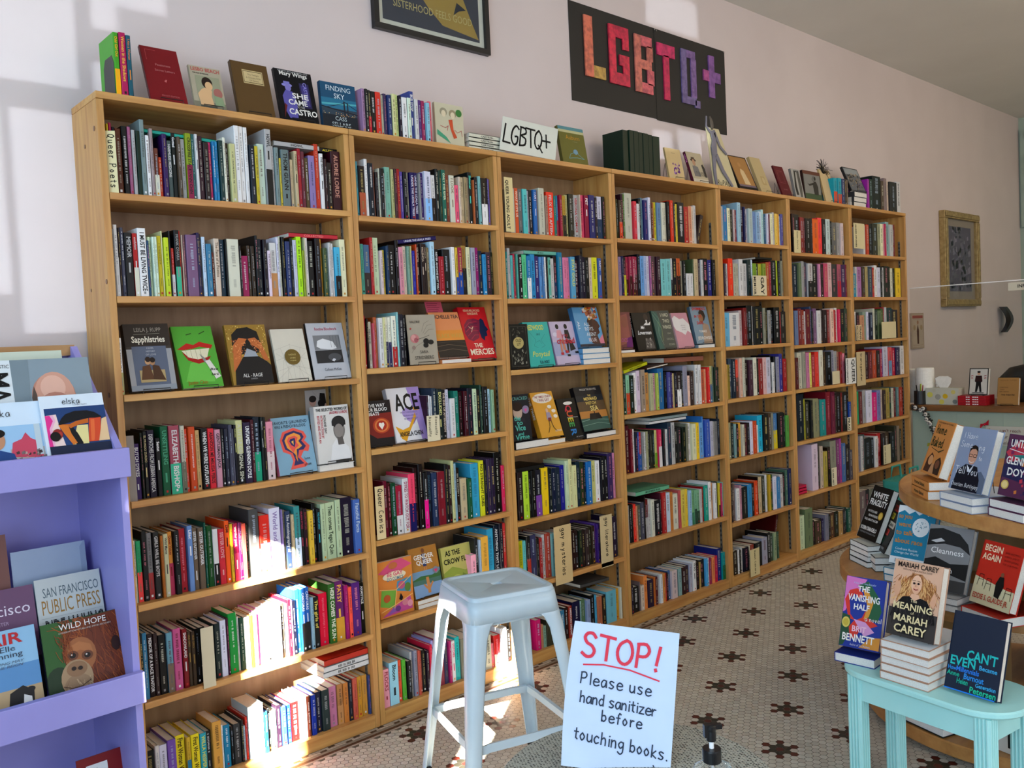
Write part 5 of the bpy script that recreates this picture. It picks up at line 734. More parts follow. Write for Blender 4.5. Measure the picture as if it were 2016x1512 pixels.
divider(4.690, 4.843, 1.918, 2.084, 'e0d6ae', 'QUEER STUDIES', 'cream divider lettered Queer Studies in the rightmost bookcase', 'print')
divider(4.690, 4.765, 1.311, 1.412, 'ddc9a2', 'TRANS|FICTION', 'tan divider lettered Trans Fiction in the rightmost bookcase', 'print')
divider(5.062, 5.283, 1.311, 1.426, 'ddd2ac', '', 'blank cream divider in the third row of the rightmost bookcase')
divider(4.526, 4.664, 1.030, 1.200, 'e6e6e2', 'QUEER|PHOTOGRAPHY', 'white divider lettered Queer Photography overlapping two bookcases', 'print', -.012)
divider(4.668, 4.790, 1.010, 1.235, 'cdbb95', 'transgender', 'tan divider lettered transgender in the rightmost bookcase', y=-.016)
divider(4.350, 4.444, 1.043, 1.125, 'd9cfae', '', 'small cream divider low in the fourth row of the sixth bookcase')
divider(4.530, 4.582, .725, .814, 'e4dcc0', 'PRAG', 'cream divider lettered Prag in the fifth row of the sixth bookcase', 'print')
divider(4.303, 4.369, .397, .512, 'e4dcc0', 'QUEER ART', 'cream divider lettered Queer Art in the sixth bookcase', 'print')
divider(5.038, 5.148, .440, .573, 'e0d4b0', 'GAY EROTICA', 'cream divider lettered Gay Erotica in the rightmost bookcase', 'print')

# ---------------------------------------------------------------- metal stool
def rsq(hs, r, n=6):
    pts = []
    for cx, cy, a0 in ((1, 1, 0), (-1, 1, 90), (-1, -1, 180), (1, -1, 270)):
        for k in range(n+1):
            a = math.radians(a0+90*k/n); pts.append((cx*(hs-r)+r*math.cos(a), cy*(hs-r)+r*math.sin(a)))
    return pts
st = thing('bar_stool', 'pale blue-grey metal stool standing in front of the second bookcase', 'stool', (.893, -.662, 0), math.radians(-17.5))
HS, SZT = .143, .652
def ring(hs, r, z): return [(x, y, z) for x, y in rsq(hs, r)]
b = MB(); N = 28
outer = ring(HS-.004, .034, SZT); rim = ring(HS-.016, .030, SZT+.001); dish = ring(HS-.024, .026, SZT-.004)
slot = []
for x, y, z in dish:
    a = math.atan2(y, x); L, rr = .030, .011
    dx, dy = math.cos(a), math.sin(a)
    best = None
    for cx in (-L, L):
        bq = dx*cx; disc = bq*bq-(cx*cx-rr*rr)
        if disc >= 0:
            t_ = bq+math.sqrt(disc); best = max(best or 0, t_)
    if abs(dy) > 1e-6 and rr/abs(dy)*abs(dx) <= L: best = rr/abs(dy)
    slot.append((dx*(best or rr), dy*(best or rr)))
b.loft([ring(HS, .036, SZT-.012), ring(HS-.001, .036, SZT-.005), outer, rim, dish, [(x*.93, y*.93, z) for x, y, z in dish], [(x*1.12, y*1.25, SZT-.004) for x, y in slot], [(x, y, SZT-.0055) for x, y in slot], [(x*.98, y*.98, SZT-.016) for x, y in slot]], caps=False)
bevel(b.build('seat', 'steel_paint', st, smooth=True), .0004)
# skirt with the corners drawn down into the legs
b = MB(); top = rsq(HS, .036, 6); sk = rsq(HS+.009, .036, 6)
b.loft([[(x, y, SZT-.012) for x, y in top], [(x, y, SZT-.04) for x, y in rsq(HS+.004, .036, 6)], [(x, y, SZT-.075) for x, y in sk]], caps=False)
o = b.build('skirt', 'steel_paint', st, smooth=True); m = o.modifiers.new('sheet', 'SOLIDIFY'); m.thickness = .002
def stool_leg(sx, sy):
    b = MB(); rings = []
    for z, hs, arm, r in ((SZT-.062, HS+.0075, .088, .036), (SZT-.085, HS+.011, .066, .036), (SZT-.12, HS+.017, .056, .034), (.40, HS+.030, .048, .028), (.2, HS+.048, .040, .02), (.02, HS+.066, .032, .012), (.012, HS+.066, .032, .012)):
        arc = [(hs-r+r*math.cos(math.radians(90*k/5)), hs-r+r*math.sin(math.radians(90*k/5))) for k in range(6)]
        rings.append([(sx*x, sy*y, z) for x, y in [(hs-.004, hs-arm), (hs, hs-arm+.005)]+arc+[(hs-arm+.005, hs), (hs-arm, hs-.004)]])
    b.loft(rings, closed=False, caps=False); o = b.build('leg', 'steel_paint', st, smooth=True); m = o.modifiers.new('sheet', 'SOLIDIFY'); m.thickness = .0025; m.offset = 0
    f = MB(); q = HS+.066; f.box(min(sx*(q-.03), sx*q), max(sx*(q-.03), sx*q), min(sy*(q-.03), sy*q), max(sy*(q-.03), sy*q), 0, .014); f.build('rubber_foot', 'rubber', o)
for sx in (1, -1):
    for sy in (1, -1): stool_leg(sx, sy)
zb = .215; q = HS+.036
for k, (x0, y0, x1, y1) in enumerate(((-q, -q, q, -q), (q, -q, q, q), (q, q, -q, q), (-q, q, -q, -q))):
    b = MB(); dx, dy = (x1-x0)/(2*q), (y1-y0)/(2*q); nx, ny = -dy, dx
    def P(s, off, z): return (x0+dx*s+nx*off, y0+dy*s+ny*off, z)
    L = 2*q
    b.loft([[P(s, .002, zb-.013+dz), P(s, .012, zb-.011+dz), P(s, .012, zb+.011+dz), P(s, .002, zb+.013+dz)] for s, dz in ((.012, -.0), (.05, 0), (.056, .002), (L-.056, .002), (L-.05, 0), (L-.012, 0))]); b.build('brace', 'steel_paint', st)
for k in range(2):
    b = MB(); s_ = 1 if k else -1; b.tube([(-HS, s_*(HS-.012), SZT-.085), (HS, s_*(HS-.012), SZT-.085)], .005); b.build('upper_rod', 'steel_paint', st)
# ---------------------------------------------------------------- round mesh table with the hand sanitizer and the sign
def mesh_mat():
    m, nt, bs = nodes('woven_mesh'); tc = nt.nodes.new('ShaderNodeTexCoord'); mp = nt.nodes.new('ShaderNodeMapping'); mp.inputs['Rotation'].default_value = (0, 0, .5)
    mp.inputs['Scale'].default_value = (150, 150, 150); nt.links.new(tc.outputs['Object'], mp.inputs[0])
    vo = nt.nodes.new('ShaderNodeTexVoronoi'); vo.inputs['Scale'].default_value = 1.0; vo.inputs['Randomness'].default_value = .35; nt.links.new(mp.outputs[0], vo.inputs['Vector'])
    rp = nt.nodes.new('ShaderNodeValToRGB'); rp.color_ramp.elements[0].position = .2; rp.color_ramp.elements[1].position = .42
    rp.color_ramp.elements[0].color = (.012, .013, .012, 1); rp.color_ramp.elements[1].color = (.44, .45, .39, 1)
    nt.links.new(vo.outputs['Distance'], rp.inputs[0]); nt.links.new(rp.outputs[0], bs.inputs['Base Color']); bs.inputs['Roughness'].default_value = .38; bs.inputs['Metallic'].default_value = .25
    bp = nt.nodes.new('ShaderNodeBump'); bp.inputs['Strength'].default_value = .8; bp.inputs['Distance'].default_value = .002; nt.links.new(vo.outputs['Distance'], bp.inputs['Height']); nt.links.new(bp.outputs[0], bs.inputs['Normal'])
mesh_mat()
TZ = .54; TC = (.392, -1.634)
t = thing('round_table', 'round grey woven mesh table holding the sign and pump bottle', 'table', (TC[0], TC[1], 0))
b = MB(); b.lathe([(.266, TZ-.012), (.271, TZ-.010), (.272, TZ-.004), (.268, TZ)], n=96); b.build('table_top', 'woven_mesh', t)
for k in range(4):
    a = math.radians(45+90*k); b = MB(); b.tube([(.20*math.cos(a), .20*math.sin(a), TZ-.012), (.23*math.cos(a), .23*math.sin(a), 0)], .011, 10); b.build('leg', 'black_metal', t)
# pump bottle
BX, BY = .366, -1.832
t = thing('pump_bottle', 'clear hand sanitizer bottle with black pump, right of the sign', 'bottle', (BX, BY, TZ), math.radians(-35))
b = MB(); b.lathe([(.034, .0005), (.0375, .004), (.0375, .085), (.0365, .098), (.031, .108), (.018, .1145), (.0135, .116)], n=40, sy=.72); b.build('bottle', 'clear_gel', t, smooth=True)
b = MB(); b.lathe([(.0150, .113), (.0162, .114), (.0165, .134), (.0160, .137), (.006, .1372)], n=36); b.build('collar', 'black_plastic', t, smooth=True).data.polygons.foreach_set('use_smooth', [True]*0) if False else b.build('collar', 'black_plastic', t)
b = MB(); b.lathe([(.0042, .1372), (.0042, .151)], n=20); b.build('stem', 'white_plastic', t)
b = MB(); b.lathe([(.0060, .150), (.0085, .151), (.0085, .160), (.0080, .168), (.0095, .173), (.0095, .177), (.006, .179)], n=24); b.box(-.004, .019, -.0045, .0045, .171, .179); b.box(-.013, .004, -.005, .005, .158, .180); b.build('pump_head', 'black_plastic', t)
b = MB(); b.tube([(0, 0, .012), (0, 0, .113)], .0022); b.build('dip_tube', 'white_plastic', t)
# sign: letter sheet, standing on the mesh table against a black bookend
def ray(px, py):
    dx, dy = (px-1008)/1713.451, -(py-756)/1713.451
    return Vector([CR[i]*dx+CU[i]*dy+CF[i] for i in range(3)])
tl, tr = Vector(CP)+ray(1132, 1222)*1.83, Vector(CP)+ray(1338, 1247)*1.80
U = (tr-tl).normalized(); wS = (tr-tl).length
bl = Vector(CP)+ray(1100, 1512)*1.762; D_ = (bl-tl); D_ -= U*D_.dot(U); D_.normalize(); V = -D_; NN = U.cross(V)
hS = wS*1.36
while (tl-V*hS).z < TZ+.004: hS -= .002
b = MB(); th = .0012; M = Matrix((( U.x, V.x, NN.x, 0), (U.y, V.y, NN.y, 0), (U.z, V.z, NN.z, 0), (0, 0, 0, 1)))
b.pen('cddaee', 2); rows = 14
def curl(u, v): return .010*max(0, .5-v)**2*4*(1-u)-.004*math.sin(u*3.1)
G = [[(u/8*wS-(.006*math.sin(v/rows*3.14) if u == 0 else 0), -hS+v/rows*hS, 0.0) for u in range(9)] for v in range(rows+1)]
vs = [q for r_ in G for q in r_]+[(x, y, z-th) for r_ in G for x, y, z in r_]; n0 = 9*(rows+1)
fs = [(r*9+c, r*9+c+1, (r+1)*9+c+1, (r+1)*9+c) for r in range(rows) for c in range(8)]; fs += [tuple(n0+i for i in f[::-1]) for f in fs]
b.add(vs, fs)
def line(s, x, y, h, col, wid, dx=1.0, dy=0.0, tr_=1.0): hand(b, s, (x*wS, -y*hS, .0016+.003*0), (1, dy, 0), (-dy*.3, 1, 0), h*hS, col, wid, tr_, 2)
line('STOP!', .085, .237, .168, 'e0485c', .0062, 1, -.085, 1.06)
b.pen('e0485c', 2); strokes(b, [(.06*wS, 0), (.25*wS, .004), (.5*wS, 0), (.78*wS, -.014)], (.06*wS, -.300*hS, .0017), (1, 0, 0), (0, 1, 0), .003)
line('Please use', .10, .430, .080, '3a4658', .0026, 1, -.06, 1.10)
line('hand sanitizer', .115, .560, .076, '3a4658', .0026, 1, -.06, .93)
line('before', .33, .672, .074, '3a4658', .0026, 1, -.06, 1.12)
line('touching books.', .09, .810, .080, '3a4658', .0026, 1, -.10, .98)
b.pen('3a4658', 2); strokes(b, [(.84*wS, -.92*hS), (.87*wS, -.955*hS)], (0, 0, .0016), (1, 0, 0), (0, 1, 0), .0024)
b.v = [(x, y, z+curl(min(max(x/wS, 0), 1), min(max(1+y/hS, 0), 1))) for x, y, z in b.v]
o = b.build('paper_sign', BOOKM); o.matrix_world = Matrix.Translation(tl) @ M
tag(o, 'white handwritten sign beginning with red STOP on the mesh table', 'sign')
ft = tl+U*wS/2-V*hS; back = Vector((-NN.x, -NN.y, 0)).normalized(); side = Vector((U.x, U.y, 0)).normalized()
b = MB(); ang = math.atan2(side.y, side.x)
b.box(-.055, .055, .018, .10, 0, .002); b.box(-.055, .055, .058, .060, .0, .10)
o = b.build('sign_prop', 'black_metal', None, (ft.x, ft.y, TZ+.0005), (0, 0, ang)); tag(o, 'black metal bookend propping the STOP sign from behind', 'bookend')
# ---------------------------------------------------------------- small aqua table
AX, AY, AZ = 1.562, -1.415, .38; AYAW = math.radians(-99.0)
t = thing('side_table', 'small aqua painted table with rounded top and reeded legs', 'table', (AX, AY, 0), AYAW)
def rrect(x0, x1, y0, y1, r, n=10):
    p = []
    for cx, cy, a0 in ((x1-r, y1-r, 0), (x0+r, y1-r, 90), (x0+r, y0+r, 180), (x1-r, y0+r, 270)):
        for k in range(n+1):
            a = math.radians(a0+90*k/n); p.append((cx+r*math.cos(a), cy+r*math.sin(a)))
    return p
TL, TD = .52, .275
b = MB(); b.loft([[(x, y, AZ-.020) for x, y in rrect(.006, TL-.006, .006, TD-.006, .110)], [(x, y, AZ-.014) for x, y in rrect(0, TL, 0, TD, .115)], [(x, y, AZ-.004) for x, y in rrect(0, TL, 0, TD, .115)], [(x, y, AZ) for x, y in rrect(.005, TL-.005, .005, TD-.005, .110)]]); b.build('table_top', 'aqua_paint', t)
for x0, x1, y0, y1 in ((.085, TL-.085, .030, .042), (.085, TL-.085, TD-.045, TD-.033), (.055, .067, .075, TD-.08), (TL-.067, TL-.055, .075, TD-.08)):
    b = MB(); b.box(x0, x1, y0, y1, AZ-.092, AZ-.0205); b.build('apron', 'aqua_paint', t)
for lx in (.045, TL-.092):
    for ly in (.022, TD-.068):
        b = MB(); b.box(lx+.004, lx+.043, ly+.004, ly+.042, 0, AZ-.0205)
        for k in range(4):
            for yy in (ly+.004, ly+.042): b.tube([(lx+.008+k*.0103, yy, 0), (lx+.008+k*.0103, yy, AZ-.021)], .0046, 8)
            for xx_ in (lx+.004, lx+.043): b.tube([(xx_, ly+.008+k*.0103, 0), (xx_, ly+.008+k*.0103, AZ-.021)], .0046, 8)
        b.build('leg', 'aqua_paint', t, smooth=False)
# ---------------------------------------------------------------- round tiered display table
DT = thing('display_table', 'round tiered wooden display table loaded with new hardbacks', 'table', (2.52, -1.70, 0))
def tier(cx, cy, R, z0, z1, nm):
    b = MB(); b.lathe([(R-.002, z0), (R, z0+.003), (R, z1-.004), (R-.004, z1)], cx-2.52, cy+1.70, 96); return b.build(nm, 'oak', DT)
tier(2.50, -1.69, .56, .02, .065, 'base_tier'); tier(2.515, -1.675, .628, .475, .52, 'lower_tier'); tier(2.62, -2.05, .80, .775, .82, 'upper_tier')
for a, r0, r1, z0, z1 in ((197, .12, .56, .065, .475), (150, .12, .50, .065, .475), (90, .1, .5, .065, .475), (270, .1, .5, .065, .475), (20, .1, .5, .065, .475)):
    b = MB(); ca, sa = math.cos(math.radians(a)), math.sin(math.radians(a)); nx, ny = -sa*.01, ca*.01
    b.loft([[(ca*r+nx, sa*r+ny, z0), (ca*r-nx, sa*r-ny, z0), (ca*r-nx, sa*r-ny, z1), (ca*r+nx, sa*r+ny, z1)] for r in (r0, r1)]); b.build('support_panel', 'pale_ply', DT)
for a, r0, r1 in ((222, .15, .42), (175, .2, .5), (120, .1, .4), (300, .1, .5), (0, .1, .5)):
    b = MB(); ca, sa = math.cos(math.radians(a)), math.sin(math.radians(a)); nx, ny = -sa*.009, ca*.009; ox, oy = .04, -.18
    b.loft([[(ox+ca*r+nx, oy+sa*r+ny, .52), (ox+ca*r-nx, oy+sa*r-ny, .52), (ox+ca*r-nx, oy+sa*r-ny, .775), (ox+ca*r+nx, oy+sa*r+ny, .775)] for r in (r0, r1)]); b.build('upper_panel', 'pale_ply', DT)
b = MB(); b.pen('e6e4df', 2); b.box(-.02, .10, 0, .002, 0, .11); text(b, '14', (.0, -.0005, .02), (1, 0, 0), (0, 0, 1), .065, '222', .08, 1, True, 2)
o = b.build('price_card', BOOKM, None, (1.985, -1.76, .0665), (0, 0, math.radians(-105))); tag(o, 'white card numbered 14 low behind the aqua table leg', 'card')
# screw plugs on the bare end of the first bookcase
for y, z, r_ in ((.030, 2.095, .008), (.125, 2.060, .0065), (.012, 1.640, .008), (.160, 1.625, .0055), (.06, 1.30, .008)):
    b = MB(); b.lathe([(r_, 0), (r_, .0012), (r_*.7, .0016)], 0, 0, 14); o = b.build('screw_plug', 'dark_wood', bpy.data.objects['bookcase'], (0, y, z), (0, -math.pi/2, 0))
# stacks on the lower tier, at the right edge
def pile(n, x, y, z, yaw, w, d, t_, col, lab, grp, pages='f2f1ee'):
    for i in range(n):
        rs = random.Random(int(x*977)+i); b = MB(); b.pen(col, 0); e = .0024; b.box(0, w, 0, d, 0, e); b.box(0, w, 0, d, t_-e-.0006, t_-.0006); b.box(0, e, 0, d, 0, t_-.0006)
        o = b.build('stacked_book', BOOKM, None, (x+rs.uniform(-.003, .003), y+rs.uniform(-.003, .003), z+i*t_+.0006), (0, 0, math.radians(yaw+rs.uniform(-2, 2))))
        tag(o, f"{lab}, {['lowest', 'second from below', 'third from below', 'fourth from below', 'topmost'][i if i < n-1 else 4]} of the pile", 'book', grp)
        g = MB(); g.pen(pages, 0); g.box(e+.0001, w-.003, .003, d-.003, e+.0001, t_-e-.0007); g.build('page_block', ['paper_edges'], o)
pile(5, 1.845, -1.895, .5205, -112, .15, .2, .027, '1c2030', 'white-paged black hardback at the right frame edge', 'black hardbacks piled at the right')
pile(3, 2.02, -1.40, .067, -110, .20, .14, .03, '222226', 'dark hardback on the table base in shadow', 'dark books under the tier')
# ---------------------------------------------------------------- lilac magazine rack
R = thing('magazine_rack', 'lilac painted magazine rack with sloped pockets at the left edge', 'rack', (0, 0, 0))
RX0, RX1, RY0, RY1 = -1.0, -.0775, -.30, .12
def side(xa):
    prof = [(RY0+.012, 0), (RY1, 0), (RY1, 1.452), (RY1-.05, 1.452), (RY0+.012, 1.15)]
    b = MB(); b.loft([[(xa, y, z) for y, z in prof], [(xa+.018, y, z) for y, z in prof]]); b.build('side_panel', 'lilac_paint', R)
side(RX0); side(RX1-.018)
b = MB(); b.box(RX0+.018, RX1-.018, RY1-.016, RY1-.001, 0, 1.425); b.build('back_panel', 'lilac_paint', R)
b = MB(); b.box(RX0, RX1-.006, RY1-.045, RY1+.001, 1.4255, 1.457); b.build('top_rail', 'oak', R)
for z0, z1 in ((1.092, 1.170), (.475, .560), (-.1, -.05)):
    if z0 < 0: continue
    b = MB(); b.box(RX0-.004, RX1+.004, RY0-.012, RY0+.010, z0, z1); bevel(b.build('pocket_lip', 'lilac_paint', R), .002)
    b = MB(); b.loft([[(x, RY0+.0105, z0+.002), (x, RY1-.0165, z0+.002), (x, RY1-.0165, z0+.016), (x, RY0+.0105, z0+.016)] for x in (RX0+.0185, RX1-.0185)]); b.build('pocket_floor', 'lilac_paint', R)
def magazine(x0, x1, y0, z0, h, lean, bg, art, lab, t_=.004):
    b = MB(); wd = x1-x0; b.pen(bg, 0); b.box(0, wd, 0, t_, 0, h); cover_art(b, wd, h, art); ln_ = math.radians(lean)
    o = b.build('magazine', BOOKM); o.matrix_world = Matrix.Translation((x0, y0, z0+.003)) @ Matrix.Rotation(-ln_, 4, 'X'); return tag(o, lab, 'magazine', 'magazines in the lilac rack')
magazine(-.256, -.0975, -.262, 1.109, .218, 19, 'dfe8f0', 'r 5 36 100 84 2f4f80;p f0d8d0 5 36 30 36 26 52 22 76 5 75;p e8439a 5 36 11 36 9 58 16 68 12 75 5 75;p f0b8d0 11 36 14 36 13 58 20 68 17 75 12 75 16 68 9 58;p e8dca0 40 36 52 60 69 60 66 36;p e8c9a0 82 38 88 54 92 66 100 68 100 38;p 1b1e24 37 58 45 58 51 50 57 38 57 36 46 36 43 46;p c9722e 23 63 41 62.5 51 65.5 71 68 70 62 56 61 41 57 38 60 30 58;p d98438 23 62 38 61 41 50 48 38 41 36 30 51;p d85a38 72 68 91 68 88 54 82 38 66 38 69 54;p e87a48 74 66 80 66 78 50 75 39 70 39 72 54;p 1a1e26 23 63 29 70 36 75 51 78.5 71 78 82 75 87 72 93 68 82 67.5 71 68 51 66 25 62;e 20 51 8 6.5 9a3430;e 24 51 3 2.5 b84a40;e 16 48 8 6 231c1c;r 5 20 100 36 24324e;h 34 88 7 23262c 1.5 elska;t 46 76 85.5 1.6 667 0 COMBAT ELSKA', 'white topped magazine lettered elska with a bending figure')
magazine(-.425, -.247, -.252, 1.109, .207, 19, 'd8e6f2', 'r 0 0 94 70 a9cbe6;r 50 0 94 40 b9b4ae;p d0586e 50 30 54 48 66 52 72 60 78 52 90 46 92 26;r 84 30 92 70 c8d4d8;n 30 50 14 92 34 5 5a4a4a 8a7a78 c8a8a0;p 2f5690 8 0 12 30 30 42 54 34 64 0;e 34 52 11 12 c89878;e 34 61 12 6 241c1a;h 26 82 9 23262c 1.5 elska', 'white topped magazine lettered elska with a man in a blue shirt')
magazine(-.360, -.0975, -.175, 1.109, .318, 16, '98a6ae', 'r 0 0 25 100 e2e8ea;p 8a989f 25 0 25 100 42 100 36 0;e 62 66 21 21 c79482;e 63 68 19 20 d8a894;e 62 74 12 11 e4baa8;e 63 52 19 18 c58f7e;p 6a5a52 42 56 41 66 44 76 46 68 45 56;l 4a3a36 3 48 57 54 59 60 57;l 4a3a36 3 68 57 74 59 80 57;v 2 90 50 20 17181a MAN;t 0 24 93 3 555 0 FANTASTIC;e 37 46 7 4 7a3a34', 'grey magazine of a bald head lettered Man behind the others')
magazine(-.345, -.145, -.085, 1.109, .336, 12, 'd5dccb', 'r 0 0 100 100 d5dccb', 'pale cream magazine hindmost in the upper pocket')
magazine(-.287, -.088, -.235, .492, .224, 17, '2f4c2a', 'e 8 70 22 36 3c6a36;e 14 24 18 24 28442a;p 7a3c22 22 60 26 78 38 92 52 98 100 100 100 0 44 0 34 10 26 40;w 130 52 4 98 98 26 -70 22 1.6 8a4524 9c5428 6a301a b0662e 5c2816;w 60 26 62 60 96 18 110 40 1.3 9c5428 b0662e 8a4524;e 44 56 20 21 a86e46;p b87c50 26 58 32 68 44 72 58 66 60 56 44 62;e 36 30 20 22 b09474;e 36 22 17 13 a08468;e 37 41 13 9 9c7a5c;w 40 22 14 54 30 8 -80 40 .9 c0a684 8e7258 d0b896;e 34 57 7 5.5 7a4c34;e 34 57 4 3.2 211613;e 33 58 1.2 1 e0d4c8;e 52 54 7 5.5 7a4c34;e 52 54 4 3.2 211613;e 51 55 1.2 1 e0d4c8;e 33 42 3 2.4 33241e;e 41 41 3 2.4 33241e;l 5e4434 2 18 24 28 20 40 20 52 25;e 90 60 6 9 3a1a12;w 40 20 50 34 84 14 95 30 1.2 8a4524 a05a2c;t 20 84 89 7 efe9e2 0 WILD HOPE;t 18 90 85 1.8 cfc4b8 0 CONSERVATION FUTURES AND SPECIES RECOVERY', 'magazine with an orangutan portrait titled Wild Hope')
magazine(-.272, -.103, -.155, .492, .326, 14, 'c9cdc9', 't 10 96 84 8 5f7078 0 SAN FRANCISCO;t 6 96 70 12 a8803e 0 PUBLIC PRESS;l 999 .6 4 67 96 67;t 8 98 52 13 262c30 1 RIDE HAILING;r 8 10 92 44 b2b4b0;l aaa .6 4 64 96 64', 'folded newspaper headed San Francisco Public Press behind the orangutan')
magazine(-.470, -.297, -.222, .492, .230, 17, '9cc4de', 'r 0 34 100 60 6a9cc8;r 0 0 100 34 c0a884;p 8a6a5c 0 0 0 60 18 76 26 40 34 6;p e6c4b4 0 60 0 84 16 78 30 62 20 56 10 66;p 1f1f22 50 4 56 30 74 36 88 28 86 8;p e8e6e2 70 6 74 26 84 22 84 4;e 84 30 6 3 1f1f22;t 4 96 84 12 c23038 1 FAIR;t 28 92 76 6 3a4658 0 Elle;t 16 96 69 6 3a4658 0 Fanning;i 34 84 62 3 68788a 0 LONG MAY;i 34 84 58 3 68788a 0 SHE REIGN', 'pale blue magazine with red lettering Fair and a black dog')
magazine(-.462, -.275, -.150, .492, .318, 14, '7c5a78', 'r 0 0 100 60 6a4a66;l 4a3248 .8 62 0 62 60;l 4a3248 .8 76 0 76 60;l 4a3248 .8 90 0 90 60;r 84 0 100 40 2a2230;t 4 100 78 9 e6dce6 0 Francisco;t 40 64 70 3 c0a8c0 0 WINTER', 'dusky purple magazine lettered Francisco in the middle pocket')
magazine(-.462, -.318, -.085, .492, .452, 10, 'a8766c', 'r 0 0 100 100 a4756a;r 76 0 100 100 8a6058;p b8877c 0 60 40 80 60 100 0 100;h 40 78 8 d8503c 4 y', 'brownish pink magazine with a red letter at the left edge')
magazine(-.310, -.118, -.060, .492, .395, 7, 'a9b6c8', 'r 0 0 100 100 a9b6c8;p 98a6bc 92 0 92 96 98 100 100 100 100 0', 'plain pale blue-grey folder behind the newspaper')
magazine(-.213, -.085, -.19, .02, .285, 12, '8a2226', 'p 4a2420 0 0 0 90 20 60 16 0;r 18 62 62 92 e6e6e2;l 444 1 40 78 40 88;l 444 1 36 84 44 84;t 20 60 70 6 444 0 ZYZZYVA;t 30 50 63 5 444 0 35;n 14 10 4 90 56 12 6a1a1e a83034', 'dark red journal with white label titled Zyzzyva low in the rack')
# ---------------------------------------------------------------- on the wall
def wall_panel(x0, x1, z0, z1): return x0, x1, z0, z1
t = thing('framed_poster', 'black framed poster reading Sisterhood Feels Good above the books', 'picture', (1.160, YW-.0005, 2.690))
W_, H_ = .615, .66
for x0, x1, z0, z1 in ((0, W_, 0, .024), (0, W_, H_-.024, H_), (0, .024, .0245, H_-.0245), (W_-.024, W_, .0245, H_-.0245)):
    b = MB(); b.box(x0, x1, -.024, 0, z0, z1); b.build('frame_bar', 'black_metal', t)
b = MB(); b.pen('d9dccf', 2); b.box(.024, W_-.024, -.008, -.001, .024, H_-.024); MM = Matrix.Translation((.05, -.0085, .048)); b.M = MM
cover_art(b, W_-.1, H_-.09, 'r 0 0 100 100 4f5560;p b09a58 40 22 42 40 52 52 66 50 78 40 92 14 99 2 60 6 46 16;p c8ae66 30 60 34 52 46 54 48 70 34 76;r 70 30 80 100 6e6f62;r 82 40 99 100 8d8258;p a4935e 84 60 98 54 98 70 84 76;p 5b606a 44 30 50 40 54 34 50 24;p 3d434c 72 16 76 26 86 22 78 20;n 40 6 30 60 90 7 5a6068 464c56 8f8458 b39f60;t 10 92 11 5.5 c9c08a 0 SISTERHOOD FEELS GOOD')
b.M = None; b.build('print', BOOKM, t)
b = MB(); b.box(.024, W_-.024, -.0135, -.0125, .024, H_-.024); b.build('glass', 'picture_glass', t)
t = thing('banner', 'black paper banner with glittery letters LGBTQ plus pinned above the shelves', 'banner', (2.317, YW-.001, 2.580))
b = MB(); b.box(0, .672, -.0015, 0, 0, .486); b.build('paper_sheet', 'black_sheet', t)
b = MB(); b.box(.668, 1.332, -.0040, -.0018, -.006, .484); b.build('paper_sheet', 'black_sheet', t)
def glitter():
    m, nt, bs = nodes('glitter_paint'); at = nt.nodes.new('ShaderNodeAttribute'); at.attribute_name = 'Col'; tc = nt.nodes.new('ShaderNodeTexCoord')
    nz = nt.nodes.new('ShaderNodeTexNoise'); nz.inputs['Scale'].default_value = 38; nz.inputs['Detail'].default_value = 5; nt.links.new(tc.outputs['Object'], nz.inputs['Vector'])
    rp = nt.nodes.new('ShaderNodeValToRGB'); rp.color_ramp.elements[0].position = .35; rp.color_ramp.elements[0].color = (.45, .4, .5, 1); rp.color_ramp.elements[1].position = .6
    mx = nt.nodes.new('ShaderNodeMix'); mx.data_type = 'RGBA'; mx.blend_type = 'MULTIPLY'; mx.inputs[0].default_value = .8
    nt.links.new(nz.outputs['Fac'], rp.inputs[0]); nt.links.new(at.outputs['Color'], mx.inputs[6]); nt.links.new(rp.outputs[0], mx.inputs[7]); nt.links.new(mx.outputs[2], bs.inputs['Base Color']); bs.inputs['Roughness'].default_value = .4
glitter()
def letter(boxes, x, z, s, col, col2=None):
    b = MB(); b.pen(col, 0)
    for i, (x0, z0, x1, z1) in enumerate(boxes):
        if col2 and i % 2: b.pen(col2, 0)
        else: b.pen(col, 0)
        b.box(x+x0*s, x+x1*s, -.012, -.0045, z+z0*s, z+z1*s)
    b.build('letter', ['glitter_paint'], t)
s = .30
letter([(0, 0, .2, 1), (.2, 0, .5, .2)], .10, .135, s, 'e0785c', 'c8a050')
letter([(0, 0, .17, 1), (.17, .8, .52, 1), (.36, .62, .52, .8), (.17, 0, .52, .2), (.36, .2, .52, .52), (.26, .34, .36, .52)], .285, .13, s, 'e0304c', 'd0284a')
letter([(0, 0, .17, 1), (.17, .82, .48, 1), (.17, .42, .46, .58), (.17, 0, .48, .18), (.34, .58, .50, .84), (.34, .16, .52, .42)], .49, .12, s, 'd87a68', 'e06a70')
letter([(.18, 0, .34, .8), (0, .78, .52, 1)], .680, .112, s, 'd02858', 'd83068')
letter([(0, 0, .16, 1), (.16, .86, .44, 1), (.16, .0, .44, .14), (.30, .14, .46, .86), (.40, -.04, .56, .10)], .895, .12, s, '7a6a9c', '8a6aa4')
letter([(.18, 0, .36, .8), (0, .30, .18, .50), (.36, .30, .56, .50)], 1.105, .19, s, '8a5aa0', 'c0589a')
for x, z in ((.664, .474), (.68, .472), (1.318, .474)):
    b = MB(); b.lathe([(.004, 0), (.004, .004)], 0, 0, 10); b.build('pin', 'chrome', t, (x, -.008, z), (math.pi/2, 0, 0))
t = thing('framed_picture', 'tall gilt framed grey print on the wall right of the bookcases', 'picture', (6.735, YW-.001, 1.535))
W_, H_ = .768, .803
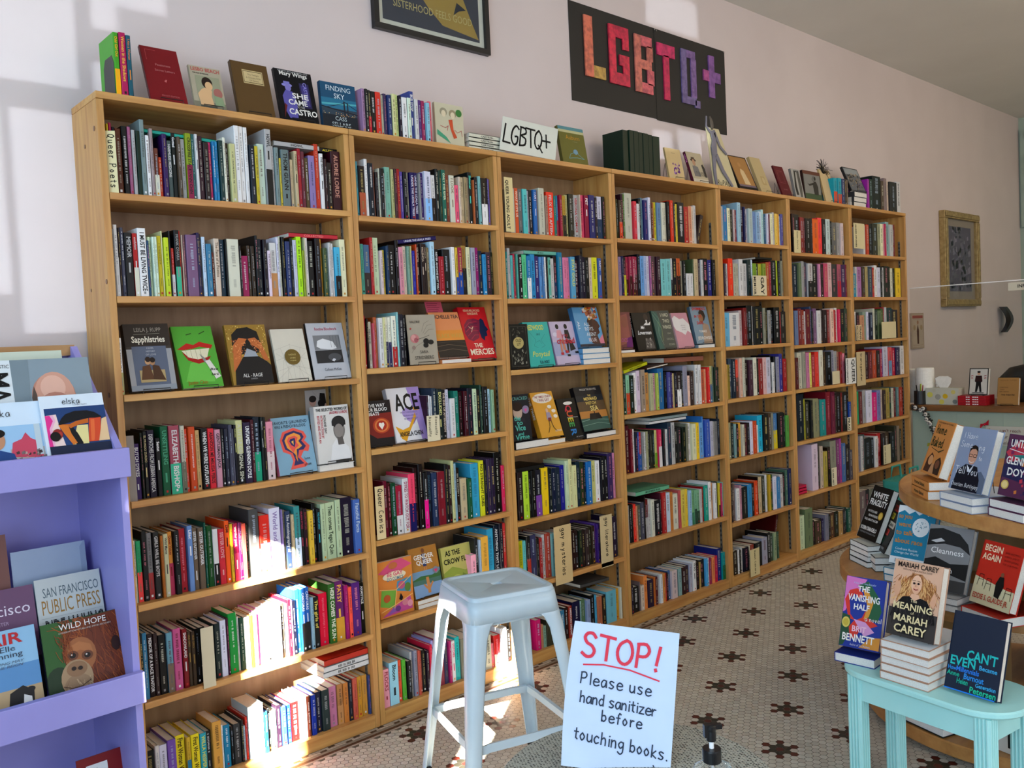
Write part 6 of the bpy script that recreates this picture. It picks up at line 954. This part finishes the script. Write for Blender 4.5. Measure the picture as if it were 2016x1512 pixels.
for x0, x1, z0, z1 in ((0, W_, 0, .06), (0, W_, H_-.06, H_), (0, .06, .0605, H_-.0605), (W_-.06, W_, .0605, H_-.0605)):
    b = MB(); b.box(x0, x1, -.05, 0, z0, z1); b.box(x0+.012, x1-.012, -.058, -.05, z0+.012, z1-.012); bevel(b.build('frame_bar', 'gilt', t), .006)
b = MB(); b.pen('a89c90', 2); b.box(.06, W_-.06, -.022, -.004, .06, H_-.06); b.pen('6a6478', 2); b.box(.145, W_-.145, -.024, -.022, .13, H_-.12); b.M = Matrix.Translation((.145, -.0242, .13))
cover_art(b, W_-.29, H_-.25, 'n 90 0 0 92 94 14 7a7488 5e5a6c 8a8498 6a6476 948ca0'); b.M = None; b.build('print', BOOKM, t)
b = MB(); b.box(.06, W_-.06, -.034, -.032, .06, H_-.06); b.build('glass', 'picture_glass', t)
b = MB(); b.pen('b8a898', 2); b.box(0, .235, -.012, 0, 0, .285); b.M = Matrix.Translation((.012, -.0122, .012)); cover_art(b, .211, .261, 'r 0 0 100 100 c2b3a2;r 4 88 96 97 a85a54;p 6a4438 44 10 40 50 50 70 60 50 58 10;e 50 76 8 6 b08a70;e 20 60 10 8 b09a7a;e 80 60 10 8 b09a7a;l 8a5a50 1 6 6 94 6 94 84 6 84 6 6'); b.M = None
o = b.build('small_print', BOOKM, None, (6.122, YW-.001, 1.204)); tag(o, 'small framed print with a red heading by the bookcase end', 'picture')
b = MB(); rings = []
for k in range(9):
    f = k/8; a = f*2.2-1.1; rings.append([(.0+.07*math.cos(a)*.3+dx, -.02-.05*math.sin(f*3.14)-dy, .24*(1-f)-.0) for dx, dy in ((-.07*(1-.5*f)-.02, 0), (-.03, .03), (.03, .035), (.10*(1-.6*f), 0), (.02, .012), (-.03, .010))])
b.loft(rings); o = b.build('wall_mask', 'black_plastic', None, (8.10, YW-.001, 1.285)); tag(o, 'dark curved mask hanging on the wall above the counter', 'mask')
t = thing('hook_rail', 'mint board with coloured trinkets at the right end of the wall', 'rail', (XR-.001, YW-.12, 2.3))
b = MB(); b.box(-.03, 0, -.10, .10, 0, .95); b.build('board', 'mint_paint', t)
for k, (cc, z) in enumerate((('c0583c', .86), ('d8c8a8', .62), ('b0452c', .52), ('ddd', .34))):
    b = MB(); b.pen(cc, 0); b.box(-.06, -.0305, -.06, .05, z, z+.07); b.build('trinket', BOOKM, t)
# sign and things on top of the cases
b = MB(); b.pen('e3e6dc', 2); W_, H_ = .345, .162; b.add([(0, 0, 0), (.33, 0, -.012), (.375, 0, .137), (.045, 0, .149), (0, .002, 0), (.33, .002, -.012), (.375, .002, .137), (.045, .002, .149)], [(0, 1, 2, 3), (7, 6, 5, 4), (0, 4, 5, 1), (1, 5, 6, 2), (2, 6, 7, 3), (3, 7, 4, 0)])
hand(b, 'LGBTQ+', (.022, -.0006, .034), (1, 0, -.03), (.14, 0, 1), .084, '1a1a1a', .0085, .74, 2, .0)
o = b.build('card_sign', BOOKM, None, (1.606, .012, 2.2135), (-.12, 0, 0)); tag(o, 'white card hand lettered LGBTQ plus on top of the bookcases', 'sign')
t = thing('standee', 'silver paper figure cut-out standing on a cream folded card lettered RuPaul', 'cut-out', (3.17, .03, 2.2))
b = MB(); b.pen('d6cca8', 2); P_ = [(.0, 0), (.235, 0), (.06, .315), (-.06, .315)]; b.loft([[(x+.03, yy, z) for x, z in P_] for yy in (.012, .016)]); text(b, 'RuPAUL', (.035, .0115, .012), (1, 0, 0), (0, 0, 1), .03, '4a4438', .2, 0, True, 2); b.build('card', BOOKM, t)
b = MB(); b.pen('8d8a94', 2)
def limb(pts):
    L_, R_ = [], []
    for i, (x, z, r) in enumerate(pts):
        x1, z1, _ = pts[min(i+1, len(pts)-1)]; x0, z0, _ = pts[max(i-1, 0)]; dx, dz = x1-x0, z1-z0; n_ = math.hypot(dx, dz); L_.append((x-dz/n_*r, z+dx/n_*r)); R_.append((x+dz/n_*r, z-dx/n_*r))
    for i in range(len(pts)-1): b.loft([[(x, yy, z) for x, z in (L_[i], L_[i+1], R_[i+1], R_[i])] for yy in (.004, .008)])
limb([(.02, .30, .022), (.035, .25, .018), (.03, .21, .026), (.035, .17, .024)]); limb([(.03, .17, .016), (.03, .09, .012), (.045, .01, .008)]); limb([(.05, .17, .014), (.11, .09, .012), (.20, .012, .007)])
limb([(.04, .29, .010), (.09, .22, .007), (.15, .185, .006)]); limb([(.0, .29, .008), (-.035, .315, .005), (-.03, .37, .004)])
b.pen('6f675e', 2); limb([(.02, .305, .007), (.02, .32, .012), (.016, .342, .014), (.008, .358, .009), (.0, .372, .005)]); b.build('figure', BOOKM, t)
for nm, xx_, cc in (('bookend', 2.425, 'dark green volumes'), ('bookend', .071, 'green spined paperback at the far left')):
    b = MB(); x0 = -.0022; b.box(x0, x0+.0016, .0, .10, 0, .12) if False else b.loft([[(x, y, z) for y, z in ((.01, 0), (.10, 0), (.10, .10), (.085, .125), (.025, .125), (.01, .10))] for x in (x0, x0+.0016)]); b.box(x0-.03, x0, .01, .10, 0, .0016)
    o = b.build(nm, 'black_metal', None, (xx_, .018, TOPZ+.0004)); tag(o, f'black metal bookend against the {cc}', 'bookend', 'metal bookends on the bookcases')
b = MB(); b.loft([[(x, y, z) for y, z in ((.01, 0), (.10, 0), (.10, .09), (.02, .115))] for x in (0, .0016)]); o = b.build('bookend', 'black_metal', None, (.1215, .018, TOPZ+.0004)); tag(o, 'black metal bookend right of the teal spined paperback at far left', 'bookend', 'metal bookends on the bookcases')
b = MB(); rs = random.Random(5); b.pen('2a231c', 2)
for k in range(46):
    a = rs.uniform(-.9, 1.9); L_ = rs.uniform(.05, .10); b.tube([(0, 0, .0), (.5*L_*math.sin(a), rs.uniform(-.01, .01), .5*L_*math.cos(a)+.01), (L_*math.sin(a*1.25), rs.uniform(-.02, .02), L_*math.cos(a*1.25))], .0014, 4)
b.tube([(0, 0, 0), (-.02, 0, -.19)], .002, 5)
o = b.build('feather', BOOKM, None, (4.462, .075, 2.392)); tag(o, 'dark brown feather plume standing behind the cream figure drawing', 'feather')
b = MB(); b.pen('cfc9c4', 2); b.box(0, .104, -.0012, 0, 0, .13); b.M = Matrix.Translation((0, -.0013, 0)); cover_art(b, .104, .13, 'e 30 66 14 14 d8b0a0;e 30 74 15 10 3a3230;e 66 60 16 12 2a2628;p 8ab0c4 6 4 10 40 40 50 44 4;p d8bca8 40 40 60 46 80 40 60 30;p 2a2628 52 50 60 90 80 88 86 54;l 888 .6 30 96 60 70;e 82 50 5 9 d8b8a8'); b.M = None
o = b.build('postcard', BOOKM, None, (.752, .2258, 1.128)); tag(o, 'small drawn postcard pinned to the back of the fourth row', 'postcard')
b = MB(); b.pen('d86a80', 2); b.box(0, .085, 0, .0008, 0, .10); 
for k in range(7): b.pen('a84a60', 2); b.box(.008, .07-.006*(k % 3), -.0002, 0, .088-k*.009, .091-k*.009)
o = b.build('note_card', BOOKM, None, (1.262, .105, 1.500), (-.3, 0, 0)); tag(o, 'pink handwritten note sticking up behind the orange sunset cover', 'note')
# ---------------------------------------------------------------- mint counter with its things
t = thing('counter', 'mint green panelled counter with a wooden top at the right', 'counter', (5.515, 0, 0))
CY0 = -2.6
b = MB(); b.box(.025, .62, CY0, .0, 0, .775); 
for k in range(9): b.box(.0235, .0251, -.012-k*.3, -.008-k*.3, .02, .77)
b.build('panel', 'mint_paint', t)
b = MB(); b.box(0, .66, CY0-.02, .01, .7755, .818); bevel(b.build('worktop', 'dark_wood', t), .003)
t = thing('sneeze_guard', 'clear acrylic screen standing on the counter, lettered Information', 'screen', (5.76, 0, .818))
b = MB(); b.box(0, .005, CY0+.1, .09, .0, .848); b.build('sheet', 'acrylic_sheet', t)
b = MB(); b.box(-.004, .009, CY0+.1, .09, .8485, .855); b.build('edge_trim', 'white_plastic', t)
b = MB(); b.pen('d8d3c2', 2); b.box(-.006, -.0045, -.92, -.585, .783, .838); text(b, 'INFORMATION', (-.0064, -.60, .800), (0, -1, 0), (0, 0, 1), .022, '222', .30, 1, True, 2); b.build('label', BOOKM, t)
ZW = .8185
b = MB(); b.lathe([(.062, 0), (.064, .01), (.064, .25), (.06, .262)], 0, 0, 30); o = b.build('paper_towel_roll', 'towel_paper', None, (5.63, -.058, ZW)); tag(o, 'white paper towel roll standing behind the pen cup', 'paper roll')
b = MB(); b.lathe([(.05, 0), (.052, .01), (.052, .24), (.05, .25)], 0, 0, 30); o = b.build('paper_towel_roll', 'towel_paper', None, (5.72, .068, ZW)); tag(o, 'second white paper roll, half hidden by the bookcase end', 'paper roll')
t = thing('pen_cup', 'dark wire pen cup holding pens at the left end of the counter', 'cup', (5.548, -.052, ZW))
b = MB(); b.lathe([(.036, 0), (.038, .002), (.038, .098), (.035, .098), (.035, .004)], 0, 0, 24); b.build('cup', 'black_metal', t)
for k, (cc, dx, dy, L_) in enumerate((('222', -.01, .012, .14), ('ccd83a', .0, -.008, .15), ('333', .012, .0, .145), ('a33', -.005, -.02, .14), ('ddd', .014, -.014, .13))):
    b = MB(); b.pen(cc, 0); b.tube([(dx*.5, dy*.5, .004), (dx*1.4, dy*1.4, L_)], .0035, 6); o = b.build('pen', BOOKM, None, (5.548, -.052, ZW)); tag(o, f"{['black', 'lime yellow', 'dark grey', 'red', 'white'][k]} pen standing in the wire cup", 'pen', 'pens in the cup')
t = thing('tissue_box', 'patterned tissue box with a tissue pulled up on the counter', 'tissue box', (5.56, -.315, ZW), math.radians(0))
b = MB(); b.pen('c9c8ba', 2); b.box(0, .11, 0, .225, 0, .118)
b.M = Matrix(((0, 0, 1, -.0006), (-1, 0, 0, .225), (0, 1, 0, 0), (0, 0, 0, 1)))
for cx, cz, r_, cc in ((.03, .07, .02, 'd8d070'), (.085, .055, .02, 'a9a89e'), (.135, .06, .018, 'd8b830'), (.19, .09, .015, 'd8cc80'), (.11, .02, .018, 'd8d070'), (.2, .022, .016, '8f9490'), (.06, .1, .012, 'c8c4b0')):
    b.pen(cc, 2); b.add([(cx+r_*math.cos(a*math.pi/8), cz+r_*math.sin(a*math.pi/8), 0) for a in range(16)], [tuple(range(16))])
b.M = None; b.build('box', BOOKM, t)
b = MB(); b.loft([[(.05+dx, .11+dy*k_, z) for dx, dy in ((-.012, -.05), (.012, -.03), (-.004, .0), (.014, .03), (-.01, .06))] for z, k_ in ((.1185, .5), (.15, .9), (.185, 1.05), (.20, .6))]); b.build('tissue', 'towel_paper', t)
t = thing('small_pump', 'small white pump dispenser between the towel roll and tissue', 'dispenser', (5.70, -.115, ZW))
b = MB(); b.lathe([(.022, 0), (.024, .005), (.024, .09), (.016, .105), (.008, .11), (.008, .135), (.011, .137), (.011, .145)], 0, 0, 20); b.build('bottle', 'white_plastic', t)
b = MB(); b.box(-.006, .006, -.03, .008, .1455, .153); b.build('spout', 'white_plastic', t)
for i in range(4):
    b = MB(); T_ = .0165; b.pen('b02430', 0); b.box(0, .16, 0, .185, 0, T_-.0005); b.pen('eee', 0); [b.box(-.0004, 0, .05+.014*k, .061+.014*k, .004, .0105) for k in range(6) if k != 3]
    o = b.build('stacked_book', BOOKM, None, (5.545, -.50, ZW+i*T_+.0004)); tag(o, f"red book, {['lowest', 'second', 'third', 'topmost'][i]} of the pile on the counter", 'book', 'red books piled on the counter')
def counter_book(y0, y1, x, z0, h, lean, th, bg, art, lab, nm):
    b = MB(); wd = y0-y1; b.pen(bg, 0); b.box(0, wd, 0, .0015, 0, h); b.box(0, wd, th-.0015, th, 0, h); b.box(0, .0015, 0, th, 0, h); cover_art(b, wd, h, art)
    M = Matrix.Translation((x, y0, z0+th*math.sin(lean)+.001)) @ Matrix.Rotation(math.radians(-90), 4, 'Z') @ Matrix.Rotation(-lean, 4, 'X'); o = b.build('display_book', BOOKM); o.matrix_world = M; tag(o, lab, 'book', 'books displayed cover-out')
    p = MB(); p.pen('eae6da', 0); p.box(.0017, wd-.003, .0016, th-.0016, .002, h-.002); p.build('page_block', ['paper_edges'], o); easel(nm, x+.008, (y0+y1)/2, z0+.0003, math.radians(-90), wd, lean, 1)
counter_book(-.375, -.500, 5.575, ZW+.0665, .185, .2, .028, 'c9c8c2', 'r 0 0 100 100 222;r 5 3 95 97 cfcdc6;p 3a1c1a 30 50 34 72 66 72 70 50 60 44 40 44;p 1d1c1e 34 10 38 50 62 50 68 10 58 10 52 34 44 10;e 50 80 8 6 c8a48c;e 50 86 9 4 1c1a1a;v 10 74 60 12 a33 K A;v 78 74 60 12 a33 R N;r 20 5 80 8 444', 'pale cover of a seated figure, propped on the red pile', 'pale cover with a seated figure')
counter_book(-.558, -.690, 5.575, ZW, .185, .18, .03, 'a8804c', 'r 0 0 100 100 ab8450;t 10 90 88 5 8a6638 0 ANNUAL SUPPER;t 10 50 62 4 5c4426 0 SOMETHING;t 10 36 54 4 5c4426 0 THAT;t 10 54 46 4 5c4426 0 MAY SHOCK;t 8 92 34 5 4a3620 1 THE THEATRE', 'kraft brown paperback on an easel at the counter edge', 'kraft brown paperback')
t = thing('bag', 'dark bag with straps lying behind the screen on the counter', 'bag', (6.0, -.85, ZW))
b = MB(); b.loft([[(x*s_, y*s_, z) for x, y in rrect(-.14, .14, -.4, .42, .12, 5)] for z, s_ in ((0, .9), (.03, 1), (.16, .98), (.24, .8), (.27, .5))]); b.build('body', 'black_sheet', t, smooth=True)
b = MB(); b.tube([(-.1, -.2, .2), (-.12, -.1, .32), (-.12, .08, .33), (-.1, .2, .2)], .018, 8); b.build('strap', 'black_plastic', t)
t = thing('garland', 'black and white skull garland hanging from the counter edge', 'garland', (5.50, 0, 0)); rs = random.Random(9)
gp = [(-.035, .80), (-.07, .79), (-.10, .785), (-.115, .755), (-.125, .725), (-.14, .70), (-.15, .675), (-.165, .65), (-.18, .625), (-.185, .60)]
b = MB(); b.tube([(-.002, y, z) for y, z in gp], .004, 5)
for y, z in gp:
    for k in range(5): a = rs.uniform(0, 6.28); b.tube([(-.004, y, z), (-.012, y+.025*math.cos(a), z+.025*math.sin(a))], .006, 5)
b.build('ribbon', 'black_sheet', t)
for k, (y, z) in enumerate(gp):
    b = MB(); b.pen('d8d4cc', 2); b.lathe([(.002, -.014), (.009, -.012), (.013, -.002), (.013, .006), (.008, .013), (.002, .015)], 0, 0, 12); b.pen('111', 2)
    for s_ in (-1, 1): b.box(-.0140, -.010, s_*.005-.003, s_*.005+.003, -.001, .005)
    b.build('skull', BOOKM, t, (-.018, y+rs.uniform(-.012, .012), z+rs.uniform(-.01, .01)))
t = thing('paper_note', 'white handwritten note with red bows on the mint counter front', 'note', (5.535, -.498, .55))
b = MB(); b.pen('c9c6bd', 2); b.box(0, .0015, -.31, 0, 0, .13)
for i, s_ in enumerate(("If you can't reach", 'it, ask our team', 'we will help')): hand(b, s_, (-.0006, -.012, .092-i*.042), (0, -1, 0), (0, 0, 1), .021, '8a3a34' if i == 0 else '4a3a36', .0022, 1.0, 2)
b.build('paper', BOOKM, t)
for y in (.006, -.285):
    b = MB(); b.pen('c02440', 2)
    for a in (-.6, .5): b.loft([[(-.012, y, .14), (-.004, y, .145), (-.008, y+.006, .135)], [(-.014, y+.032*math.cos(a)*(1 if a < 0 else -1), .14+.03*math.sin(a)), (-.004, y+.032*math.cos(a)*(1 if a < 0 else -1), .16+.03*math.sin(a)), (-.008, y+.03*math.cos(a)*(1 if a < 0 else -1), .125+.02*math.sin(a))]])
    b.lathe([(.001, .13), (.01, .138), (.001, .15)], -.008, y, 8); b.build('bow', BOOKM, t)
b = MB(); b.pen('a9a94a', 2); b.add([(0, 0, 0), (0, -.055, .012), (0, -.06, .03), (0, -.004, .026), (.0012, 0, 0), (.0012, -.055, .012), (.0012, -.06, .03), (.0012, -.004, .026)], [(0, 3, 2, 1), (4, 5, 6, 7), (0, 1, 5, 4), (1, 2, 6, 5), (2, 3, 7, 6), (3, 0, 4, 7)])
o = b.build('sticker', BOOKM, None, (5.5375, -.10, .515)); tag(o, 'small yellow-green sticker on the mint counter front', 'sticker')
# green bag of magazines low by the last bookcase
t = thing('tote_bag', 'teal green cloth bag leaning below the rightmost bookcase shelf', 'bag', (5.02, -.16, 0))
b = MB(); b.loft([[(x*s_, y*s_*.6, z) for x, y in rrect(-.17, .17, -.16, .16, .05, 4)] for z, s_ in ((.002, .9), (.04, 1), (.30, .95), (.36, .97))]); b.build('body', 'teal_cloth', t)
for yy in (-.06, .06):
    b = MB(); b.tube([(-.08, yy, .34), (-.06, yy, .44), (.06, yy, .44), (.08, yy, .34)], .008, 6); b.build('handle', 'teal_cloth', t)
for i in range(3):
    b = MB(); b.pen(('e6e4de', 'd8d4c8', 'e2ded2')[i], 0); b.box(0, .165, 0, .135, 0, .0285); o = b.build('storage_box', BOOKM, None, (4.752+.012*i, .035, TOPZ+.0006+i*.0330)); o.data.transform(Matrix.Diagonal((1.3, 1, 1.1, 1)))
    tag(o, f"white box, {['lowest', 'middle', 'topmost'][i]} of three under the crowd photograph", 'box', 'white boxes on top of the rightmost bookcase')
